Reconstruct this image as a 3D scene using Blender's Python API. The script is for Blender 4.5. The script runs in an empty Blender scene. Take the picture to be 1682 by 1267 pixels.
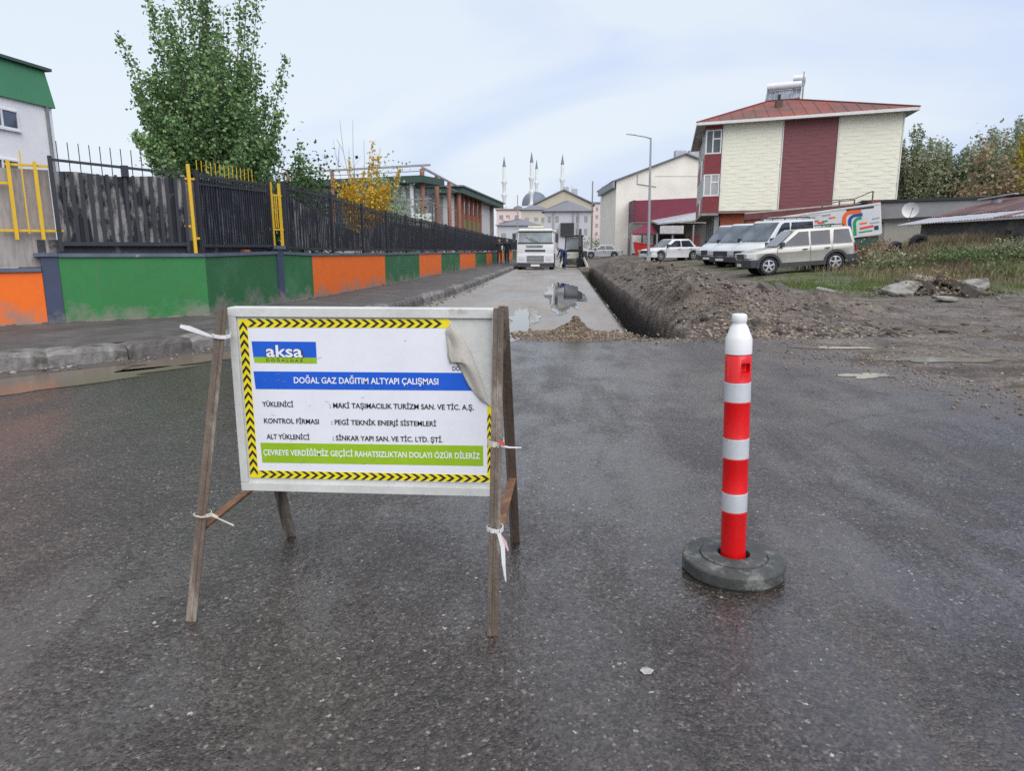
import bpy, bmesh, math, random
import numpy as np
from mathutils import Vector, Matrix, noise
R = math.radians
random.seed(11)
rng = np.random.default_rng(5)
scene = bpy.context.scene
COL = scene.collection

# ------------------------------------------------------------------ camera, sky, sun, exposure
cam_d = bpy.data.cameras.new('camera')
cam_d.sensor_fit = 'HORIZONTAL'; cam_d.sensor_width = 36.0; cam_d.lens = 36.0 * 1150 / 1682
cam_d.clip_start = 0.05; cam_d.clip_end = 6000
cam = bpy.data.objects.new('camera', cam_d); COL.objects.link(cam)
cam.location = (0, 0, 1.35); cam.rotation_euler = (R(90 - 11.19), 0, R(4.1))
scene.camera = cam

SUN_EL, SUN_AZ = 46, 28
world = bpy.data.worlds.new('World'); scene.world = world; world.use_nodes = True
nt = world.node_tree; nt.nodes.clear()
out = nt.nodes.new('ShaderNodeOutputWorld')
sky = nt.nodes.new('ShaderNodeTexSky'); sky.sky_type = 'NISHITA'; sky.sun_disc = False
sky.sun_elevation = R(SUN_EL); sky.sun_rotation = R(180 - SUN_AZ); sky.air_density = 1.3; sky.dust_density = 2.0
bg1 = nt.nodes.new('ShaderNodeBackground'); bg1.inputs[1].default_value = 0.065
nt.links.new(sky.outputs[0], bg1.inputs[0])
tc = nt.nodes.new('ShaderNodeTexCoord')
mp = nt.nodes.new('ShaderNodeMapping'); mp.inputs['Scale'].default_value = (1.0, 1.0, 3.2); mp.inputs['Rotation'].default_value = (0, R(14), R(30))
nt.links.new(tc.outputs['Generated'], mp.inputs[0])
nz = nt.nodes.new('ShaderNodeTexNoise'); nz.inputs['Scale'].default_value = 1.5; nz.inputs['Detail'].default_value = 5; nz.inputs['Roughness'].default_value = 0.48
nz.inputs['Distortion'].default_value = 0.6
nt.links.new(mp.outputs[0], nz.inputs['Vector'])
rmp = nt.nodes.new('ShaderNodeValToRGB')
rmp.color_ramp.elements[0].position = 0.36; rmp.color_ramp.elements[0].color = (0.55, 0.672, 1.0, 1)
rmp.color_ramp.elements[1].position = 0.62; rmp.color_ramp.elements[1].color = (0.83, 0.905, 1.0, 1)
sxyz = nt.nodes.new('ShaderNodeSeparateXYZ'); nt.links.new(tc.outputs['Generated'], sxyz.inputs[0])
def wmath(op, a, b):
    n = nt.nodes.new('ShaderNodeMath'); n.operation = op
    for i, v in ((0, a), (1, b)):
        if isinstance(v, float): n.inputs[i].default_value = v
        else: nt.links.new(v, n.inputs[i])
    return n.outputs[0]
# the cloud veil is a little thicker to the left and overhead, thinner to the right
veil = wmath('ADD', nz.outputs[0], wmath('ADD', wmath('MULTIPLY', sxyz.outputs[0], -.30), wmath('MULTIPLY', sxyz.outputs[2], .16)))
nt.links.new(veil, rmp.inputs[0])
bg2 = nt.nodes.new('ShaderNodeBackground'); bg2.inputs[1].default_value = 0.60
nt.links.new(rmp.outputs[0], bg2.inputs[0])
mix = nt.nodes.new('ShaderNodeMixShader'); mix.inputs[0].default_value = 0.84
nt.links.new(bg1.outputs[0], mix.inputs[1]); nt.links.new(bg2.outputs[0], mix.inputs[2])
nt.links.new(mix.outputs[0], out.inputs[0])

sun_d = bpy.data.lights.new('sun', 'SUN'); sun_d.energy = 1.5; sun_d.angle = R(65); sun_d.color = (1.0, 0.965, 0.92)
sun = bpy.data.objects.new('sun', sun_d); COL.objects.link(sun)
sun.rotation_euler = (R(90 - SUN_EL), 0, R(SUN_AZ)); sun.location = (0, 0, 40)
scene.view_settings.view_transform = 'Standard'; scene.view_settings.look = 'None'
scene.view_settings.exposure = 0.80; scene.view_settings.gamma = 1.0; scene.view_settings.use_curve_mapping = False
scene.render.engine = 'CYCLES'
scene.cycles.use_denoising = False
scene.cycles.max_bounces = 4; scene.cycles.diffuse_bounces = 3; scene.cycles.glossy_bounces = 2
scene.cycles.transmission_bounces = 3; scene.cycles.transparent_max_bounces = 6
scene.cycles.caustics_reflective = False; scene.cycles.caustics_refractive = False

# ------------------------------------------------------------------ helpers
def lin(v):
    v /= 255.0
    return v / 12.92 if v <= 0.04045 else ((v + 0.055) / 1.055) ** 2.4
def S(r, g, b, k=1.0):
    return (min(lin(r) * k, .92), min(lin(g) * k, .92), min(lin(b) * k, .92))
MATS = {}
class NT:
    """small node-tree helper"""
    def __init__(s, name):
        s.m = bpy.data.materials.new(name); s.m.use_nodes = True
        s.t = s.m.node_tree; s.b = s.t.nodes['Principled BSDF']; s.out = s.t.nodes['Material Output']
        s._tc = None
    def n(s, kind, **kw):
        o = s.t.nodes.new(kind)
        for k, v in kw.items():
            if k.startswith('_'):
                setattr(o, k[1:], v)
            else:
                o.inputs[k].default_value = v
        return o
    def l(s, a, b): s.t.links.new(a, b)
    def co(s, which='Object'):
        if s._tc is None: s._tc = s.n('ShaderNodeTexCoord')
        return s._tc.outputs[which]
    def noise(s, scale, detail=3, rough=.55, vec=None, stretch=None, dist=0):
        o = s.n('ShaderNodeTexNoise', Scale=scale, Detail=detail, Roughness=rough, Distortion=dist)
        v = vec or s.co()
        if stretch:
            m = s.n('ShaderNodeMapping', Scale=stretch); s.l(v, m.inputs[0]); v = m.outputs[0]
        s.l(v, o.inputs['Vector']); return o.outputs[0]
    def ramp(s, fac, stops):
        o = s.n('ShaderNodeValToRGB'); e = o.color_ramp.elements
        while len(e) < len(stops): e.new(0.5)
        for i, (p, c) in enumerate(stops):
            e[i].position = p; e[i].color = (c[0], c[1], c[2], 1) if not isinstance(c, (int, float)) else (c, c, c, 1)
        s.l(fac, o.inputs[0]); return o.outputs[0]
    def mix(s, fac, a, b, blend='MIX'):
        o = s.n('ShaderNodeMix', _data_type='RGBA', _blend_type=blend)
        for idx, val in ((0, fac), (6, a), (7, b)):
            if hasattr(val, 'is_output') or hasattr(val, 'links'): s.l(val, o.inputs[idx])
            elif isinstance(val, (int, float)): o.inputs[idx].default_value = val if idx == 0 else (val, val, val, 1)
            else: o.inputs[idx].default_value = (val[0], val[1], val[2], 1)
        return o.outputs[2]
    def math(s, op, a, b=0.0, clamp=False):
        o = s.n('ShaderNodeMath', _operation=op, _use_clamp=clamp)
        for i, v in ((0, a), (1, b)):
            if isinstance(v, (int, float)): o.inputs[i].default_value = v
            else: s.l(v, o.inputs[i])
        return o.outputs[0]
    def bump(s, h, strength=.3, dist=.01):
        o = s.n('ShaderNodeBump', Strength=strength, Distance=dist); s.l(h, o.inputs['Height']); s.l(o.outputs[0], s.b.inputs['Normal'])
    def set(s, **kw):
        for k, v in kw.items():
            k = k.replace('_', ' ')
            if isinstance(v, (int, float)): s.b.inputs[k].default_value = v
            elif isinstance(v, tuple): s.b.inputs[k].default_value = (v[0], v[1], v[2], 1)
            else: s.l(v, s.b.inputs[k])

def pm(name, col, rough=.6, var=.14, sc=3.0, metal=0., bump=0., bsc=40., spec=.5, col2=None, thr=.6, sc2=2.5, stretch=None, isl=0., coat=0., world=False, soft=.06):
    """painted / plain surface: colour, grain at two scales, optional worn patches of a second colour"""
    if name in MATS: return MATS[name]
    t = NT(name)
    v = None
    if world:
        g = t.n('ShaderNodeNewGeometry'); v = g.outputs['Position']
    a = t.noise(sc, 4, .6, v, stretch); b = t.noise(sc * 9, 2, .6, v, stretch)
    f = t.math('ADD', t.math('MULTIPLY', a, .7), t.math('MULTIPLY', b, .3))
    lo = tuple(c * (1 - 1.7 * var) for c in col); hi = tuple(min(c * (1 + 1.7 * var), .93) for c in col)
    c = t.ramp(f, [(.3, lo), (.7, hi)])
    if isl:
        g2 = t.n('ShaderNodeNewGeometry')
        k = t.math('ADD', t.math('MULTIPLY', g2.outputs['Random Per Island'], 2 * isl), 1 - isl)
        o = t.n('ShaderNodeMix', _data_type='RGBA', _blend_type='MULTIPLY'); o.inputs[0].default_value = 1
        t.l(c, o.inputs[6]); t.l(k, o.inputs[7]); c = o.outputs[2]
    if col2 is not None:
        p = t.noise(sc2, 6, .68, v, stretch)
        msk = t.ramp(p, [(thr - soft, 0.), (thr + soft, 1.)])
        c = t.mix(msk, c, col2)
    rr = t.ramp(a, [(.3, max(rough - .1, .02)), (.7, min(rough + .1, 1.))])
    t.set(Base_Color=c, Roughness=rr, Metallic=metal, Specular_IOR_Level=spec)
    if coat: t.set(Coat_Weight=coat, Coat_Roughness=.06)
    if bump:
        t.bump(t.noise(bsc, 4, .6, v), bump, .01)
    MATS[name] = t.m
    return t.m

def glass(name, col=(.03, .035, .04), rough=.04):
    if name in MATS: return MATS[name]
    t = NT(name); n = t.noise(1.2, 2)
    t.set(Base_Color=t.ramp(n, [(.35, tuple(c * .6 for c in col)), (.65, tuple(c * 1.5 for c in col))]), Roughness=rough, Specular_IOR_Level=.6)
    MATS[name] = t.m; return t.m

def origin_of(o):
    v = Vector((0, 0, 0))
    while o is not None:
        v = v + o.location; o = o.parent
    return v

class MB:
    def __init__(s): s.v = []; s.f = []; s.mi = []; s.cur = 0
    def add(s, vs, fs):
        n = len(s.v); s.v += [tuple(p) for p in vs]; s.f += [tuple(i + n for i in q) for q in fs]; s.mi += [s.cur] * len(fs); return s
    def box(s, x0, x1, y0, y1, z0, z1):
        return s.add([(x0, y0, z0), (x1, y0, z0), (x1, y1, z0), (x0, y1, z0), (x0, y0, z1), (x1, y0, z1), (x1, y1, z1), (x0, y1, z1)],
                     [(0, 3, 2, 1), (4, 5, 6, 7), (0, 1, 5, 4), (1, 2, 6, 5), (2, 3, 7, 6), (3, 0, 4, 7)])
    def bar(s, p0, p1, w, d=None, up=(0, 0, 1)):
        """rectangular bar from p0 to p1; w across, d along 'up'"""
        d = d or w
        p0 = Vector(p0); p1 = Vector(p1); a = (p1 - p0).normalized(); u = Vector(up)
        if abs(a.dot(u)) > .98: u = Vector((0, 1, 0))
        x = a.cross(u).normalized(); y = x.cross(a).normalized()
        x = x * w / 2; y = y * d / 2
        return s.add([p0 - x - y, p0 + x - y, p0 + x + y, p0 - x + y, p1 - x - y, p1 + x - y, p1 + x + y, p1 - x + y],
                     [(0, 3, 2, 1), (4, 5, 6, 7), (0, 1, 5, 4), (1, 2, 6, 5), (2, 3, 7, 6), (3, 0, 4, 7)])
    def tube(s, p0, p1, r0, r1=None, n=8, caps=True):
        r1 = r0 if r1 is None else r1
        p0 = Vector(p0); p1 = Vector(p1); a = (p1 - p0).normalized(); u = Vector((0, 0, 1)) if abs(a.z) < .9 else Vector((1, 0, 0))
        x = a.cross(u).normalized(); y = a.cross(x).normalized()
        vs = []
        for p, r in ((p0, r0), (p1, r1)):
            for k in range(n):
                t = 2 * math.pi * k / n; vs.append(p + x * (r * math.cos(t)) + y * (r * math.sin(t)))
        fs = [(k, k + n, (k + 1) % n + n, (k + 1) % n) for k in range(n)]
        if caps: fs += [tuple(range(n)), tuple(range(2 * n - 1, n - 1, -1))]
        return s.add(vs, fs)
    def path(s, pts, r, n=6):
        for i in range(len(pts) - 1):
            ra = r[i] if isinstance(r, (list, tuple)) else r; rb = r[i + 1] if isinstance(r, (list, tuple)) else r
            s.tube(pts[i], pts[i + 1], ra, rb, n)
        return s
    def lathe(s, prof, n=24, o=(0, 0, 0), axis='z'):
        o = Vector(o); vs = []
        for r, h in prof:
            for k in range(n):
                t = 2 * math.pi * k / n; c, q = r * math.cos(t), r * math.sin(t)
                p = (c, q, h) if axis == 'z' else (c, h, q) if axis == 'y' else (h, c, q)
                vs.append(o + Vector(p))
        m = len(prof); fs = []
        for i in range(m - 1):
            for k in range(n):
                fs.append((i * n + k, i * n + (k + 1) % n, (i + 1) * n + (k + 1) % n, (i + 1) * n + k))
        if prof[0][0] > 1e-6: fs.append(tuple(range(n - 1, -1, -1)))
        if prof[-1][0] > 1e-6: fs.append(tuple((m - 1) * n + k for k in range(n)))
        return s.add(vs, fs)
    def prism(s, pts, d):
        """polygon (3-D points) pushed along vector d"""
        d = Vector(d); n = len(pts); a = [Vector(p) for p in pts]; b = [p + d for p in a]
        return s.add(a + b, [tuple(range(n - 1, -1, -1)), tuple(range(n, 2 * n))] + [(k, (k + 1) % n, (k + 1) % n + n, k + n) for k in range(n)])
    def quad(s, *p): return s.add(p, [tuple(range(len(p)))])
    def mesh(s, name):
        me = bpy.data.meshes.new(name); me.from_pydata(s.v, [], s.f); me.update(); return me
    def build(s, name, mat, parent=None, world=True, smooth=False, bevel=0., seg=2, fix=True):
        off = origin_of(parent) if (world and parent) else Vector((0, 0, 0))
        me = bpy.data.meshes.new(name)
        me.from_pydata([(p[0] - off.x, p[1] - off.y, p[2] - off.z) for p in s.v], [], s.f)
        for i, m in enumerate(mat if isinstance(mat, (list, tuple)) else [mat]): me.materials.append(m)
        me.polygons.foreach_set('material_index', s.mi)
        if fix or bevel:
            b = bmesh.new(); b.from_mesh(me)
            if fix: bmesh.ops.recalc_face_normals(b, faces=b.faces)
            if bevel:
                es = [e for e in b.edges if len(e.link_faces) == 2 and e.calc_face_angle(0) > .5]
                bmesh.ops.bevel(b, geom=es, offset=bevel, segments=seg, profile=.6, affect='EDGES', clamp_overlap=True)
            b.to_mesh(me); b.free()
        if smooth: me.polygons.foreach_set('use_smooth', [True] * len(me.polygons)); 
        if smooth: me.set_sharp_from_angle(angle=R(38))
        me.update()
        o = bpy.data.objects.new(name, me); COL.objects.link(o)
        if parent: o.parent = parent
        return o

def tag(o, label=None, cat=None, group=None, kind=None):
    if label: o['label'] = label
    if cat: o['category'] = cat
    if group: o['group'] = group
    if kind: o['kind'] = kind
    return o
def thing(name, label, cat, loc=(0, 0, 0), rotz=0., group=None):
    o = bpy.data.objects.new(name, None); COL.objects.link(o); o.empty_display_size = .2
    o.location = loc; o.rotation_euler = (0, 0, rotz)
    return tag(o, label, cat, group)
def inst(me, name, parent, loc, rot=(0, 0, 0), scale=(1, 1, 1)):
    o = bpy.data.objects.new(name, me); COL.objects.link(o)
    if parent: o.parent = parent
    o.location = Vector(loc); o.rotation_euler = rot; o.scale = scale
    return o
def copy_tree(o, parent=None):
    c = o.copy(); COL.objects.link(c); c.parent = parent
    for ch in list(o.children): copy_tree(ch, c)
    return c
def evaluated(o):
    """mesh of an object with its modifiers / of a text curve"""
    dg = bpy.context.evaluated_depsgraph_get(); dg.update()
    return bpy.data.meshes.new_from_object(o.evaluated_get(dg))
def npmesh(name, verts, faces, mat, k=4):
    """fast mesh from arrays: faces (N,k)"""
    me = bpy.data.meshes.new(name)
    nv, nf = len(verts), len(faces)
    me.vertices.add(nv); me.vertices.foreach_set('co', np.asarray(verts, np.float32).ravel())
    me.loops.add(nf * k); me.loops.foreach_set('vertex_index', np.asarray(faces, np.int32).ravel())
    me.polygons.add(nf); me.polygons.foreach_set('loop_start', np.arange(nf, dtype=np.int32) * k)
    me.update(calc_edges=True); me.validate()
    if mat: me.materials.append(mat)
    return me
def sm(a, b, x):
    t = max(0., min(1., (x - a) / (b - a))); return t * t * (3 - 2 * t)
def fbm(x, y, z=0., o=4): return noise.fractal(Vector((x, y, z)), 1.0, 2.1, o)

def leaves_mesh(name, pts, size, mat, elong=1.3, droop=.0):
    """diamond leaves with random attitude, one quad each"""
    n = len(pts); pts = np.asarray(pts, float)
    a = rng.normal(size=(n, 3)); a[:, 2] -= droop; a /= np.linalg.norm(a, axis=1)[:, None]
    b = rng.normal(size=(n, 3)); b -= (a * b).sum(1)[:, None] * a; b /= np.linalg.norm(b, axis=1)[:, None]
    s = size * rng.uniform(.65, 1.3, n)[:, None]
    c = np.cross(a, b) * s * .18
    v = np.stack([pts - a * s * elong * .5, pts + b * s * .5 + c, pts + a * s * elong * .5, pts - b * s * .5 + c], 1).reshape(-1, 3)
    return npmesh(name, v, np.arange(n * 4).reshape(-1, 4), mat)
def foliage(name, cols, transl=.3, rough=.55):
    if name in MATS: return MATS[name]
    t = NT(name); g = t.n('ShaderNodeNewGeometry')
    st = [(i / (len(cols) - 1), c) for i, c in enumerate(cols)]
    c = t.ramp(g.outputs['Random Per Island'], st)
    t.set(Base_Color=c, Roughness=rough, Specular_IOR_Level=.35)
    tr = t.n('ShaderNodeBsdfTranslucent'); t.l(c, tr.inputs[0])
    mx = t.n('ShaderNodeMixShader', Fac=transl); t.l(t.b.outputs[0], mx.inputs[1]); t.l(tr.outputs[0], mx.inputs[2]); t.l(mx.outputs[0], t.out.inputs[0])
    MATS[name] = t.m; return t.m
def rocks_mesh(name, pts, sizes, mat, flat=.7):
    """many small angular stones as one mesh"""
    b = bmesh.new(); bmesh.ops.create_icosphere(b, subdivisions=1, radius=1.0)
    bv = np.array([v.co[:] for v in b.verts]); bf = np.array([[v.index for v in f.verts] for f in b.faces]); b.free()
    n = len(pts); V = []; nv = len(bv)
    k = rng.uniform(.62, 1.25, (n, nv, 1)); v = bv[None] * k
    ang = rng.uniform(0, 6.28, n); ca, sa = np.cos(ang), np.sin(ang)
    v[:, :, 2] *= flat; v[:, :, 0] *= rng.uniform(.8, 1.5, (n, 1))
    x = v[:, :, 0] * ca[:, None] - v[:, :, 1] * sa[:, None]; y = v[:, :, 0] * sa[:, None] + v[:, :, 1] * ca[:, None]
    v[:, :, 0], v[:, :, 1] = x, y
    v = v * np.asarray(sizes)[:, None, None] + np.asarray(pts)[:, None, :]
    f = bf[None] + (np.arange(n) * nv)[:, None, None]
    return npmesh(name, v.reshape(-1, 3), f.reshape(-1, 3), mat, 3)

# ------------------------------------------------------------------ ground, roads, trench, spoil
def interp(x, xs, ys): return float(np.interp(x, xs, ys))
def xb(y): return interp(y, [0, 3, 4.5, 6.67, 8.8, 11], [12, 8.2, 5.5, 4.3, 3.9, 3.8]) + .35 * noise.noise(Vector((y * 1.1, 3.1, 0))) + .12 * noise.noise(Vector((y * 4.3, 1.1, 0)))
def yb(x): return interp(x, [0, 1.9, 3.7, 6], [10.6, 10.62, 11.4, 11.6]) + .12 * noise.noise(Vector((x * 1.7, 9.1, 0)))
def lot_z(x, y):
    r = .30 + .055 * (min(x, 11.6) - 8.4) + .03 * max(0, x - 11.6) * 0
    z = max(.05, r) * sm(13, 28, y)
    z += 1.08 * sm(11.3, 16.5, x) * sm(19.5, 30, y) * (1 - .5 * sm(32.5, 36.5, y))
    z += .25 * sm(30, 60, y) * sm(20, 10, x)
    return z
def heap_z(x, y):
    a = .62 * sm(10.9, 14.5, y) * (1 - sm(43, 50, y)) * (1 + .16 * noise.noise(Vector((0, y * .42, 5))))
    xc = 3.15 + .25 * math.sin(y * .3) + .3 * noise.noise(Vector((1, y * .25, 2)))
    w = .95 if x < xc else 1.25
    h = a * math.exp(-((x - xc) / w) ** 2)
    h += .22 * math.exp(-(((x - 2.55) / .8) ** 2 + ((y - 11.9) / .9) ** 2))
    h += .30 * math.exp(-(((x - 4.7) / .9) ** 2 + ((y - 15.0) / 1.6) ** 2))
    h += .20 * math.exp(-(((x - 6.0) / 1.1) ** 2 + ((y - 14.2) / .8) ** 2))
    h += .16 * math.exp(-(((x - 7.4) / .9) ** 2 + ((y - 10.6) / .8) ** 2))
    if h > .02:
        c = noise.noise(Vector((x * 2.2, y * 2.2, 7)))
        h *= 1 + .40 * c
        h += min(h, .3) * .30 * noise.noise(Vector((x * 6, y * 6, 1))) + min(h, .3) * .14 * noise.noise(Vector((x * 15, y * 15, 1)))
    return max(h, 0)
TR0, TR1, TY0, TY1 = 1.08, 1.84, 10.62, 47.0
def trench_r(y): return TR1 + .09 * noise.noise(Vector((y * .6, 0, 3))) + .05 * noise.noise(Vector((y * 2.1, 0, 9)))
LOTP = ((4.55, 8.6, .9, .030), (3.7, 9.7, .6, .012), (5.6, 7.6, .5, .034))
def tz(x, y):
    z = tz0(x, y)
    for px, py, pr, pz in LOTP:
        d = math.hypot((x - px), (y - py) * 3.2) / pr
        if d < 1.8: z += (pz - .006 - z) * (1 - sm(.9, 1.8, d))
    return z
def tz0(x, y):
    s = max(x - xb(y), y - yb(x)) if y < 13 else 2.0
    z = max(-.09, min(.045, s * .045 if s > -.9 else s * .1))
    z += .016 * sm(-1.3, -.2, s) * (noise.noise(Vector((x * 2.6, y * 2.6, 4))) + .6 * noise.noise(Vector((x * 7, y * 7, 2)))) * (1 - sm(.8, 1.6, s))
    z += .020 * sm(.1, .9, s) * (fbm(x * .9, y * .9) + .7 * fbm(x * 4, y * 4, 3))
    z += .05 * sm(.6, 2.5, s) * max(0, fbm(x * .55, y * .8, 8)) * (1 - sm(20, 26, y))
    z += lot_z(x, y) * (sm(4.5, 9, x) * (1 - sm(36, 44, y)) + sm(3, 6, x) * sm(36, 44, y))
    if y > 10.4 and 1.9 < x < 9.5: z += heap_z(x, y) * sm(1.80, 2.3, x)
    if TY0 < y < TY1 and x > TR0 - .02:
        r = trench_r(y) + .05 * noise.noise(Vector((y * 3.3, z * 2, 6)))
        k = (1 - sm(r - .16, r + .06, x)) * sm(TR0 - .02, TR0 + .05, x) * sm(TY0 - .02, TY0 + .12, y) * (1 - sm(TY1 - 2, TY1, y))
        z = z * (1 - k) + k * (-1.2 + .15 * fbm(x * 2, y * 2)) + .07 * fbm(x * 7, y * 3, 4) * (4 * k * (1 - k))
    return z
def make_terrain():
    xs = [1.02, 1.085, 1.13] + list(np.linspace(1.25, 1.7, 6)) + list(np.arange(1.72, 1.99, .025))
    xs += list(np.arange(2.0, 9.0, .085)) + list(np.arange(9.0, 18, .3)) + list(np.arange(18, 40, 1.1)) + [45, 55, 75, 110]
    ys = [-6, -2, 0] + list(np.arange(1, 6, .4)) + list(np.arange(6, 10.5, .13)) + [10.55, 10.61, 10.64, 10.70] + list(np.arange(10.8, 20, .1)) + list(np.arange(20, 34, .2)) + list(np.arange(34, 52, .5)) + list(np.arange(52, 150, 4))
    nx, ny = len(xs), len(ys)
    V = [(x + (.02 * noise.noise(Vector((x * 3, y * 3, 0))) if x < 2 else 0), y, tz(x, y)) for y in ys for x in xs]
    F = [(j * nx + i, j * nx + i + 1, (j + 1) * nx + i + 1, (j + 1) * nx + i) for j in range(ny - 1) for i in range(nx - 1)]
    t = NT('dirt_and_grass')
    g = t.n('ShaderNodeNewGeometry'); pos = g.outputs['Position']
    n1 = t.noise(.7, 5, .6, pos); n2 = t.noise(7, 5, .65, pos); n3 = t.noise(45, 3, .6, pos)
    vo = t.n('ShaderNodeTexVoronoi', Scale=26.0); t.l(pos, vo.inputs['Vector'])
    c = t.ramp(t.math('ADD', t.math('MULTIPLY', n1, .45), t.math('MULTIPLY', n2, .55)),
               [(.30, (.070, .054, .042)), (.45, (.125, .098, .077)), (.55, (.185, .148, .118)), (.68, (.27, .225, .182))])
    st = t.ramp(vo.outputs['Color'], [(.72, 0.), (.85, 1.)])
    c = t.mix(t.math('MULTIPLY', st, .45), c, (.33, .30, .27))
    # clay-brown damp earth, in broad patches
    c = t.mix(t.ramp(t.noise(1.6, 4, .6, pos), [(.48, 0.), (.62, .75)]), c, (.070, .052, .040))
    # grass cover on the lot
    sx = t.n('ShaderNodeSeparateXYZ'); t.l(pos, sx.inputs[0])
    gy = t.ramp(t.math('MULTIPLY', sx.outputs[1], .02), [(.345, 0.), (.40, 1.)])
    gx = t.ramp(t.math('MULTIPLY', sx.outputs[0], .05), [(.33, 0.), (.40, 1.)])
    gm = t.math('MULTIPLY', t.math('MULTIPLY', gx, gy), t.ramp(t.noise(.9, 4, .6, pos), [(.40, 0.), (.56, 1.)]))
    gc = t.ramp(n2, [(.3, (.05, .075, .02)), (.6, (.12, .14, .05)), (.75, (.19, .17, .09))])
    c = t.mix(gm, c, gc)
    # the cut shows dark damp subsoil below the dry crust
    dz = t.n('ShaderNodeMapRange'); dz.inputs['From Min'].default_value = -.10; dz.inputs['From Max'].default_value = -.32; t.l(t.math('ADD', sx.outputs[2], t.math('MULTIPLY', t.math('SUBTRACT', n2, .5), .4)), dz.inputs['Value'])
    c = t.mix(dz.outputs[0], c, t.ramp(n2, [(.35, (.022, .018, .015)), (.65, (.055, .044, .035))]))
    rgh = t.ramp(t.noise(1.1, 4, .6, pos), [(.40, .42), (.55, .9)])
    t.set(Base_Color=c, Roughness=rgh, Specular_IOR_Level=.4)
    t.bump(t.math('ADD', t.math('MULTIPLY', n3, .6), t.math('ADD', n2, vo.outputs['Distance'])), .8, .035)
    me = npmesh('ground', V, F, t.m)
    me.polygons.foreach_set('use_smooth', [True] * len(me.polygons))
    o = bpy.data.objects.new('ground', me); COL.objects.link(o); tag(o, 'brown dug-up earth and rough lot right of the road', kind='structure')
make_terrain()
far_mat = pm('far_ground', (.16, .15, .12), .95, .25, .02, world=True)
_g = MB()
for x0, x1, y0, y1 in ((-2500, .9, -300, 4500), (2.3, 2500, -300, 4500), (.9, 2.3, -300, 10.0), (.9, 2.3, 48.5, 4500)): _g.quad((x0, y0, -.16), (x1, y0, -.16), (x1, y1, -.16), (x0, y1, -.16))
tag(_g.build('terrain', far_mat, fix=False), kind='structure')

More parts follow.
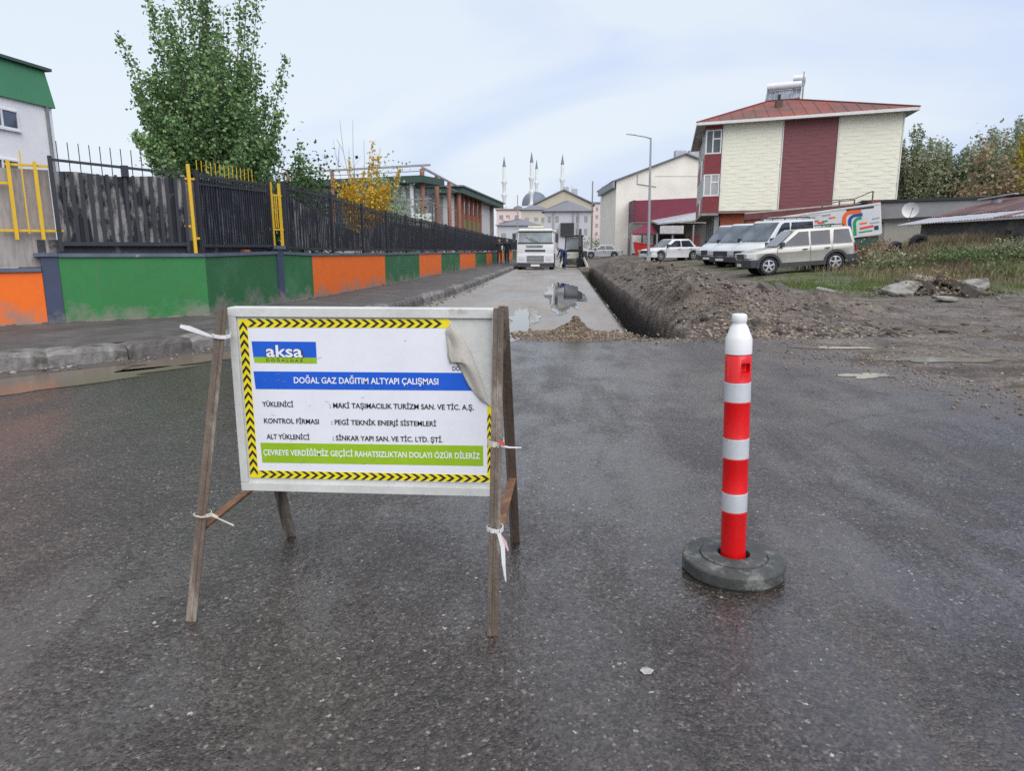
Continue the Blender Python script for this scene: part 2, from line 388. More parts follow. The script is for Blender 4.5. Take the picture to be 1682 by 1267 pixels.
def asphalt_mat():
    t = NT('wet_asphalt')
    g = t.n('ShaderNodeNewGeometry'); pos = g.outputs['Position']
    big = t.noise(.38, 4, .55, pos); mid = t.noise(1.7, 5, .62, pos)
    streak = t.noise(1.0, 5, .6, pos, (2.6, .75, 1), .4)
    grit = t.noise(95, 3, .7, pos)
    vo = t.n('ShaderNodeTexVoronoi', Scale=105.0); t.l(pos, vo.inputs['Vector'])
    dn = t.n('ShaderNodeTexNoise', Scale=70.0, Detail=2.0); t.l(pos, dn.inputs['Vector'])
    wv = t.n('ShaderNodeVectorMath', _operation='MULTIPLY_ADD'); t.l(dn.outputs['Color'], wv.inputs[0]); wv.inputs[1].default_value = (.028, .028, .028); t.l(pos, wv.inputs[2])
    vs = t.n('ShaderNodeTexVoronoi', Scale=46.0, Randomness=1.0); t.l(wv.outputs[0], vs.inputs['Vector'])
    sc = t.n('ShaderNodeSeparateColor'); t.l(vs.outputs['Color'], sc.inputs[0])
    # aggregate colours
    agg = t.ramp(vo.outputs['Color'], [(.12, (.020, .0160, .0138)), (.50, (.046, .0365, .0315)), (.82, (.086, .069, .059)), (.96, (.19, .158, .134))])
    v2 = t.n('ShaderNodeTexVoronoi', Scale=30.0); t.l(pos, v2.inputs['Vector'])
    agg = t.mix(.85, agg, t.ramp(v2.outputs['Color'], [(.1, .74), (.5, 1.0), (.9, 1.32)]), 'MULTIPLY')
    # scattered pale stones standing in the surface
    dens = t.ramp(t.noise(.9, 3, .6, pos), [(.35, .985), (.65, .90)])
    pale = t.math('MULTIPLY', t.math('GREATER_THAN', sc.outputs[0], dens), t.math('LESS_THAN', vs.outputs['Distance'], .30))
    stone = t.ramp(sc.outputs[1], [(.0, (.16, .14, .12)), (.6, (.30, .27, .24)), (1., (.52, .48, .44))])
    c = t.mix(t.math('MULTIPLY', pale, .85), agg, stone)
    # silt and mud film (brown), old wear lanes
    mud = t.ramp(t.math('ADD', t.math('MULTIPLY', big, .6), t.math('MULTIPLY', streak, .4)), [(.48, 0.), (.68, .6)])
    c = t.mix(mud, c, t.mix(t.ramp(grit, [(.35, 0.), (.65, 1.)]), (.050, .042, .035), (.110, .091, .076)))
    # mud carried over the edges: towards the dug-up lot and along the gutter
    sx = t.n('ShaderNodeSeparateXYZ'); t.l(pos, sx.inputs[0]); X, Y = sx.outputs[0], sx.outputs[1]
    dl = t.math('SUBTRACT', t.math('SUBTRACT', X, 3.9), t.math('MULTIPLY', t.math('MAXIMUM', t.math('SUBTRACT', 7.5, Y), 0.0), .45))
    nb = t.noise(1.3, 6, .68, pos)
    dl = t.ramp(t.math('ADD', t.math('MULTIPLY', dl, .17), nb), [(.22, 0.), (.54, .95)])
    dg = t.math('SUBTRACT', t.math('MULTIPLY', t.math('ADD', X, 6.14), .8), t.math('MULTIPLY', t.math('SUBTRACT', Y, 7.14), .6))
    dg = t.ramp(t.math('SUBTRACT', nb, t.math('MULTIPLY', dg, .42)), [(.16, 0.), (.40, .9)])
    de = t.ramp(t.math('ADD', t.math('MULTIPLY', t.math('SUBTRACT', Y, 10.3), .5), nb), [(.40, 0.), (.60, .85)])
    edge = t.math('MAXIMUM', dl, t.math('MAXIMUM', dg, de))
    c = t.mix(edge, c, t.mix(t.ramp(grit, [(.35, 0.), (.65, 1.)]), (.088, .068, .053), (.175, .142, .115)))
    # dried mud tracked across by wheels from the dig towards the lower right
    mpn = t.n('ShaderNodeMapping', Rotation=(0, 0, R(31)), Scale=(2.3, .16, 1)); t.l(pos, mpn.inputs[0])
    trk = t.noise(1.0, 6, .66, mpn.outputs[0])
    reg = t.math('MULTIPLY', t.ramp(t.math('MULTIPLY', t.math('ADD', X, 1.0), .25), [(.15, 0.), (.6, 1.)]), t.ramp(t.noise(.7, 4, .6, pos), [(.38, .2), (.60, 1.)]))
    trk = t.math('MULTIPLY', t.ramp(trk, [(.50, 0.), (.62, .75)]), reg)
    c = t.mix(trk, c, t.mix(t.ramp(grit, [(.35, 0.), (.65, 1.)]), (.078, .064, .053), (.165, .138, .116)))
    # old cracks, filled with silt, only here and there
    cw = t.n('ShaderNodeVectorMath', _operation='MULTIPLY_ADD'); cn = t.n('ShaderNodeTexNoise', Scale=3.0, Detail=5.0, Roughness=.7); t.l(pos, cn.inputs['Vector']); t.l(cn.outputs['Color'], cw.inputs[0]); cw.inputs[1].default_value = (.5, .5, 0); t.l(pos, cw.inputs[2])
    vc = t.n('ShaderNodeTexVoronoi', _feature='DISTANCE_TO_EDGE', Scale=.42); t.l(cw.outputs[0], vc.inputs['Vector'])
    crack = t.math('MULTIPLY', t.ramp(vc.outputs['Distance'], [(.0018, 1.), (.0045, 0.)]), t.ramp(t.noise(.55, 3, .5, pos), [(.50, 0.), (.56, 1.)]))
    c = t.mix(t.math('MULTIPLY', crack, .8), c, (.014, .012, .011))
    dk = t.ramp(mid, [(.30, .82), (.60, 1.10)])
    c = t.mix(1.0, c, dk, 'MULTIPLY')
    # water film lies in the hollows: smooth there, rough on the stones
    g2 = t.noise(38, 3, .65, pos)
    wet = t.math('ADD', t.math('MULTIPLY', streak, .34), t.math('ADD', t.math('MULTIPLY', mid, .18), t.math('ADD', t.math('MULTIPLY', grit, .22), t.math('MULTIPLY', g2, .26))))
    film = t.ramp(t.math('ADD', t.math('SUBTRACT', t.math('SUBTRACT', wet, t.math('MULTIPLY', edge, .13)), t.math('MULTIPLY', trk, .10)), t.math('MULTIPLY', t.math('SUBTRACT', big, .5), .35)), [(.43, 0.), (.51, 1.)])
    rgh = t.mix(film, .42, .13)
    t.set(Base_Color=c, Roughness=rgh, Specular_IOR_Level=.72)
    hgt = t.math('ADD', t.math('ADD', t.math('MULTIPLY', vo.outputs['Distance'], -.8), t.math('MULTIPLY', v2.outputs['Distance'], -1.4)), t.math('ADD', t.math('MULTIPLY', grit, .7), t.math('SUBTRACT', t.math('MULTIPLY', pale, .5), t.math('MULTIPLY', crack, 1.5))))
    b = t.n('ShaderNodeBump', Distance=.010); t.l(hgt, b.inputs['Height'])
    t.l(t.mix(film, .85, .16), b.inputs['Strength']); 
    b2 = t.n('ShaderNodeBump', Distance=.012, Strength=.3); t.l(g2, b2.inputs['Height']); t.l(b.outputs[0], b2.inputs['Normal'])
    t.l(b2.outputs[0], t.b.inputs['Normal'])
    return t.m
ASPH = asphalt_mat()
def make_roads():
    m = MB()
    xs = [-45, -20, -8] + list(np.arange(-7, 4.6, .16)) + [6, 10, 20, 45]
    ys = [-14, 4, 9]
    far = [10.42 + .10 * fbm(x * 1.4, 2.2) + .05 * noise.noise(Vector((x * 7, 0, 0))) + (.55 if x > 2.3 else 0) * sm(2.3, 3.6, x) for x in xs]
    V = []
    for j, y in enumerate(ys + ['f']):
        for i, x in enumerate(xs): V.append((x, far[i] if y == 'f' else y, 0.0))
    nx = len(xs)
    F = [(j * nx + i, j * nx + i + 1, (j + 1) * nx + i + 1, (j + 1) * nx + i) for j in range(3) for i in range(nx - 1)]
    m.add(V, F)
    tag(m.build('asphalt_road', ASPH, fix=False), 'wet dark asphalt of the junction in front', kind='structure')
    t = NT('silty_concrete_road')
    g = t.n('ShaderNodeNewGeometry'); pos = g.outputs['Position']
    n1 = t.noise(.6, 5, .6, pos, (1.6, .35, 1)); n2 = t.noise(9, 4, .6, pos); n3 = t.noise(.35, 3, .5, pos)
    c = t.ramp(n1, [(.3, (.22, .188, .158)), (.55, (.31, .27, .23)), (.75, (.37, .325, .28))])
    c = t.mix(t.ramp(n2, [(.55, 0.), (.75, .45)]), c, (.13, .11, .09))
    wetm = t.ramp(n3, [(.42, 0.), (.60, 1.)])
    c = t.mix(t.math('MULTIPLY', wetm, .35), c, (.11, .10, .09))
    t.set(Base_Color=c, Roughness=t.mix(wetm, .55, .28), Specular_IOR_Level=.45)
    t.bump(t.math('ADD', n2, t.noise(60, 3, .6, pos)), .25, .012)
    m = MB()
    yy = list(np.arange(9.3, 50, .35)) + list(np.arange(50, 230, 5)); V = []; F = []
    for y in yy:
        xr = 1.06 + .07 * fbm(y * 1.1, 4.) + .03 * noise.noise(Vector((y * 5, 0, 0))) if y < 47 else 1.2 + 1.6 * sm(47, 60, y)
        V += [(-4.2, y, -.006), (-1, y, -.006), (xr, y, -.006), (xr - .03, y, -.16)]
    for j in range(len(yy) - 1):
        for k in range(3): F.append((4 * j + k, 4 * j + k + 1, 4 * j + 5 + k, 4 * j + 4 + k))
    m.add(V, F); tag(m.build('road', t.m, fix=False), 'pale silty carriageway running to the truck', kind='structure')
make_roads()

WATER = NT('puddle_water'); WATER.set(Base_Color=(.045, .038, .032), Roughness=.03, Specular_IOR_Level=.5)
WATER.bump(WATER.noise(5, 2, .5), .03, .01); WATER = WATER.m
MUDW = NT('muddy_puddle_water'); MUDW.set(Base_Color=(.17, .128, .092), Roughness=.22, Specular_IOR_Level=.5)
MUDW.bump(MUDW.noise(6, 2, .5), .03, .01); MUDW = MUDW.m
SKYW = NT('sky_pale_puddle_water'); SKYW.set(Base_Color=(.27, .24, .205), Roughness=.08, Specular_IOR_Level=.5); SKYW.bump(SKYW.noise(6, 2, .5), .03, .01); SKYW = SKYW.m  # pale base colour stands in for bright sky mirrored in the puddles
def puddle(cx, cy, rx, ry, ang, z, seed, label, mat=None, wob=.45):
    n = 72; ca, sa = math.cos(ang), math.sin(ang); pts = []
    for k in range(n):
        t = 2 * math.pi * k / n
        r = 1 + wob * fbm(math.cos(t) * 1.5 + seed * 7.3, math.sin(t) * 1.5, seed, 5)
        x, y = rx * r * math.cos(t), ry * r * math.sin(t)
        pts.append((cx + x * ca - y * sa, cy + x * sa + y * ca, z))
    o = MB().quad(*pts).build('puddle', mat or WATER, fix=False); tag(o, label, kind='structure'); return o
puddle(.05, 21.2, .48, 5.4, .02, .0005, 1, 'long still puddle on the pale road mirroring the truck', wob=.6)
puddle(-.75, 13.6, .34, 2.3, .02, .0022, 2, 'thin puddle film behind the sign board', wob=.7)
puddle(-5.60, 6.35, 1.7, .46, .80, .004, 3, 'brown gutter puddle at the foot of the kerb', MUDW, .5)
puddle(-4.25, 8.40, 1.3, .34, .97, .004, 4, 'brown gutter puddle behind the sign leg', MUDW, .5)
puddle(3.28, 7.62, .26, .15, .3, .004, 5, 'small bright puddle right of the striped post', SKYW, wob=.6)
puddle(4.55, 8.6, .8, .17, .05, .032, 6, 'shallow puddle streak on the muddy lot', SKYW, wob=.5)
puddle(3.7, 9.7, .5, .11, .0, .014, 7, 'thin puddle streak at the asphalt edge', SKYW, wob=.45)
puddle(5.6, 7.6, .42, .10, .1, .036, 8, 'small puddle in the mud at the right edge', SKYW, wob=.6)

# kerb and pavement
KP = [(-16, 1.0), (-9.0, 4.75), (-6.14, 7.14), (-5.52, 7.76), (-4.65, 9.14), (-3.95, 11.6), (-3.5, 14.5), (-3.2, 18.8), (-3.02, 30), (-2.97, 47), (-2.9, 75), (-2.85, 110)]
def resample(P, step):
    out = [Vector((*P[0], 0))]; acc = 0.; pts = []
    Q = []
    for i in range(len(P) - 1):
        p0 = Vector((*P[max(i - 1, 0)], 0)); p1 = Vector((*P[i], 0)); p2 = Vector((*P[i + 1], 0)); p3 = Vector((*P[min(i + 2, len(P) - 1)], 0))
        L = (p2 - p1).length; n = max(4, int(L / .1))
        for k in range(n):
            t = k / n
            m1 = (p2 - p0) * (L / max((p2 - p0).length, 1e-6)); m2 = (p3 - p1) * (L / max((p3 - p1).length, 1e-6))
            Q.append((2 * t ** 3 - 3 * t * t + 1) * p1 + (t ** 3 - 2 * t * t + t) * m1 + (-2 * t ** 3 + 3 * t * t) * p2 + (t ** 3 - t * t) * m2)
    Q.append(Vector((*P[-1], 0)))
    res = [Q[0]]; d = 0
    for i in range(1, len(Q)):
        d += (Q[i] - Q[i - 1]).length
        if d >= step: res.append(Q[i]); d = 0
    return res
KERB = resample(KP, .76)
kerb_mats = [pm('kerb_concrete_%s' % n, c, .75, .22, 4., bump=.5, bsc=45, col2=(.075, .066, .058), thr=th, sc2=3.2, soft=.09) for n, c, th in (('pale', (.25, .235, .215), .50), ('grey', (.19, .178, .164), .47), ('dusty', (.15, .138, .126), .48))]
def make_kerb():
    root = bpy.data.objects.new('kerb', None); COL.objects.link(root); root.location = (-4, 10, 0)
    tag(root, 'worn concrete kerb along the left pavement', kind='structure')
    var = []
    for k in range(3):
        b = bmesh.new()
        r = random.Random(k)
        prof = [(0, -.12), (.012, .15), (.045, .20), (.30, .205), (.30, -.12)]
        n = 9; rows = []
        for j in range(n + 1):
            u = -.366 + .732 * j / n; e = .012 if j in (0, n) else 0
            row = []
            for q, (yy, zz) in enumerate(prof):
                w = .016 * (r.random() - .5)
                chip = -.03 * (r.random() ** 3) if q in (1, 2) else 0
                row.append(b.verts.new((u, yy + w * (q < 3) - chip * .6, zz - e + chip + .006 * (r.random() - .5))))
            rows.append(row)
        for j in range(n):
            for q in range(4): b.faces.new((rows[j][q], rows[j][q + 1], rows[j + 1][q + 1], rows[j + 1][q]))
        b.faces.new(rows[0]); b.faces.new(rows[-1][::-1])
        bmesh.ops.recalc_face_normals(b, faces=b.faces)
        me = bpy.data.meshes.new('kerb_stone'); b.to_mesh(me); b.free(); me.materials.append(kerb_mats[k]); var.append(me)
    for i in range(len(KERB) - 1):
        a, c = KERB[i], KERB[i + 1]
        if a.y > 80: break
        mid = (a + c) / 2; an = math.atan2(c.y - a.y, c.x - a.x)
        inst(var[random.choice((0, 0, 1, 2))], 'kerb_stone', root, mid - root.location + Vector((random.uniform(-.012, .012), random.uniform(-.012, .012), random.uniform(-.018, .008))), (random.uniform(-.02, .02), random.uniform(-.012, .012), an + random.uniform(-.015, .015)), ((c - a).length / .738, 1, 1))
make_kerb()
def offs(P, d):
    out = []
    for i, p in enumerate(P):
        a = P[max(i - 1, 0)]; c = P[min(i + 1, len(P) - 1)]; t = (c - a).normalized()
        out.append(p + Vector((-t.y, t.x, 0)) * d)
    return out
PAVE = pm('pavement_asphalt', (.088, .078, .071), .8, .25, 2.2, bump=.6, bsc=60, world=True, col2=(.16, .14, .125), thr=.62, sc2=1.2, soft=.12)
def make_pavement():
    m = MB(); a = offs(KERB, .285)
    for i in range(len(a) - 1):
        p, q = a[i], a[i + 1]
        m.quad((p.x, p.y, .19), (q.x, q.y, .19), (q.x - 4.6, q.y + 2.4, .19), (p.x - 4.6, p.y + 2.4, .19))
    tag(m.build('pavement', PAVE, fix=False), 'dusty asphalt pavement between kerb and wall', kind='structure')
    yard = pm('yard_ground', (.12, .115, .10), .9, .2, 1., world=True)
    tag(MB().quad((-90, -5, .16), (-7.8, 4, .16), (-7.2, 110, .16), (-90, 110, .16)).build('yard', yard, fix=False), kind='structure')
make_pavement()

# loose stones and grit in the gutter, on the spoil and the lot
def strew():
    pale = pm('gutter_stone', (.20, .18, .155), .85, .25, 8., isl=.75)
    pts, sz = [], []
    for i in range(2, 60):
        p = KERB[i]
        if p.y > 26: break
        c = KERB[i + 1]; t = (c - p); nrm = Vector((t.y, -t.x, 0)).normalized()
        for k in range(30):
            q = p + t * random.random() + nrm * (abs(random.gauss(0, .16)) + .01)
            pts.append((q.x, q.y, .006)); sz.append(random.choice((.006, .008, .01, .014, .02, .035)) * random.uniform(.6, 1.2))
    o = bpy.data.objects.new('gutter_gravel', rocks_mesh('gutter_gravel', pts, sz, pale)); COL.objects.link(o)
    tag(o, 'loose gravel and debris along the kerb', 'gravel', kind='stuff')
    hs = pm('spoil_stone', (.20, .160, .126), .9, .25, 6., isl=.6)
    pts, sz = [], []
    while len(pts) < 9000:
        y = 10.7 + 22 * random.random() ** 1.7; x = random.gauss(3.2, 1.05)
        if x < 1.95 or x > 8: continue
        z = tz(x, y)
        s = random.choice((.008, .011, .014, .02, .032)) * random.uniform(.7, 1.3)
        pts.append((x, y, z + s * .2)); sz.append(s)
    for k in range(1500):
        x = random.uniform(3.9, 12); y = random.uniform(5, 17)
        if x < xb(y) + .05: continue
        s = random.choice((.008, .012, .016, .025)); pts.append((x, y, tz(x, y) + s * .2)); sz.append(s)
    for k in range(1600):
        y = random.uniform(5.2, 11.0); x = xb(y) - abs(random.gauss(0, .55))
        s = random.choice((.005, .007, .010, .016)) * random.uniform(.7, 1.2); pts.append((x, y, max(0, tz(x, y)) + s * .25)); sz.append(s)
    for k in range(700):
        x = random.uniform(1.0, 4.2); y = yb(x) - abs(random.gauss(0, .3))
        s = random.choice((.006, .009, .013, .02)) * random.uniform(.7, 1.2); pts.append((x, y, max(0, tz(x, y)) + s * .25)); sz.append(s)
    o = bpy.data.objects.new('spoil_stones', rocks_mesh('spoil_stones', pts, sz, hs)); COL.objects.link(o)
    tag(o, 'stones and clods lying over the dug-up earth', 'stones', kind='stuff')
    dk = pm('dark_clod', (.055, .045, .038), .95, .2, 6., isl=.4)
    pts, sz = [], []
    while len(pts) < 500:
        y = 10.8 + 20 * random.random() ** 1.5; x = random.gauss(3.6, 1.4)
        if x < 1.95 or x > 8: continue
        s = random.choice((.02, .03, .05, .085)) * random.uniform(.6, 1.2); pts.append((x, y, tz(x, y))); sz.append(s)
    o = bpy.data.objects.new('earth_clods', rocks_mesh('earth_clods', pts, sz, dk, .6)); COL.objects.link(o)
    tag(o, 'dark damp clods of earth on the spoil heap', 'earth', kind='stuff')
    pts, sz = [], []
    for k in range(260):
        x = random.uniform(-4, 4.5); y = 1.1 + 8.5 * random.random() ** 1.3
        s = random.choice((.002, .003, .004, .006)) * random.uniform(.7, 1.3); pts.append((x, y, s * .3)); sz.append(s)
    o = bpy.data.objects.new('road_grit', rocks_mesh('road_grit', pts, sz, pale)); COL.objects.link(o)
    tag(o, 'loose pale grit scattered on the wet asphalt', 'grit', kind='stuff')
strew()
def gravel_pile():
    m = MB(); V = []; F = []; n = 64
    def hz(x, y):
        e = (x / .85) ** 2 + (y / .62) ** 2
        h = .25 * math.exp(-((x - .05) / .26) ** 2 - (y / .26) ** 2) + .085 * math.exp(-(e * 1.1))
        return h * (1 + .35 * fbm(x * 5, y * 5)) - .018
    for j in range(n):
        for i in range(n):
            x = -1.15 + 2.3 * i / (n - 1); y = -.8 + 1.6 * j / (n - 1); V.append((x, y, hz(x, y)))
    F = [(j * n + i, j * n + i + 1, (j + 1) * n + i + 1, (j + 1) * n + i) for j in range(n - 1) for i in range(n - 1)]
    root = thing('gravel_pile', 'small heap of brown gravel on the road beside the trench', 'gravel pile', (.16, 10.85, 0)); root.scale = (.84, .84, .80)
    gm = pm('gravel_brown', (.15, .112, .078), .9, .3, 14., bump=.8, bsc=70)
    m.add(V, F).build('mound', gm, root, world=False, smooth=True, fix=False)
    pts, sz = [], []
    while len(pts) < 4200:
        x = random.gauss(0, .52); y = random.gauss(0, .34); z = hz(x, y)
        if z < -.012 and random.random() < .6: continue
        s = random.choice((.007, .010, .013, .018, .026)) * random.uniform(.7, 1.2); pts.append((x, y, max(z, 0) + s * .3)); sz.append(s)
    o = bpy.data.objects.new('pebbles', rocks_mesh('pebbles', pts, sz, pm('pebble_brown', (.20, .150, .105), .85, .2, 8., isl=.6))); COL.objects.link(o); o.parent = root; o['kind'] = 'stuff'
gravel_pile()

# ------------------------------------------------------------------ painted boundary wall and fence
WP = [(-10.6, 7.95), (-7.95, 10.22), (-6.1, 11.75), (-5.97, 14.6), (-5.72, 15.9), (-5.0, 40.0), (-4.9, 49.0), (-4.65, 80.0)]
WC = [0.]
for i in range(1, len(WP)): WC.append(WC[-1] + math.dist(WP[i - 1], WP[i]))
def wpt(s, d=0., z=0.):
    i = max(0, min(len(WP) - 2, int(np.searchsorted(WC, s)) - 1))
    a, b = WP[i], WP[i + 1]; t = (s - WC[i]) / (WC[i + 1] - WC[i]); ex, ey = (b[0] - a[0]) / (WC[i + 1] - WC[i]), (b[1] - a[1]) / (WC[i + 1] - WC[i])
    return Vector((a[0] + (b[0] - a[0]) * t - ey * d, a[1] + (b[1] - a[1]) * t + ex * d, z))
def s_at_y(y):
    lo, hi = 0, WC[-1]
    for _ in range(40):
        mid = (lo + hi) / 2
        if wpt(mid).y < y: lo = mid
        else: hi = mid
    return lo
def wtop(s):
    y = wpt(s).y; return interp(y, [10, 11.75, 14.6, 16, 22, 31, 49, 80], [1.25, 1.235, 1.255, 1.20, 1.155, 1.12, 1.03, 1.0])
GREEN1 = pm('paint_green_bright', S(48, 122, 62, 1.0), .62, .07, 1.3, bump=.12, bsc=14, col2=S(52, 104, 66), thr=.64, sc2=1.1, soft=.15)
GREEN2 = pm('paint_green_dull', S(44, 102, 58, 1.0), .66, .08, 1.3, bump=.12, bsc=14, col2=S(80, 120, 88), thr=.64, sc2=1.3, soft=.15)
ORANGE = pm('paint_orange', S(234, 106, 18, 1.08), .6, .06, 1.2, bump=.12, bsc=14, col2=S(205, 98, 34), thr=.66, sc2=1.2, soft=.15)
NAVY = pm('paint_navy', S(58, 66, 88, 1.1), .6, .1, 2., bump=.12, bsc=18)
COPE = pm('coping_slate', S(88, 96, 112, 1.0), .6, .16, 2.5, bump=.2, bsc=25, col2=S(150, 152, 150), thr=.68, sc2=5., soft=.05)
PLINTH = pm('bare_render', S(150, 142, 132, .8), .85, .2, 6., col2=(.09, .08, .07), thr=.55, sc2=5.)
def splash(mat, col, h=.55):
    """mud splash and dust thrown up on the foot of a painted wall"""
    t = NT.__new__(NT); t.m = mat; t.t = mat.node_tree; t.b = t.t.nodes['Principled BSDF']; t.out = t.t.nodes['Material Output']; t._tc = None
    src = t.b.inputs['Base Color'].links[0].from_socket
    g = t.n('ShaderNodeNewGeometry'); pos = g.outputs['Position']; sx = t.n('ShaderNodeSeparateXYZ'); t.l(pos, sx.inputs[0])
    n = t.noise(2.6, 7, .72, pos); st = t.noise(1.0, 5, .7, pos, (9, 9, .7))
    v = t.math('ADD', n, t.math('MULTIPLY', t.math('SUBTRACT', h, sx.outputs[2]), .55))
    c = t.mix(t.ramp(v, [(.56, 0.), (.74, .75)]), src, col)
    c = t.mix(t.ramp(st, [(.60, 0.), (.72, .35)]), c, tuple(k * .55 for k in col))
    t.l(c, t.b.inputs['Base Color'])
for _m in (GREEN1, GREEN2, ORANGE, NAVY): splash(_m, (.24, .215, .18))
def strip(m, s0, s1, d0, d1, z0, z1f, step=1.2):
    """closed wall piece following the wall line from s0 to s1"""
    cuts = [s0] + [c for c in WC if s0 + .01 < c < s1 - .01] + [s1]
    full = []
    for a, b in zip(cuts, cuts[1:]):
        n = max(1, int((b - a) / 4)); full += [a + (b - a) * k / n for k in range(n)]
    full.append(s1)
    V = []; F = []
    for i, s in enumerate(full):
        ss = min(max(s, s0 + 1e-3), s1 - 1e-3)
        f = wpt(ss, d0); k = wpt(ss, d1); zt = z1f(s); zb = z0(s) if callable(z0) else z0
        V += [(f.x, f.y, zb), (f.x, f.y, zt), (k.x, k.y, zt), (k.x, k.y, zb)]
    for i in range(len(full) - 1):
        a = 4 * i
        for q in range(4): F.append((a + q, a + (q + 1) % 4, a + 4 + (q + 1) % 4, a + 4 + q))
    F += [(0, 1, 2, 3), (len(V) - 4, len(V) - 1, len(V) - 2, len(V) - 3)]
    return m.add(V, F)
def make_wall():
    root = thing('boundary_wall', 'low garden wall painted in green and orange panels with slate coping', 'wall', (-6.0, 14.0, 0))
    sB, sC, sD, sE = WC[1], WC[2], WC[3], WC[4]
    segs = [(0, sB + .05, ORANGE, 'leftmost orange panel, lower than its neighbours', .98), (sB + .28, sC, GREEN1, 'bright green panel', None), (sC, sD - .12, GREEN2, 'duller green panel behind the sign', None), (sD + .12, sE, GREEN2, 'short green panel', None)]
    ys = [15.9, 21.84, 26.5, 30.65, 35.3, 40.4, 45.8, 48.9, 54, 58, 63, 67, 72, 79]
    for i in range(len(ys) - 1):
        segs.append((s_at_y(ys[i]) if i else sE, s_at_y(ys[i + 1]), ORANGE if i % 2 == 0 else GREEN2, None, None))
    for a, b, mat, lab, top in segs:
        g = .0
        o = strip(MB(), a + g, b - g, 0, .22, -.02, (lambda s, t=top: (t if t else wtop(s) - .05))).build('wall_panel', mat, root)
        if lab: o['label'] = lab
        strip(MB(), a + .004, b - .004, -.006, .2, .1, (lambda s: .205 + .025 * random.random())).build('plinth', PLINTH, root)
        for q in range(max(1, int((b - a) / 2.4))):
            n = max(1, int((b - a) / 2.4)); u0 = a + (b - a) * q / n; u1 = a + (b - a) * (q + 1) / n
            strip(MB(), u0 + .004, u1 - .004, -.035, .26, (lambda s, t=top: (t if t else wtop(s) - .05) + .003), (lambda s, t=top: (t if t else wtop(s) - .05) + .06)).build('coping_stone', COPE, root)
    o = strip(MB(), sB + .052, sB + .278, -.012, .22, -.02, lambda q: 1.205).build('pillar', NAVY, root); o['label'] = 'navy corner pillar'
    strip(MB(), sB - .02, sB + .2785, -.045, .262, 1.2085, lambda q: 1.262).build('coping_stone', COPE, root)
    o = strip(MB(), sB - .22, sB + .22, .27, .62, .2, lambda q: 1.37).build('pillar', NAVY, root); o['label'] = 'navy gate pillar behind the wall corner'
    strip(MB(), sB - .27, sB + .28, .22, .68, 1.372, lambda q: 1.44).build('pillar_cap', COPE, o)
    o = strip(MB(), sD - .12, sD + .12, -.03, .34, -.02, lambda q: 1.31).build('pillar', NAVY, root); o['label'] = 'navy pillar behind the sign'
    strip(MB(), sD - .17, sD + .18, -.07, .40, 1.312, lambda q: 1.38).build('pillar_cap', COPE, o)
make_wall()

BLACK = pm('fence_black', (.022, .024, .032), .5, .2, 6., col2=(.09, .085, .08), thr=.70, sc2=7)
YEL = pm('fence_yellow', S(218, 176, 30), .5, .10, 5., col2=S(150, 110, 40), thr=.68, sc2=9)
def sheet_mat(name, pale, dark, thr, sx):
    t = NT(name); g = t.n('ShaderNodeNewGeometry'); pos = g.outputs['Position']
    a = t.noise(1.0, 5, .65, pos, (sx, sx, .9)); b = t.noise(2.2, 5, .7, pos); w = t.noise(30, 2, .6, pos, (1, 1, .15))
    f = t.math('ADD', t.math('MULTIPLY', a, .6), t.math('MULTIPLY', b, .4))
    c = t.mix(t.ramp(f, [(thr - .05, 0.), (thr + .05, 1.)]), t.mix(t.ramp(w, [(.3, 0.), (.7, 1.)]), tuple(k * .72 for k in pale), pale), dark)
    t.set(Base_Color=c, Roughness=.8); t.bump(b, .2, .02); return t.m
SHEET_A = sheet_mat('fence_backing_pale', (.44, .425, .41), (.022, .025, .034), .468, 6)
SHEET_B = sheet_mat('fence_backing_dark', (.34, .34, .355), (.016, .019, .030), .455, 12)
SHEET_C = sheet_mat('fence_backing_mottled', (.30, .29, .275), (.024, .025, .032), .475, 9)
SHEET_0 = sheet_mat('fence_backing_tan', (.40, .36, .33), (.12, .10, .09), .66, 3)
DARKLOW = pm('fence_foot_board', (.06, .058, .06), .8, .3, 3., col2=(.26, .25, .24), thr=.62, sc2=3., world=True)
def ftop(s):
    y = wpt(s).y; return interp(y, [9, 10.4, 11.6, 14, 15, 18, 21, 31, 49, 80], [2.6, 2.69, 2.58, 2.63, 2.66, 2.60, 2.44, 2.33, 2.10, 2.05])
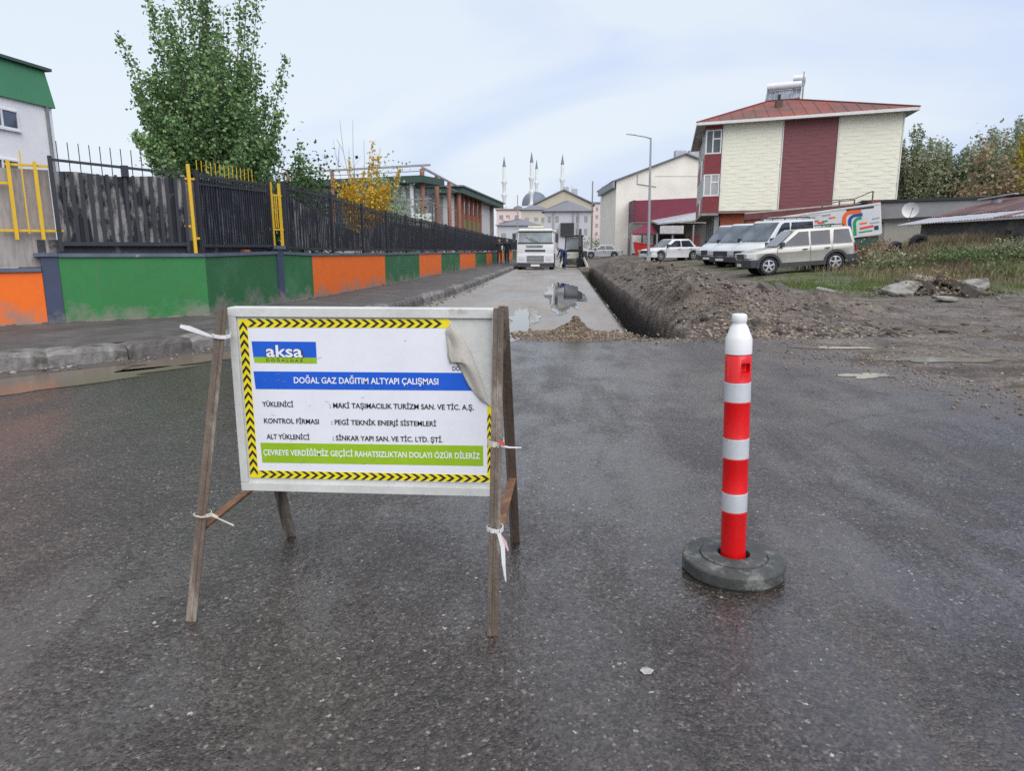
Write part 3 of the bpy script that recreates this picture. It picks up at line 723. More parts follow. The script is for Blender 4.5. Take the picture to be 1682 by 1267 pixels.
def make_fence():
    root = thing('metal_fence', 'black and yellow metal bar fence backed with weathered sheets on the wall', 'fence', (-6.0, 14.0, 1.25))
    off = root.location
    unit = MB().box(-.5, .5, -.5, .5, 0, 1).mesh('bar'); unit_b = unit; unit_b.materials.append(BLACK)
    unit_y = unit.copy(); unit_y.materials.clear(); unit_y.materials.append(YEL)
    def fbar(s, d, z0, z1, w, name='bar', yellow=False, th=None):
        p = wpt(s, d); q = wpt(s + .05, d); an = math.atan2(q.y - p.y, q.x - p.x)
        return inst(unit_y if yellow else unit_b, name, root, (p.x - off.x, p.y - off.y, z0 - off.z), (random.uniform(-.006, .006), random.uniform(-.006, .006), an), (w, th or w, z1 - z0))
    def rail(s0, s1, d, zf, w, h, name='rail', mat=BLACK):
        return strip(MB(), s0, s1, d, d + w, lambda s: zf(s) - h, zf).build(name, mat, root)
    def backing(s0, s1, d, z0, topf, mat, pitch, amp, name='backing_sheet'):
        n = max(4, int((s1 - s0) / (pitch / 4))); V = []; F = []
        for k in range(n + 1):
            s = s0 + (s1 - s0) * k / n; dd = d + amp * math.sin(2 * math.pi * (s - s0) / pitch) + .006 * noise.noise(Vector((s * 3, 0, 1)))
            a = wpt(s, dd); V += [(a.x, a.y, z0), (a.x, a.y, topf(s))]
            b = wpt(s, dd + .004); V += [(b.x, b.y, z0), (b.x, b.y, topf(s))]
        for k in range(n):
            i = 4 * k; F += [(i, i + 4, i + 5, i + 1), (i + 2, i + 3, i + 7, i + 6), (i + 1, i + 5, i + 7, i + 3)]
        return MB().add(V, F).build(name, mat, root, fix=False)
    sB, sC, sD, sE = WC[1], WC[2], WC[3], WC[4]
    # left of the pillar: low black frame and tan sheet
    backing(sB - 1.7, sB + .30, .17, 1.05, lambda s: 2.50, SHEET_0, .5, .008)
    for k in range(9): fbar(sB - .62 - .13 * k, .08, 1.06, 2.3, .05)
    rail(sB - 1.8, sB - .5, .06, lambda s: 1.13, .04, .05)
    # yellow ladder beside the pillar
    for ds in (-.20, .13): fbar(sB + ds, .03, 1.46, 2.60, .048, 'post', True)
    fbar(sB - .04, .045, 1.55, 2.75, .018, 'bar', True)
    for z, a, b in ((2.55, -.24, .36), (1.60, -.40, .40), (2.28, -.55, -.2)): strip(MB(), sB + a, sB + b, .052, .088, lambda s: z - .022, lambda s: z + .012).build('rail', YEL, root)
    # panel A
    a0, a1 = sB + .34, sC - .24
    backing(a0, a1, .10, 1.40, lambda s: 2.47 + .02 * math.sin(s * 5), SHEET_A, .42, .010)
    rail(a0 - .02, a1 + .02, .03, lambda s: 1.43, .05, .06); rail(a0 - .02, a1 + .02, .04, lambda s: ftop(s) - .02, .03, .04)
    fbar(a0, .05, 1.28, 2.70, .06, 'post'); fbar(a1, .05, 1.28, 2.50, .05, 'post'); fbar(a0 + .98, .05, 2.45, 2.62, .10, 'post')
    n = 15
    for k in range(1, n): fbar(a0 + (a1 - a0) * k / n, .055, 1.40, 2.47, random.uniform(.038, .06), th=.03)
    for k in range(11): s = a0 + .10 + .142 * k; fbar(s, .06, 2.40, ftop(s) + .24, .012, 'spike')
    backing(a0 - .3, sC - .005, .16, 1.20, lambda s: 1.46, DARKLOW, .5, .004)
    # yellow corner post with stubs
    backing(sC - .3, sC - .01, .19, 1.26, lambda s: 2.42, SHEET_0, .5, .005)
    fbar(sC - .14, .0, 1.25, 2.70, .050, 'post', True)
    for z, a, b in ((2.47, -.26, -.02), (1.70, -.27, -.13), (1.50, -.12, -.01)): strip(MB(), sC + a, sC + b, .03, .065, lambda s: z - .02, lambda s: z + .015).build('rail', YEL, root)
    # panel B
    b0, b1 = sC + .02, sD - .16
    backing(b0, b1, .10, 1.36, lambda s: 2.50 - .015 * (s - b0), SHEET_B, .19, .016)
    rail(b0, b1, .03, lambda s: 1.40, .05, .05); rail(b0, b1, .04, lambda s: ftop(s) - .03, .035, .045); rail(b0, b1, .04, lambda s: ftop(s) - .17, .03, .03)
    fbar(b0, .05, 1.26, 2.62, .06, 'post'); fbar(b1, .05, 1.26, 2.72, .06, 'post')
    n = 30
    for k in range(1, n): fbar(b0 + (b1 - b0) * k / n, .055, 1.36, 2.60, .022)
    for k in range(14): s = b0 + .06 + .15 * k; fbar(s, .06, 2.52, ftop(s) + .20, .009, 'spike', True)
    strip(MB(), sC + .9 + .6, sC + 1.72 + .0, .05, .2, lambda s: 1.262, lambda s: 1.30).build('brick', pm('loose_brick', S(205, 120, 80, .8), .85), root)
    backing(b0, b1 + .12, .16, 1.20, lambda s: 1.42, DARKLOW, .5, .004)
    # yellow ladder at the second pillar
    for ds in (-.12, .22): fbar(sD + ds, .03, 1.38, 2.66, .045, 'post', True)
    for ds in (-.02, .05, .12): fbar(sD + ds, .045, 1.75, 2.40, .016, 'bar', True)
    for z in (2.42, 1.72): strip(MB(), sD - .2, sD + .34, .052, .085, lambda s: z - .02, lambda s: z + .012).build('rail', YEL, root)
    # long run to the far end
    c0 = sD + .40; cend = s_at_y(78)
    posts = []; s = c0
    while s < cend: posts.append(s); s += 2.45
    cnt = 0; farm = MB()
    for i in range(len(posts) - 1):
        p, q = posts[i], posts[i + 1]; y = wpt(p).y
        fbar(p, .05, 1.0, ftop(p) + .06, .07, 'post')
        sag = [.02, .42, .50, .06, .05, .1, .05][i] if i < 7 else .06
        sg2 = [.40, .62, .12, .08, .08, .05, .05][i] if i < 7 else .06
        backing(p + .05, q - .05, .11, wtop(p) + .06, (lambda s, p=p, q=q, a=sag, b=sg2: ftop(s) - .15 - a - (b - a) * (s - p) / (q - p) - .05 * math.sin(3.1 * (s - p) / (q - p)) + .03 * noise.noise(Vector((s * 4, 0, 0)))), SHEET_C if i < 3 else SHEET_B, .20, .014)
        rail(p, q, .03, lambda s: wtop(s) + .13, .05, .05); rail(p, q, .04, lambda s: ftop(s) - .06, .035, .04)
        n = 21 if i < 9 else 16
        for k in range(1, n):
            s = p + (q - p) * k / n
            if i < 9: fbar(s, .055, wtop(s) + .09, ftop(s) + .02, .020)
            else:
                a = wpt(s, .055); farm.bar((a.x, a.y, wtop(s) + .09), (a.x, a.y, ftop(s) + .02), .022)
    o = farm.build('far_bars', BLACK, root, fix=False); o['kind'] = 'stuff'
make_fence()

# ------------------------------------------------------------------ road-works sign
def text_mesh(body, bold=.02):
    cu = bpy.data.curves.new('lettering', 'FONT'); cu.body = body; cu.size = 1.0; cu.offset = bold; cu.fill_mode = 'FRONT'; cu.resolution_u = 3
    o = bpy.data.objects.new('lettering', cu); COL.objects.link(o)
    me = evaluated(o); bpy.data.objects.remove(o); bpy.data.curves.remove(cu)
    return me
CAPH = None
def lettering(parent, body, x0, x1, z0, cap, y, mat, bold=.02, tilt=0.):
    """printed words standing on an X-Z plane facing -Y; x0..x1 wide, cap-height 'cap', baseline z0"""
    global CAPH
    if CAPH is None:
        h = text_mesh('H', 0.); CAPH = max(v.co.y for v in h.vertices)
    me = text_mesh(body, min(bold, .010)); n = len(me.vertices)
    co = np.empty(n * 3, np.float32); me.vertices.foreach_get('co', co); co = co.reshape(-1, 3)
    mn, mx = co[:, 0].min(), co[:, 0].max()
    X = x0 + (co[:, 0] - mn) / (mx - mn) * (x1 - x0); Z = z0 + co[:, 1] / CAPH * cap + (X - x0) * tilt
    off = origin_of(parent); faces = [tuple(p.vertices) for p in me.polygons]
    V = []; F = []; k = max(0., bold - .010) * cap * .75
    for q, (dx, dz) in enumerate(((0, 0), (-k, 0), (k, 0), (0, k * .7), (0, -k * .7)) if k > 0 else ((0, 0),)):
        F += [tuple(i + len(V) for i in f) for f in faces]
        V += list(zip((X + dx - off.x).tolist(), [y - .00012 * q - off.y] * n, (Z + dz - off.z).tolist()))
    nm = bpy.data.meshes.new('lettering'); nm.from_pydata(V, [], F); nm.materials.append(mat); nm.update(); bpy.data.meshes.remove(me)
    o = bpy.data.objects.new('lettering', nm); COL.objects.link(o); o.parent = parent; return o
INK = pm('ink_black', (.018, .018, .022), .5, .1, 20.)
PAPER = pm('sign_vinyl', (.80, .81, .86), .42, .025, 5., col2=(.60, .60, .60), thr=.745, sc2=26., soft=.03)
WHITEP = pm('print_white', (.86, .87, .88), .45, .03, 6.)
BLUEP = pm('print_blue', S(26, 92, 205), .40, .05, 4., col2=(.55, .62, .75), thr=.735, sc2=22., soft=.02)
LIMEP = pm('print_lime', S(150, 188, 34), .42, .05, 4., col2=(.6, .66, .4), thr=.75, sc2=22., soft=.02)
TAPEY = pm('tape_yellow', S(246, 222, 32), .42, .06, 8., col2=(.35, .28, .06), thr=.74, sc2=18.)
BOARD = pm('board_white_metal', (.62, .62, .59), .45, .10, 4., col2=(.36, .30, .22), thr=.68, sc2=6., bump=.05)
BACKV = pm('vinyl_back', (.46, .43, .38), .55, .08, 8.)
RUSTY = pm('leg_brown_metal', (.115, .084, .062), .62, .30, 7., col2=(.27, .23, .19), thr=.60, sc2=9., stretch=(1, 1, .12), bump=.35, bsc=60)
RUST2 = pm('brace_rust', (.17, .085, .045), .75, .3, 9., col2=(.30, .16, .07), thr=.56, sc2=12., bump=.3)
PLASTW = pm('plastic_white', (.72, .71, .70), .35, .06, 6.)
STRING = pm('tie_string', (.60, .54, .46), .7, .1, 20.)
def make_sign():
    root = thing('roadworks_sign', 'trestle sign with white board, blue and lime bands and chevron tape border', 'sign', (-.78, 2.65, 0))
    # angle-iron legs
    def leg(p0, p1, sx, sy, lab):
        p0, p1 = Vector(p0), Vector(p1); m = MB()
        w, t = .040, .006
        a = (p1 - p0).normalized(); x = Vector((sx, 0, 0)); x = (x - a * x.dot(a)).normalized(); y = Vector((0, sy, 0)); y = (y - a * y.dot(a)).normalized()
        prof = [(0, 0), (w, 0), (w, t), (t, t), (t, w), (0, w)]
        pts = [p0 + x * u + y * v for u, v in prof]
        m.prism(pts, p1 - p0)
        # folded lip down the middle of the face
        m.prism([p0 + x * (w * .45) - y * .004, p0 + x * (w * .62) - y * .004, p0 + x * (w * .62), p0 + x * (w * .45)], p1 - p0)
        o = m.build('leg', RUSTY, root, bevel=.0012, seg=1); o['label'] = lab; return o
    leg((-1.365, 2.262, 0), (-1.312, 2.585, 1.122), 1, 1, 'front left leg')
    leg((-.250, 2.242, 0), (-.254, 2.580, 1.130), 1, 1, 'front right leg')
    leg((-1.285, 3.045, 0), (-1.310, 2.735, 1.115), 1, -1, 'rear left leg')
    leg((-.222, 3.055, 0), (-.250, 2.735, 1.125), 1, -1, 'rear right leg')
    for x, z0, z1 in ((-1.318, .335, .372), (-.222, .33, .362)):
        m = MB(); m.bar((x, 2.365, z0), (x + .012, 2.965, z0 + .015), .034, .005); m.bar((x - .016, 2.365, z0 - .016), (x - .004, 2.965, z0 - .001), .005, .034); m.build('brace', RUST2, root)
    # board: folded metal tray
    x0, x1, z0, z1 = -1.290, -.245, .378, 1.122; yf, yk = 2.622, 2.690
    b = MB().box(x0, x1, yf + .012, yk, z0, z1).build('board', BOARD, root, bevel=.003)
    fl = MB(); w = .036
    fl.box(x0, x1, yf, yf + .011, z1 - w, z1 - .001); fl.box(x0, x1, yf, yf + .011, z0 + .001, z0 + w)
    fl.box(x0, x0 + .030, yf, yf + .011, z0 + w + .001, z1 - w - .001); fl.box(x1 - .018, x1, yf, yf + .011, z0 + w + .001, z1 - w - .001)
    fl.build('rim', BOARD, b, bevel=.002)
    yp = yf + .0100   # poster lies on the tray floor, just proud
    def flat(name, pts, mat, dy, th=.0006): return MB().prism([(x, yp - dy, z) for x, z in pts], (0, th, 0)).build(name, mat, b)
    # poster with its torn top-right corner
    diag = [(-.418, 1.066), (-.385, 1.030), (-.352, .972), (-.322, .900), (-.298, .820), (-.280, .765), (-.268, .742)]
    flat('poster', [(-1.252, .432), (-.266, .432)] + diag[::-1] + [(-.43, 1.082), (-1.252, 1.076)], PAPER, .0012, .001)
    flat('tape', [(-1.252, 1.043), (-.415, 1.048), (-.43, 1.082), (-1.252, 1.076)], TAPEY, .0022)
    flat('tape', [(-1.252, .432), (-1.218, .432), (-1.218, 1.0425), (-1.252, 1.0425)], TAPEY, .0022)
    flat('tape', [(-1.2175, .432), (-.266, .436), (-.266, .466), (-1.2175, .464)], TAPEY, .0022)
    flat('tape', [(-.286, .467), (-.266, .467), (-.268, .742), (-.284, .765)], TAPEY, .0022)
    ch = MB(); p = .0345
    def chev(cx, cz, dx, dz, h):
        # arrow head pointing along (dx,dz), arms +-h across
        ax = np.array((dx, dz)); px = np.array((-dz, dx)); c = np.array((cx, cz)); t = .0145
        q = [c + px * h - ax * .011, c + ax * .011, c - px * h - ax * .011, c - px * h + ax * (t - .011), c + ax * (t + .011), c + px * h + ax * (t - .011)]
        for poly in ((0, 1, 4, 5), (1, 2, 3, 4)): ch.prism([(q[k][0], yp - .0034, q[k][1]) for k in poly], (0, .0008, 0))
    x = -1.205
    while x < -.455: chev(x, 1.0615 + (x + 1.25) * .004, 1, 0, .0155); x += p
    z = .455
    while z < 1.05: chev(-1.235, z, 0, 1, .0155); z += p
    x = -1.20
    while x < -.285: chev(x, .4485 + (x + 1.2) * .002, 1, 0, .0148); x += p
    z = .485
    while z < .70: chev(-.276, z, 0, 1, .0085); z += p
    ch.build('chevrons', INK, b)
    flat('logo_panel', [(-1.203, .928), (-.950, .928), (-.950, .990), (-1.206, .990)], BLUEP, .0022)
    flat('logo_panel', [(-1.200, .905), (-.950, .905), (-.950, .9278), (-1.203, .9278)], LIMEP, .0022)
    y1 = yp - .0028; y2 = yp - .0034
    for bx in ((-.006, .003), (.004, -.002)): pass
    lettering(b, 'aksa', -1.153, -1.001, .929, .046, y1, INK, .075)
    lettering(b, 'aksa', -1.150, -1.006, .930, .045, y2, WHITEP, .035)
    lettering(b, 'D O Ğ A L G A Z', -1.152, -1.005, .9105, .0105, y1, INK, .01)
    flat('title_band', [(-1.203, .800), (-.297, .806), (-.312, .845), (-.322, .8755), (-1.207, .871)], BLUEP, .0022)
    flat('footer_band', [(-1.197, .497), (-.302, .503), (-.302, .586), (-1.200, .580)], LIMEP, .0022)
    lettering(b, 'DOĞAL GAZ DAĞITIM ALTYAPI ÇALIŞMASI', -1.046, -.474, .826, .0235, y1, WHITEP, .028, .004)
    lettering(b, 'YÜKLENİCİ', -1.180, -1.055, .730, .0195, y1, INK, .028)
    lettering(b, ': MAKİ TAŞIMACILIK TURİZM SAN. VE TİC. A.Ş.', -.908, -.337, .7285, .0200, y1, INK, .028, .002)
    lettering(b, 'KONTROL FİRMASI', -1.178, -.955, .662, .0195, y1, INK, .028)
    lettering(b, ': PEGİ TEKNİK ENERJİ SİSTEMLERİ', -.905, -.486, .661, .0195, y1, INK, .028, .002)
    lettering(b, 'ALT YÜKLENİCİ', -1.172, -.997, .597, .0195, y1, INK, .028)
    lettering(b, ': SİNKAR YAPI SAN. VE TİC. LTD. ŞTİ.', -.902, -.462, .5965, .0195, y1, INK, .028, .002)
    lettering(b, 'ÇEVREYE VERDİĞİMİZ GEÇİCİ RAHATSIZLIKTAN DOLAYI ÖZÜR DİLERİZ', -1.190, -.315, .529, .0225, y1, WHITEP, .028, .004)
    lettering(b, 'DOĞAL', -.418, -.352, .884, .016, y1, INK, .01)
    # scratches on the print
    sc = MB()
    for k in range(26):
        x = random.uniform(-1.19, -.5); z = random.choice((random.uniform(.49, .60), random.uniform(.81, .86), random.uniform(.60, 1.0)))
        a = random.uniform(-.6, .9); l = random.uniform(.004, .022); w = random.uniform(.0006, .0013); dx, dz = math.cos(a) * l, math.sin(a) * l
        sc.prism([(x, yp - .0040, z), (x + dx, yp - .0040, z + dz), (x + dx - w * math.sin(a), yp - .0040, z + dz + w), (x - w * math.sin(a), yp - .0040, z + w)], (0, .0005, 0))
    sc.build('scratches', pm('scratch_grey', (.30, .30, .31), .7), b)
    # curled flap showing the grey back of the vinyl
    V = []; F = []; nu, nv = 18, 12
    fold = diag
    def fpt(u):
        k = u * (len(fold) - 1); i = min(int(k), len(fold) - 2); t = k - i
        return np.array(fold[i]) * (1 - t) + np.array(fold[i + 1]) * t
    for i in range(nu + 1):
        u = i / nu; f = fpt(u)
        # flap reach towards the lower left, longest near u=.45
        reach = .088 * max(0, math.sin(math.pi * min(1, u * .98 + .02))) ** .75 * (1 + .28 * math.exp(-((u - .42) / .10) ** 2)) * (1.1 - .55 * u)
        d = np.array((-.86, -.10)) if u < .5 else np.array((-.80, .15)); d = d / np.linalg.norm(d)
        for j in range(nv + 1):
            v = j / nv; curl = .017 * math.sin(math.pi * min(1., v * 1.05)) * (reach / .09) + .010 * v * math.sin(u * 17) * (reach / .09)
            q = f + d * reach * v + np.array((.004, 0)) * math.sin(v * 3)
            V.append((q[0], yp - .004 - abs(curl), q[1] + .006 * math.sin(v * 5 + u * 9) * v))
    for i in range(nu):
        for j in range(nv):
            a = i * (nv + 1) + j; F.append((a, a + 1, a + nv + 2, a + nv + 1))
    o = MB().add(V, F).build('peeling_flap', BACKV, b, smooth=True, fix=False)
    md = o.modifiers.new('t', 'SOLIDIFY'); md.thickness = .0008
    # ties
    def ribbon(name, pts, w, mat, nrm=(0, -1, .2)):
        V = []; n = len(pts); N = Vector(nrm).normalized()
        for i, p in enumerate(pts):
            p = Vector(p); t = (Vector(pts[min(i + 1, n - 1)]) - Vector(pts[max(i - 1, 0)])).normalized(); s = t.cross(N).normalized() * (w[i] if isinstance(w, list) else w) / 2
            V += [p - s, p + s, p + s + N * .0015, p - s + N * .0015]
        F = []
        for i in range(n - 1):
            for q in range(4): F.append((4 * i + q, 4 * i + (q + 1) % 4, 4 * i + 4 + (q + 1) % 4, 4 * i + 4 + q))
        return MB().add(V, F).build(name, mat, root)
    def wrap(x, y, z, rx, ry, h, mat, name='tie'):
        MB().lathe([(1, 0), (1.02, h * .4), (1, h)], 10, (0, 0, 0)).v
        m = MB(); n = 10
        for k in range(n):
            a0, a1 = 2 * math.pi * k / n, 2 * math.pi * (k + 1) / n
            m.bar((x + rx * math.cos(a0), y + ry * math.sin(a0), z + .003 * math.sin(a0 * 2)), (x + rx * math.cos(a1), y + ry * math.sin(a1), z + .003 * math.sin(a1 * 2)), .003, h)
        m.build(name, mat, root)
    wrap(-1.297, 2.575, 1.018, .034, .034, .014, PLASTW); ribbon('tie_tail', [(-1.318, 2.545, 1.018), (-1.345, 2.53, 1.032), (-1.385, 2.51, 1.052), (-1.415, 2.50, 1.062)], [.006, .014, .019, .012], PLASTW)
    wrap(-1.330, 2.385, .372, .032, .032, .006, STRING); ribbon('tie_tail', [(-1.305, 2.352, .372), (-1.27, 2.34, .384), (-1.235, 2.34, .368), (-1.185, 2.33, .352)], .005, STRING)
    ribbon('tie_tail', [(-1.30, 2.352, .380), (-1.275, 2.345, .39), (-1.25, 2.345, .377)], .006, STRING)
    wrap(-.232, 2.372, .352, .030, .030, .016, PLASTW); ribbon('tie_tail', [(-.215, 2.335, .350), (-.200, 2.33, .30), (-.196, 2.32, .24), (-.188, 2.315, .175)], [.012, .016, .013, .004], PLASTW)
    ribbon('tie_tail', [(-.213, 2.338, .345), (-.192, 2.335, .315), (-.180, 2.33, .285)], [.010, .012, .004], pm('tie_pink', (.62, .38, .38), .5))
    wrap(-.236, 2.462, .648, .030, .032, .020, STRING); ribbon('tie_tail', [(-.215, 2.43, .646), (-.185, 2.43, .640), (-.140, 2.43, .640)], [.008, .006, .004], PLASTW)
    ribbon('tie_tail', [(-.222, 2.425, .662), (-.208, 2.42, .658), (-.20, 2.42, .648)], [.010, .014, .004], pm('tie_red', (.5, .06, .06), .5))
make_sign()

# ------------------------------------------------------------------ striped delineator post
def make_post():
    root = thing('delineator_post', 'red and white striped plastic post on a round black rubber base', 'bollard', (.738, 2.83, 0))
    RED = pm('post_red', S(222, 12, 18), .36, .07, 3., coat=.25, col2=S(150, 30, 28), thr=.70, sc2=16., soft=.06); WHT = pm('post_white', (.80, .80, .80), .38, .03, 3.); REF = pm('reflective_white', (.62, .64, .67), .32, .06, 5., metal=.15, col2=(.42, .42, .42), thr=.66, sc2=20., soft=.06)
    RUB = pm('rubber_base', (.062, .064, .060), .66, .28, 12., bump=.35, bsc=90, col2=(.20, .20, .18), thr=.60, sc2=14., soft=.08)
    splash(RED, (.20, .165, .13), .16); splash(REF, (.30, .28, .25), .10)
    lean = Matrix.Rotation(R(-2.0), 4, 'Y')
    def put(m, name, mat, parent=root, n=True):
        m.v = [tuple(lean @ Vector(p)) for p in m.v]; return m.build(name, mat, parent, world=False, smooth=True)
    base = MB().lathe([(.0, .0), (.198, .0), (.204, .012), (.2095, .014), (.2105, .058), (.2065, .066), (.196, .0685), (.1405, .0715), (.1395, .0655), (.1355, .0655), (.1345, .0755), (.128, .0785), (.0685, .0815), (.0655, .0795), (.064, .050), (0, .050)], 64).build('base', RUB, root, world=False)
    base.data.polygons.foreach_set('use_smooth', [True] * len(base.data.polygons)); base.data.set_sharp_from_angle(angle=R(24))
    body = MB(); r = .0515
    prof = [(.044, .030), (r, .032)]
    edges = [(.272, .355), (.502, .588), (.738, .820)]
    for a, b in edges: prof += [(r, a - .006), (r + .0014, a - .002), (r - .0015, a), (r - .0015, b), (r + .0014, b + .002), (r, b + .006)]
    prof += [(r, .926), (r - .003, .930), (.0, .930)]
    body = MB().lathe([(0, .03)] + prof, 40)
    o = put(body, 'tube', RED)
    # grip slot cut into the top red ring
    cut = MB().box(-.022, .022, -.03, .03, -.019, .019).build('cutter', RED, None, bevel=.012, seg=4)
    d = Vector((.40, -.92, 0)).normalized(); cut.location = root.location + lean @ (Vector((0, 0, .880)) + d * .052); cut.rotation_euler = (0, 0, math.atan2(d.y, d.x) + math.pi / 2)
    bo = o.modifiers.new('b', 'BOOLEAN'); bo.operation = 'DIFFERENCE'; bo.object = cut; bo.solver = 'EXACT'
    me = evaluated(o); o.modifiers.clear(); old = o.data; o.data = me; bpy.data.objects.remove(cut)
    for a, b in edges: put(MB().lathe([(r - .001, a + .001), (r + .0006, a + .003), (r + .0006, b - .003), (r - .001, b - .001)], 40), 'reflective_band', REF)
    put(MB().lathe([(0, .9305), (r - .004, .9305), (r + .0005, .934), (r + .0005, .992), (r - .004, 1.004), (.034, 1.040), (.0275, 1.050), (.0265, 1.056), (.0285, 1.060), (.0300, 1.066), (.0300, 1.082), (.027, 1.090), (.020, 1.092), (0, 1.092)], 40), 'cap', WHT)
make_post()
o = MB().add([(.278, 2.05, .003), (.300, 2.052, .003), (.312, 2.068, .008), (.302, 2.085, .004), (.290, 2.078, .013), (.276, 2.088, .004), (.266, 2.066, .007), (.290, 2.066, .016)], [(0, 1, 7), (1, 2, 7), (2, 3, 7), (3, 4, 7), (4, 5, 7), (5, 6, 7), (6, 0, 7)]).build('litter', pm('litter_pale', (.36, .34, .31), .6, .25, 40.), fix=False)
tag(o, 'small crumpled pale scrap on the wet asphalt', 'litter')

# ------------------------------------------------------------------ trees, shrubs, weeds
BARK = pm('bark_grey', (.13, .115, .095), .85, .25, 5., stretch=(1, 1, .2), bump=.4, bsc=20)
POPLAR = foliage('leaf_poplar', [(0.073, 0.141, 0.057), (0.120, 0.226, 0.084), (0.181, 0.307, 0.120), (0.254, 0.390, 0.160), (0.362, 0.471, 0.200)], .32)
BUSHG = foliage('leaf_bush', [(0.026, 0.056, 0.022), (0.056, 0.112, 0.035), (0.112, 0.192, 0.064)], .2)
YELLOWL = foliage('leaf_yellow', [(.50, .28, .02), (.66, .42, .03), (.76, .52, .06), (.52, .38, .05)], .35)
WILLOW = foliage('leaf_willow', [(0.150, 0.188, 0.128), (0.270, 0.315, 0.225), (0.405, 0.450, 0.345), (0.540, 0.555, 0.435)], .25)
WILLOWD = foliage('leaf_willow_dark', [(0.116, 0.167, 0.093), (0.233, 0.309, 0.182), (0.389, 0.466, 0.286)], .2)
OLIVE = foliage('leaf_olive', [(0.145, 0.167, 0.093), (0.255, 0.281, 0.162), (0.408, 0.408, 0.255)], .25)
BROWNL = foliage('leaf_brown', [(0.188, 0.131, 0.075), (0.319, 0.225, 0.131), (0.413, 0.319, 0.188)], .25)
def limb_tree(name, label, loc, group, nb, tips, leafmat, leafsize, per, spread, z0r, trunk_h, trunk_r, twig_r=.012, elong=1.25, seed=1, start=.25):
    """trunk, limbs that climb to given tips, leaves gathered round the limbs"""
    rnd = random.Random(seed)
    root = thing(name, label, 'tree', loc, 0, group)
    tr = MB(); pts = [(0, 0, -.1)]; rr = [trunk_r]
    for k in range(1, 6):
        pts.append((rnd.uniform(-.03, .03) * k, rnd.uniform(-.03, .03) * k, trunk_h * k / 5)); rr.append(trunk_r * (1 - .16 * k))
    tr.path(pts, rr, 8); tr.build('trunk', BARK, root, world=False, smooth=True)
    br = MB(); L = []
    for tip in tips:
        z0 = rnd.uniform(*z0r); a = Vector((0, 0, min(z0, trunk_h))); e = Vector(tip)
        mid = a.lerp(e, .5) + Vector((e.x * .16, e.y * .16, -.05 * (e - a).length)); prev = a
        n = 7; path = []
        for k in range(n + 1):
            t = k / n; path.append(a * (1 - t) ** 2 + mid * 2 * t * (1 - t) + e * t * t)
        br.path(path, [max(twig_r * (1 - k / (n + 1)) * 2.2, .004) for k in range(n + 1)], 4)
        for q in range(per):
            t = start + (1 - start) * rnd.random() ** .8; k = min(int(t * n), n - 1); p = path[k].lerp(path[k + 1], t * n - k)
            w = spread * (1.15 - .75 * t)
            L.append((p.x + rnd.gauss(0, w), p.y + rnd.gauss(0, w), p.z + rnd.gauss(0, w * 1.2)))
    br.build('branches', BARK, root, world=False, fix=False)
    if L:
        o = bpy.data.objects.new('crown', leaves_mesh('crown', L, leafsize, leafmat, elong)); COL.objects.link(o); o.parent = root
    return root
rnd = random.Random(3)
tips = []
prof = [(0.0, 7.9), (.25, 7.5), (.5, 7.0), (.9, 6.1), (1.3, 5.2), (1.7, 4.2), (1.95, 3.3)]
for k in range(74):
    a = rnd.uniform(0, 6.283); r = 1.85 * math.sqrt(rnd.random())
    zt = interp(r, [p[0] for p in prof], [p[1] for p in prof]) * rnd.uniform(.72, 1.0)
    tips.append((r * math.cos(a), r * math.sin(a), max(zt, 2.6)))
tips += [(-.55, 0, 7.75), (-.35, .1, 8.0), (.05, 0, 8.2), (.12, .1, 7.7), (-.2, -.1, 7.6), (1.05, 0, 7.05), (1.15, .1, 6.7), (.9, -.1, 6.8), (-1.15, .1, 6.85), (-1.0, 0, 6.5), (-1.75, 0, 5.9), (1.75, .1, 5.4), (-1.8, .1, 4.6), (1.85, 0, 4.2), (1.7, .2, 3.3), (-1.65, .1, 3.2)]
for k in range(26):
    a = rnd.uniform(0, 6.283); r = rnd.uniform(.5, 1.5); tips.append((r * math.cos(a), r * math.sin(a), rnd.uniform(2.0, 3.3)))
limb_tree('poplar_tree', 'tall green leafy poplar behind the fence, left of the road', (-8.15, 16.4, .16), None, 0, [(x * k, y * k, z) for x, y, z in tips for k in ((.86 + .26 * sm(3.2, 6.2, z)) * (1 - .12 * sm(6.6, 8, z)),)], POPLAR, .073, 430, .17, (.7, 3.4), 4.6, .11, .014, 1.05, 2)
def dome_tips(rnd, n, rx, zlo, zhi, p=.6):
    out = []
    for k in range(n):
        a = rnd.uniform(0, 6.283); r = rx * math.sqrt(rnd.random()); z = zlo + (zhi - zlo) * (1 - (r / rx) ** 2 * p) * rnd.uniform(.55, 1.0)
        out.append((r * math.cos(a), r * math.sin(a), z))
    return out
limb_tree('young_poplar', 'slim young green tree with open crown behind the mottled fence', (-8.0, 21.5, .16), None, 0, dome_tips(rnd, 13, .55, 2.2, 4.1, .5) + [(.05, 0, 4.25), (-.1, 0, 3.9), (.35, 0, 3.8)], POPLAR, .080, 150, .13, (.6, 1.8), 2.2, .05, .009, 1.1, 4)
limb_tree('yellow_sapling', 'sapling with bright yellow autumn leaves behind the fence', (-7.15, 25.6, .16), None, 0, dome_tips(rnd, 22, 1.05, 2.3, 3.9, .35) + [(.35, 0, 4.9), (.2, .1, 4.5), (.55, 0, 4.4), (-.55, 0, 4.3), (1.3, 0, 3.9), (-1.1, 0, 3.6), (.9, .1, 3.6)], YELLOWL, .080, 120, .11, (.5, 1.6), 1.9, .05, .009, 1.5, 5, .2)
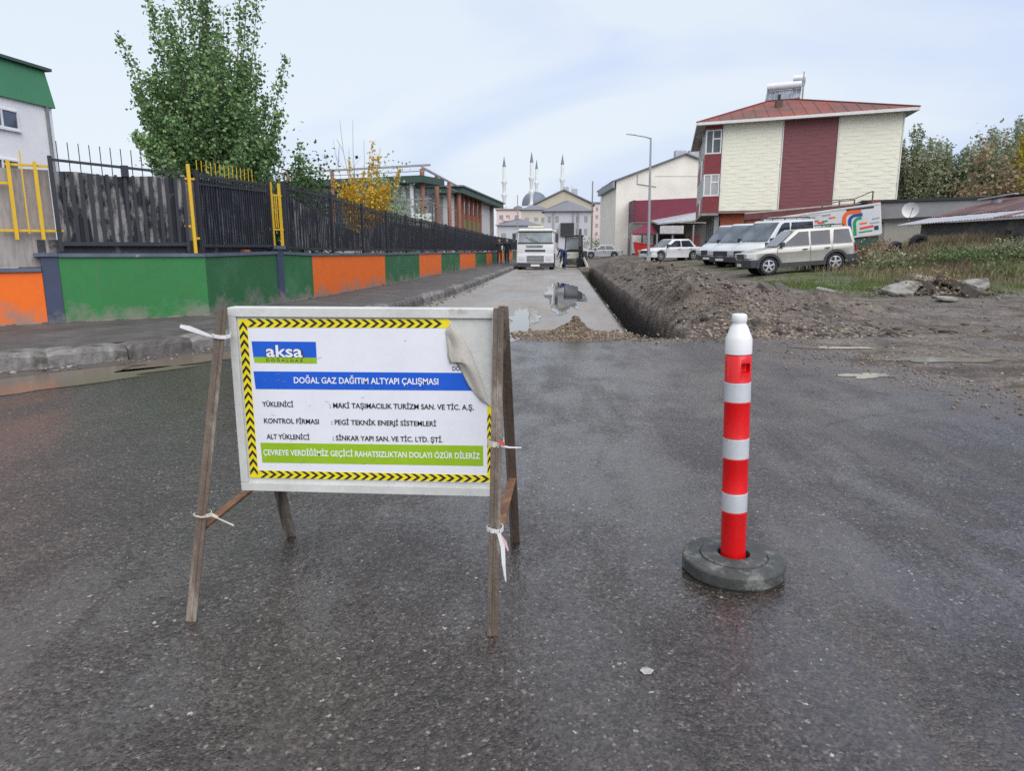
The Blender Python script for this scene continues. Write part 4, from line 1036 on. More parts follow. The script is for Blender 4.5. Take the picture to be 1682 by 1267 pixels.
def shrub(name, label, loc, rx, rz, n, mat, ls, seed, cat='shrub', group=None, ry=None):
    r = random.Random(seed); root = thing(name, label, cat, loc, 0, group); st = MB(); L = []
    ry = ry or rx
    for k in range(14):
        a = r.uniform(0, 6.28); q = r.uniform(.2, .8); st.tube((0, 0, 0), (rx * q * math.cos(a), ry * q * math.sin(a), rz * r.uniform(.5, .9)), .012, .004, 4)
    st.build('stems', BARK, root, world=False, fix=False)
    cl = [(r.gauss(0, .45) * rx, r.gauss(0, .45) * ry, abs(r.gauss(.5, .25)) * rz, r.uniform(.15, .3)) for k in range(26)]
    for k in range(n):
        c = r.choice(cl); L.append((c[0] + r.gauss(0, c[3] * rx), c[1] + r.gauss(0, c[3] * ry), max(.02, c[2] + r.gauss(0, c[3] * rz * .7))))
    o = bpy.data.objects.new('foliage', leaves_mesh('foliage', L, ls, mat)); COL.objects.link(o); o.parent = root; return root
shrub('shrub', 'dense green shrub behind the fence beside the slim tree', (-7.9, 20.6, .16), 1.5, 3.3, 6500, BUSHG, .085, 1)
shrub('shrub', 'dark evergreen shrub between yellow sapling and school', (-7.5, 29.3, .16), 1.25, 3.9, 3000, WILLOWD, .10, 2)
shrub('shrub', 'low dark shrub under the school windows', (-8.3, 37.5, .16), 1.6, 3.2, 2200, WILLOWD, .12, 3)
def bare(name, label, loc, tips, r0, seed):
    r = random.Random(seed); root = thing(name, label, 'tree', loc); m = MB()
    for t in tips:
        e = Vector(t); a = Vector((0, 0, r.uniform(.1, .5))); pth = [a.lerp(e, k / 5) + Vector((r.gauss(0, .05), r.gauss(0, .05), 0)) * (0 < k < 5) for k in range(6)]
        m.path(pth, [r0 * (1 - k / 6.5) for k in range(6)], 5)
        for q in range(4):
            k = r.randint(2, 4); b = pth[k]; d = (e - a).normalized() + Vector((r.gauss(0, .35), r.gauss(0, .35), .1)); m.tube(b, b + d * r.uniform(.4, .9), r0 * .35, .003, 4)
    m.build('branches', pm('twig', (.20, .17, .15), .9), root, world=False, fix=False); return root
bare('bare_sapling', 'leafless sapling with thin upright twigs behind the yellow tree', (-7.9, 27.4, .16), [(-.9, 0, 5.2), (-.6, 0, 5.9), (-.1, 0, 5.9), (.3, 0, 5.2), (-1.3, .2, 4.6), (.9, 0, 4.9), (-.3, 0, 4.9)], .022, 7)
bare('bare_sapling', 'leafless sapling with spreading twigs right of the tall poplar', (-8.6, 18.8, .16), [(.9, 0, 4.2), (.5, 0, 3.9), (1.2, 0, 3.7), (.1, 0, 4.1), (-.3, 0, 3.6)], .018, 8)
rw = random.Random(9)
for nm, lab, loc, rx, h, mat, n, ls, sd in (
    ('poplar_tree', 'narrow olive poplar at the right edge of the clad house', (26.9, 58.5, 0.8), 1.3, 10.6, OLIVE, 24, .20, 11),
    ('willow_tree', 'grey-green willow nearest the clad house', (31.2, 67, 0.8), 3.4, 10.6, OLIVE, 40, .25, 12),
    ('willow_tree', 'tall pale willow with brown tinge, second from the clad house', (34.6, 70, 0.8), 3.4, 11.6, WILLOW, 40, .26, 13),
    ('willow_tree', 'dark willow low between the two pale crowns', (36.6, 66, 0.8), 3.0, 10.2, WILLOWD, 40, .25, 14),
    ('willow_tree', 'silvery willow with the highest crown above the shed', (40.8, 70.5, 0.8), 4.0, 12.8, WILLOW, 52, .26, 15),
    ('willow_tree', 'grey willow behind the brown bush above the shed roof', (44.8, 72, 0.8), 3.6, 12.2, WILLOW, 40, .26, 16),
    ('autumn_tree', 'yellow-green autumn tree at the right edge of the picture', (37.6, 61.5, 0.8), 1.5, 13.0, foliage('leaf_yellowgreen', [(.24, .22, .02), (.42, .36, .04), (.52, .44, .08)], .35), 26, .2, 17)):
    limb_tree(nm, lab, loc, 'trees behind the shed', 0, dome_tips(random.Random(sd), n, rx, h * .38, h, .55), mat, ls * .64, 400, .48 if rx > 2 else .26, (.6, h * .35), h * .5, .18, .03, 1.6, sd, .12)
shrub('bush', 'brown-leaved bush standing over the shed ridge', (30.6, 54.5, 1.2), 2.4, 6.2, 2600, BROWNL, .2, 21, 'bush')
shrub('bush', 'far dark hedge bush beside the parked cars', (9.3, 120, .3), 5.0, 2.3, 3000, WILLOWD, .22, 22, 'bush')
shrub('bush', 'dark bush behind the lamp post far down the street', (13.8, 112, .3), 3.2, 2.2, 2000, OLIVE, .22, 23, 'bush')

def blades(name, label, cat, pts, h, w, mat, lean=.35):
    n = len(pts); P = np.array([(x, y, tz(x, y) - .02) for x, y in pts]); hh = h * rng.uniform(.4, 1.25, n)[:, None]
    a = rng.uniform(0, 6.283, n); d = np.stack([np.cos(a), np.sin(a), np.zeros(n)], 1); s = np.stack([-np.sin(a), np.cos(a), np.zeros(n)], 1) * w
    ln = d * rng.uniform(0, lean, n)[:, None] * hh; up = np.array((0, 0, 1.))
    v = np.stack([P - s, P + s, P + ln * .45 + up * hh * .62 + s * .7, P + ln * 1.2 + up * hh], 1).reshape(-1, 3)
    o = bpy.data.objects.new(name, npmesh(name, v, np.arange(n * 4).reshape(-1, 4), mat)); COL.objects.link(o)
    return tag(o, label, cat, kind='stuff')
def scatter(n, x0, x1, y0, y1, f, seed):
    r = random.Random(seed); out = []
    while len(out) < n:
        x = r.uniform(x0, x1); y = r.uniform(y0, y1)
        if r.random() < f(x, y): out.append((x, y))
    return out
cl = lambda x, y, k, o: sm(.0, .35, fbm(x * k + o, y * k, o))
GRASS = foliage('grass_green', [(.07, .11, .025), (.13, .19, .05), (.20, .25, .08), (.24, .25, .12)], .3)
STRAW = foliage('grass_straw', [(0.172, 0.149, 0.075), (0.276, 0.241, 0.138), (0.345, 0.299, 0.184), (0.138, 0.138, 0.057)], .3)
DRYBR = foliage('weed_brown', [(0.129, 0.095, 0.069), (0.224, 0.164, 0.113), (0.293, 0.216, 0.147)], .25)
WEEDG = foliage('weed_green', [(0.057, 0.095, 0.034), (0.113, 0.169, 0.057), (0.209, 0.265, 0.095)], .25)
blades('grass', 'short green grass strip at the edge of the lot', 'grass', scatter(15000, 6.8, 16, 17.6, 27, lambda x, y: sm(17.6, 20.5, y) * (.12 + cl(x, y, .5, 3)) * (1 - .7 * sm(23, 27, y)), 1), .11, .010, GRASS)
blades('dry_grass', 'straw-coloured dry grass on the bank', 'grass', scatter(17000, 9.5, 21, 20.5, 33, lambda x, y: .25 + cl(x, y, .45, 8), 2), .30, .010, STRAW)
blades('brown_weeds', 'brown dead weeds on the bank below the shed', 'weeds', scatter(7000, 11.2, 21, 21.5, 34, lambda x, y: cl(x, y, .5, 15) * sm(21, 25, y), 3), .36, .010, DRYBR, .6)
blades('green_weeds', 'dark green weeds on the bank', 'weeds', scatter(5000, 11.5, 21, 21.5, 30, lambda x, y: cl(x, y, .4, 27) * sm(21, 24, y), 4), .30, .014, WEEDG, .7)
shrub('shrub', 'dark green weed clump in the middle of the bank', (13.3, 25.2, tz(13.3, 25.2)), 1.6, .55, 1500, WEEDG, .07, 31)
shrub('shrub', 'dry reddish shrub beside the rear wheel of the silver car', (12.2, 28.6, tz(12.2, 28.6)), .8, .75, 1100, BROWNL, .07, 32)
shrub('shrub', 'green weed clump at the right end of the bank', (15.4, 25.4, tz(15.4, 25.4)), 1.3, .5, 1100, OLIVE, .07, 33)
shrub('shrub', 'dry shrub left of the tyres', (11.6, 26.3, tz(11.6, 26.3)), .9, .55, 900, OLIVE, .07, 34)

# ------------------------------------------------------------------ rubble, tyres
CONC = pm('broken_concrete', (.30, .285, .26), .85, .2, 6., bump=.5, bsc=25, col2=(.14, .115, .09), thr=.55, sc2=3.)
DARKC = pm('dark_rubble', (.10, .085, .072), .9, .3, 7., bump=.5, bsc=25)
def slab(label, loc, size, rot, mat, seed):
    r = random.Random(seed); n = 7; pts = []
    for k in range(n):
        a = 2 * math.pi * k / n + r.uniform(-.25, .25); pts.append((size[0] / 2 * math.cos(a) * r.uniform(.8, 1.2), size[1] / 2 * math.sin(a) * r.uniform(.8, 1.2), -size[2] / 2))
    o = MB().prism(pts, (0, 0, size[2])).build('rubble_chunk', mat, None, bevel=.02, seg=1)
    o.location = (loc[0], loc[1], tz(loc[0], loc[1]) + loc[2]); o.rotation_euler = rot
    tag(o, label, 'rubble', 'broken slabs dumped on the lot'); return o
slab('pale slab leaning at the left end of the rubble heap', (8.55, 18.5, .16), (1.0, .7, .12), (.30, -.26, .3), CONC, 1)
slab('flat pale slab lying in front of the rubble heap', (8.95, 17.1, .05), (.62, .5, .08), (.10, .05, .5), CONC, 2)
slab('dark slab standing in the middle of the rubble heap', (9.3, 18.7, .18), (.6, .45, .2), (.7, .2, 1.0), DARKC, 3)
slab('big brown slab on the right of the rubble heap', (10.1, 18.9, .22), (1.2, .7, .2), (.2, .28, .2), DARKC, 4)
slab('pale slab on top of the rubble heap', (9.55, 19.3, .34), (.9, .6, .10), (.25, .2, .1), CONC, 5)
slab('small grey block at the right foot of the rubble heap', (9.9, 17.9, .10), (.5, .4, .25), (.5, .3, .7), DARKC, 6)
slab('thin pale slab left of the rubble near the grass', (7.3, 19.9, .06), (.9, .5, .09), (.1, .2, .2), CONC, 7)
slab('tilted brown slab behind the leaning pale one', (9.0, 19.2, .22), (1.1, .7, .10), (.35, .25, .6), DARKC, 11)
slab('broad low slab at the back right of the rubble heap', (10.6, 19.3, .14), (1.3, .8, .12), (.12, -.2, .4), CONC, 12)
slab('dark asphalt chunk on the spoil beside the silver car', (5.3, 18.2, .12), (.9, .6, .18), (.4, .5, .1), DARKC, 8)
slab('dark asphalt chunk behind the spoil heap', (5.9, 19.6, .12), (.8, .5, .2), (.7, .1, .8), DARKC, 9)
slab('flat dark chunk on the mud right of the spoil', (5.6, 15.7, .06), (1.0, .45, .12), (.2, .15, .35), DARKC, 10)
pts = [(random.gauss(9.5, .75), random.gauss(18.7, .45)) for k in range(700)]
o = bpy.data.objects.new('rubble_bits', rocks_mesh('rubble_bits', [(x, y, tz(x, y) + .05 + .22 * math.exp(-((x - 9.5) / .7) ** 2 - ((y - 18.8) / .4) ** 2) * random.random()) for x, y in pts], [random.choice((.015, .025, .035, .06)) * random.uniform(.6, 1.2) for _ in pts], pm('rubble_bit', (.15, .122, .096), .9, .3, 6., isl=.6))); COL.objects.link(o)
tag(o, 'small broken pieces and earth in the rubble heap', 'rubble', kind='stuff')
shrub('shrub', 'dead brushwood caught in the rubble heap', (9.6, 19.0, tz(9.6, 19.0) + .1), .7, .5, 500, BROWNL, .06, 41)
RUBBER = pm('tyre_rubber', (.020, .020, .021), .75, .2, 8., bump=.3)
def tyre_prof(r, w, ri): return [(ri, -w * .36), (ri + .02, -w * .5), (r * .94, -w * .5), (r, -w * .32), (r, w * .32), (r * .94, w * .5), (ri + .02, w * .5), (ri, w * .36), (ri - .02, 0), (ri, -w * .36)]
for lab, (x, y), rz in (('old tyre half sunk in weeds nearest the silver car', (13.15, 31.0), .5), ('middle old tyre on the bank', (13.75, 30.7), .3), ('uppermost old tyre on the bank nearest the shed', (14.75, 30.9), .1)):
    o = MB().lathe(tyre_prof(.36, .22, .2), 28, (0, 0, 0), 'y').build('tyre', RUBBER, None, smooth=True, fix=False)
    o.location = (x, y, tz(x, y) + .22); o.rotation_euler = (.25, 0, rz); tag(o, lab, 'tyre', 'old tyres on the bank')

# ------------------------------------------------------------------ buildings
GLASS = glass('window_glass', (.07, .08, .09)); DGLASS = glass('dark_glass', (.02, .024, .028)); CURT = pm('curtain_behind_glass', (.42, .42, .42), .25, .3, 6., stretch=(6, 6, .3))
UPVC = pm('window_white', (.78, .78, .76), .4, .04, 4.)
CREAM = pm('siding_cream', S(236, 230, 210, 1.08), .6, .06, 1.2, bump=.1); MAROON = pm('siding_maroon', S(128, 76, 78, 1.0), .6, .07, 1.2, bump=.1)
MARP = pm('panel_maroon', S(134, 58, 62, .95), .5, .08, 2.); BRICKR = pm('render_brick_orange', S(178, 98, 70, .9), .8, .14, 2., bump=.3)
DARKIN = pm('dark_interior', (.035, .035, .038), .8, .2, 2.); WTRIM = pm('trim_white', (.74, .72, .69), .5, .06, 3.)
GREYC = pm('grey_render', (.30, .30, .30), .8, .14, 1.5, bump=.2)
class Frame:
    """skewed plan frame: s along the face to the camera, t away along the side, z up"""
    def __init__(s, O, ex, et): s.O = Vector((O[0], O[1], 0)); s.x = Vector((ex[0], ex[1], 0)).normalized(); s.t = Vector((et[0], et[1], 0)).normalized()
    def p(s, a, b, z): q = s.O + s.x * a + s.t * b; return (q.x, q.y, z)
    def box(s, m, a0, a1, b0, b1, z0, z1):
        return m.add([s.p(a0, b0, z0), s.p(a1, b0, z0), s.p(a1, b1, z0), s.p(a0, b1, z0), s.p(a0, b0, z1), s.p(a1, b0, z1), s.p(a1, b1, z1), s.p(a0, b1, z1)],
                     [(0, 3, 2, 1), (4, 5, 6, 7), (0, 1, 5, 4), (1, 2, 6, 5), (2, 3, 7, 6), (3, 0, 4, 7)])
def window(fr, root, side, u0, u1, z0, z1, d=0., mull=(.5,), fw=.07, glassm=None, trans=None):
    """window as frame part with pane sub-parts. side 's': face at t=d looking -t; side 't': face at s=d looking -s"""
    B = (lambda m, a, b, e0, e1, c, f: fr.box(m, a, b, d + e0, d + e1, c, f)) if side == 's' else (lambda m, a, b, e0, e1, c, f: fr.box(m, d + e0, d + e1, a, b, c, f))
    m = MB(); w = u1 - u0
    B(m, u0, u1, -.05, .03, z0, z0 + fw); B(m, u0, u1, -.05, .03, z1 - fw, z1); B(m, u0, u0 + fw, -.05, .03, z0 + fw, z1 - fw); B(m, u1 - fw, u1, -.05, .03, z0 + fw, z1 - fw)
    xs = [u0 + fw] + [u0 + w * k for k in mull] + [u1 - fw]
    for k in mull: B(m, u0 + w * k - fw / 2, u0 + w * k + fw / 2, -.05, .03, z0 + fw, z1 - fw)
    if trans: B(m, xs[-2] + fw / 2, u1 - fw, -.045, .025, z0 + (z1 - z0) * trans - fw / 2, z0 + (z1 - z0) * trans + fw / 2)
    o = m.build('window', UPVC, root)
    for i in range(len(xs) - 1):
        B(g := MB(), xs[i] + .005, xs[i + 1] - .005, -.012, .0, z0 + fw, z1 - fw); g.build('pane', glassm or GLASS, o)
    return o
def siding(fr, parent, a0, a1, z0, z1, mat, seed):
    """staggered lapped panels, one object each, sharing one mesh"""
    r = random.Random(seed); n = 6; V = []; F = []
    for k in range(n + 1):
        u = k / n - .5; pr = .002 + .021 * math.sin(math.pi * k / n) ** 1.3; zl = -.05 * math.sin(math.pi * k / n)
        V += [(u, 0, 0), (u, -pr, zl), (u, -.006, 1.0), (u, 0, 1.0)]
    for k in range(n):
        for q in range(4): F.append((4 * k + q, 4 * k + (q + 1) % 4, 4 * k + 4 + (q + 1) % 4, 4 * k + 4 + q))
    F += [(0, 1, 2, 3), (4 * n, 4 * n + 3, 4 * n + 2, 4 * n + 1)]
    me = MB().add(V, F).mesh('siding_panel'); me.materials.append(mat)
    an = math.atan2(fr.x.y, fr.x.x); rows = 23; h = (z1 - z0) / rows; off = origin_of(parent)
    for j in range(rows):
        a = a0 + (-.85 if j % 2 else 0) * (1 if j % 4 < 2 else .6) - .3 * (j % 3)
        while a < a1 - .02:
            l = 1.55 + r.uniform(-.15, .25); s0 = max(a, a0); s1 = min(a + l, a1)
            if s1 - s0 > .06:
                p = Vector(fr.p((s0 + s1) / 2, -.004, z0 + j * h)) - off
                inst(me, 'siding_panel', parent, p, (0, 0, an), (s1 - s0 - .001, r.uniform(.75, 1.1), h * .99))
            a += l
def clad_house():
    ex = (21.26 - 9.8, 45.14 - 49.43); O = (9.8, 49.43); u = Vector((*ex, 0)).normalized()
    O = (O[0] - .52 * u.x, O[1] - .52 * u.y)
    fr = Frame(O, ex, (10.96 - 9.3, 60.94 - 49.6))
    root = thing('clad_house', 'three-storey house with cream and maroon siding and red hip roof', 'house', (O[0], O[1], .6))
    W = 11.6; D = 12.2; zb, zt = 3.72, 9.25
    m = MB(); fr.box(m, 1.15, W, .10, D, zb, zt); wall = m.build('wall', GREYC, root)
    m = MB(); fr.box(m, 1.3, W - .1, .55, D, -.2, zb - .01); m.build('ground_floor_wall', BRICKR, root)
    m = MB(); fr.box(m, 1.1, W + .05, -.03, .6, zb - .16, zb - .004); m.build('floor_slab', pm('slab_edge', (.25, .17, .15), .8), root)
    # the three siding fields
    for a0, a1, mat, sd in ((1.19, 4.80, CREAM, 1), (4.90, 8.02, MAROON, 2), (8.12, W - .06, CREAM, 3)):
        m = MB(); fr.box(m, a0, a1, .02, .099, zb + .02, zt - .02); bk = m.build('siding_field', mat, wall)
        siding(fr, wall, a0, a1, zb + .02, zt - .02, mat, sd)
    for a in (1.12, 4.82, 8.04, W - .05):
        m = MB(); fr.box(m, a, a + .07, -.03, .10, zb, zt - .005); m.build('corner_trim', WTRIM, root)
    # corner bay with windows
    m = MB(); fr.box(m, 0, 1.11, -.02, D, 3.45, 3.6); m.build('floor_slab', GREYC, root)
    for z0, z1 in ((3.605, 4.70), (6.16, 7.42), (8.98, 9.245)):
        m = MB(); fr.box(m, .03, 1.10, 0, 3.2, z0, z1); m.build('bay_panel', MARP, root, bevel=.01)
        for b0 in (3.3, 6.4, 9.3): m = MB(); fr.box(m, .03, .9, b0, b0 + 2.6, z0, z1); m.build('bay_panel', MARP if b0 > 6 else UPVC, root)
    m = MB(); fr.box(m, .5, 1.0, .3, D - .1, 3.6, 9.2); m.build('bay_core', DARKIN, root)
    for z0, z1, g in ((4.71, 6.15, CURT), (7.43, 8.97, GLASS)):
        window(fr, root, 's', .05, 1.08, z0, z1, .08, (.46,), .085, g, .62)
        for b0 in (.2, 1.7, 3.4, 4.8, 6.5, 7.9, 9.4, 10.8): window(fr, root, 't', b0, b0 + 1.25, z0, z1, .10, (.5,), .08, DGLASS)
    # street arcade: pillars, shutters
    for b0 in (.4, 2.9, 5.6, 8.3, 11.2):
        m = MB(); fr.box(m, .9, 1.2, b0, b0 + .35, -.2, 3.45); m.build('pillar', GREYC, root)
    for b0 in (.8, 3.3, 6.0, 8.7):
        m = MB(); fr.box(m, 1.24, 1.30, b0, b0 + 2.0, 0, 3.1); m.build('shopfront', DGLASS, root)
    # roof
    RED = pm('roof_red_metal', S(152, 84, 72, .82), .7, .16, .9, col2=S(112, 84, 80, .9), thr=.51, sc2=.7, soft=.07, bump=.1)
    RED2 = RED
    oh = .62; e = zt + .02; A, B_, C_, D_ = fr.p(-oh, -.75, e + .10), fr.p(W + .55, -.75, e + .10), fr.p(W + .55, D + .6, e + .10), fr.p(-oh, D + .6, e + .10)
    r0, r1 = fr.p(4.9, 4.2, 11.35), fr.p(6.3, 8.0, 11.35)
    rf = MB().add([A, B_, C_, D_, r0, r1], [(0, 1, 4), (1, 2, 5, 4), (2, 3, 5), (3, 0, 4, 5), (0, 3, 2, 1)]).build('roof', RED, root)
    m = MB(); fr.box(m, -oh, W + .55, -.75, -.70, e - .08, e + .095); fr.box(m, -oh, -oh + .05, -.699, D + .6, e - .08, e + .095); fr.box(m, W + .5, W + .55, -.699, D + .6, e - .08, e + .095); m.build('fascia', WTRIM, rf)
    m = MB(); fr.box(m, -oh + .05, W + .5, -.699, D + .55, e - .05, e - .03); m.build('soffit', pm('soffit_grey', (.45, .45, .44), .7), rf)
    rb = MB()
    for (p, q) in ((A, r0), (B_, r0), (r0, r1)): rb.bar((p[0], p[1], p[2] + .03), (q[0], q[1], q[2] + .03), .16, .06)
    rb.build('ridge_cap', pm('ridge_red', S(150, 72, 60, .8), .6), rf)
    def on_roof(a): return 9.37 + (11.35 - 9.37) * a
    seam = MB()
    for k in range(1, 17):
        f = k / 17; p = Vector(A).lerp(Vector(B_), f); q = Vector(r0)
        # seams run up the slope, stopped at the hips
        fa = Vector(r0); s_ap = (4.9 + oh) / (W + .55 + oh); lim = f / s_ap if f < s_ap else (1 - f) / (1 - s_ap)
        up = Vector(fr.p(-oh + f * (W + .55 + oh), -.75 + 4.95 * lim, e + .10 + (11.35 - e - .10) * lim)); seam.bar(p + Vector((0, 0, .012)), up + Vector((0, 0, .012)), .04, .03)
    seam.build('roof_seams', RED, rf)
    # flue
    c = Vector(fr.p(4.7, 1.8, 0)); MB().box(c.x - .2, c.x + .2, c.y - .2, c.y + .2, 10.2, 10.75).build('chimney', pm('flue_brown', (.10, .06, .05), .7), rf); MB().tube((c.x, c.y, 10.7), (c.x, c.y, 11.15), .09, .09, 10).build('flue', DARKIN, rf)
    # two solar water heaters and a mast: things of their own
    TANK = pm('tank_white', (.74, .74, .76), .3, .05, 3.)
    def heater(lab, a, b, z, w, hgt, r):
        t = thing('solar_water_heater', lab, 'water heater', fr.p(a, b, z), math.atan2(fr.x.y, fr.x.x))
        pa = MB(); pa.add([(-w / 2, -.1, .10), (w / 2, -.1, .10), (w / 2, .75, hgt), (-w / 2, .75, hgt), (-w / 2, -.06, .06), (w / 2, -.06, .06), (w / 2, .79, hgt - .04), (-w / 2, .79, hgt - .04)], [(0, 1, 2, 3), (4, 7, 6, 5), (0, 4, 5, 1), (1, 5, 6, 2), (2, 6, 7, 3), (3, 7, 4, 0)])
        pa.build('collector', glass('collector_glass', (.20, .22, .26), .12), t, world=False)
        n = MB()
        for k in range(9): x = -w / 2 + w * k / 8; n.bar((x, -.115, .11), (x, .735, hgt + .012), .03, .03)
        n.build('collector_frame', pm('alu', (.55, .56, .58), .35, .05, 3., metal=.6), t, world=False)
        MB().lathe([(0, -w / 2), (r, -w / 2 + .001), (r, w / 2 - .001), (0, w / 2)], 20, (0, .75, hgt + r + .02), 'x').build('tank', TANK, t, world=False, smooth=True)
        l = MB()
        for x in (-w / 2 + .1, w / 2 - .1):
            l.bar((x, .85, -.5), (x, .8, hgt + .05), .05, .05); l.bar((x, -.1, -.5), (x, -.1, .15), .05, .05); l.bar((x, -.1, .1), (x, .85, hgt), .04, .04)
        l.build('stand', pm('galv_dark', (.12, .12, .13), .5), t, world=False)
    heater('solar heater with long white tank on the red roof', 5.15, 3.6, 11.05, 2.2, .85, .24)
    heater('smaller solar heater tank behind the long one on the red roof', 6.35, 5.4, 12.15, .8, .5, .24)
    o = MB().tube(fr.p(6.6, 5.0, 11.2), fr.p(6.6, 5.0, 13.1), .05, .04, 8).build('roof_mast', pm('mast_grey', (.30, .36, .34), .6), None); o['label'] = 'plain grey mast standing on the red roof'; o['category'] = 'mast'
clad_house()

def cream_house():
    fr = Frame((5.75, 80.62), (9.44, .67), (-.67, 9.44))
    root = thing('gable_house', 'cream gable-ended block behind the lamp post', 'house', (5.75, 80.62, .4))
    CR = pm('render_cream', S(236, 231, 220, .98), .75, .07, .6); W = 15.
    zl, zr, ap = 8.6, 8.6, 11.3
    m = MB(); pts = [fr.p(0, 0, 0), fr.p(W, 0, 0), fr.p(W, 0, zr), fr.p(W / 2, 0, ap), fr.p(0, 0, zl)]; d = fr.t * 14; m.prism(pts, d); m.build('wall', CR, root)
    m = MB(); ov = .35
    for (a, za, b, zb2) in ((-.5, zl - .10, W / 2, ap + .14), (W + .5, zr - .10, W / 2, ap + .14)):
        m.add([fr.p(a, -ov, za), fr.p(b, -ov, zb2), fr.p(b, 14.3, zb2), fr.p(a, 14.3, za), fr.p(a, -ov, za - .16), fr.p(b, -ov, zb2 - .12), fr.p(b, 14.3, zb2 - .12), fr.p(a, 14.3, za - .16)], [(0, 1, 2, 3), (4, 7, 6, 5), (0, 4, 5, 1), (1, 5, 6, 2), (2, 6, 7, 3), (3, 7, 4, 0)])
    m.build('roof', pm('roof_slate_grey', (.16, .17, .19), .6), root)
    m = MB(); fr.box(m, -.5, -.2, -.35, 13, zl - .85, zl - .12); m.build('eave_box', pm('eave_grey', (.25, .27, .30), .6), root)
    m = MB(); m.add([fr.p(4.2, -.004, 8.95), fr.p(W - 4.2, -.004, 8.95), fr.p(W - 4.2, -.02, 9.02), fr.p(4.2, -.02, 9.02)], [(0, 1, 2, 3)]); m.build('joint_strip', pm('joint_grey', (.5, .48, .45), .7), root)
    # pipes on the gable
    m = MB(); m.path([fr.p(2.3, -.06, 9.2), fr.p(2.3, -.06, 8.2), fr.p(4.4, -.06, 7.9)], .04, 6); m.build('pipe', pm('pipe_grey', (.4, .4, .4), .5), root)
    # roof tank
    for a in (6.6, 8.1):
        m = MB(); fr.box(m, a, a + 1.2, 1.0, 2.0, 11.0, 11.9); m.build('roof_tank', pm('roof_tank_grey', (.40, .42, .45), .5), root, bevel=.1)
    # maroon clad upper wall of the shop, with its lean-to roofs
    sh = thing('corner_shop', 'shop with maroon fascia wall and grey lean-to roof under the gable house', 'shop', fr.p(1.6, -4, .4))
    MZ = pm('fascia_maroon', S(122, 46, 66, .95), .55, .06, 1.5)
    m = MB(); m.prism([fr.p(1.55, -3.2, 3.95), fr.p(9.4, -3.2, 3.95), fr.p(9.4, -3.2, 6.55), fr.p(1.55, -3.2, 6.2)], fr.t * .25); m.build('fascia_wall', MZ, sh)
    m = MB(); fr.box(m, 1.45, 1.62, -3.3, -.1, 4.0, 6.25); m.build('side_panel', pm('fascia_dark', (.10, .03, .05), .6), sh)
    m = MB(); m.add([fr.p(3.3, -7.0, 3.75), fr.p(10, -7.0, 4.35), fr.p(10, -3.25, 5.35), fr.p(3.3, -3.25, 4.15), fr.p(3.3, -7.0, 3.60), fr.p(10, -7.0, 4.20), fr.p(10, -3.25, 5.20), fr.p(3.3, -3.25, 4.0)], [(0, 1, 2, 3), (4, 7, 6, 5), (0, 4, 5, 1), (1, 5, 6, 2), (2, 6, 7, 3), (3, 7, 4, 0)]); m.build('lean_to_roof', pm('sheet_grey', (.42, .44, .46), .5), sh)
    m = MB(); m.add([fr.p(.6, -6.6, 2.75), fr.p(3.4, -6.6, 2.75), fr.p(3.4, -4, 3.75), fr.p(2.6, -4, 3.75), fr.p(.6, -6.6, 2.62), fr.p(3.4, -6.6, 2.62), fr.p(3.4, -4, 3.6), fr.p(2.6, -4, 3.6)], [(0, 1, 2, 3), (4, 7, 6, 5), (0, 4, 5, 1), (1, 5, 6, 2), (2, 6, 7, 3), (3, 7, 4, 0)]); m.build('porch_roof', MZ, sh)
    m = MB(); fr.box(m, 1.0, 10, -3.0, -2.8, .2, 3.9); m.build('shop_wall', pm('shop_back', (.18, .17, .165), .8, .3, 1.), sh)
    for a, mat in ((1.3, UPVC), (2.6, UPVC), (4.4, DGLASS), (6.0, DGLASS), (7.6, pm('shutter_red', (.30, .07, .06), .6))):
        m = MB(); fr.box(m, a, a + 1.1, -3.1, -3.01, .7, 2.6); m.build('shop_window', mat, sh)
    for a in (.7, 3.3, 4.9, 7.0, 9.4):
        m = MB(); fr.box(m, a, a + .14, -6.7, -6.5, .2, 2.74 if a < 3.4 else 3.6); m.build('post', GREYC, sh)
    m = MB(); fr.box(m, 3.6, 6.0, -6.9, -6.8, 2.7, 3.5); m.build('sign_board', pm('shop_sign_pale', (.55, .52, .54), .5), sh)
    # red skip-like bin
    r = thing('red_bin', 'red open bin standing before the shop porch', 'bin', fr.p(1.9, -9, .45))
    RB = pm('bin_red', S(205, 48, 44), .5, .1, 2.); q = fr.p(1.9, -9, 0); c = Vector(q)
    V = [(-1.0, -.5, .1), (.6, -.5, .1), (.6, .5, .1), (-1.0, .5, .1), (-1.3, -.6, 1.35), (1.3, -.6, 1.0), (1.3, .6, 1.0), (-1.3, .6, 1.35)]
    MB().add(V, [(0, 3, 2, 1), (0, 1, 5, 4), (1, 2, 6, 5), (2, 3, 7, 6), (3, 0, 4, 7)]).build('tub', RB, r, world=False)
    MB().bar((-1.3, -.6, 1.36), (1.3, -.6, 1.01), .08).bar((-1.3, .6, 1.36), (1.3, .6, 1.01), .08).build('rim', RB, r, world=False)
cream_house()

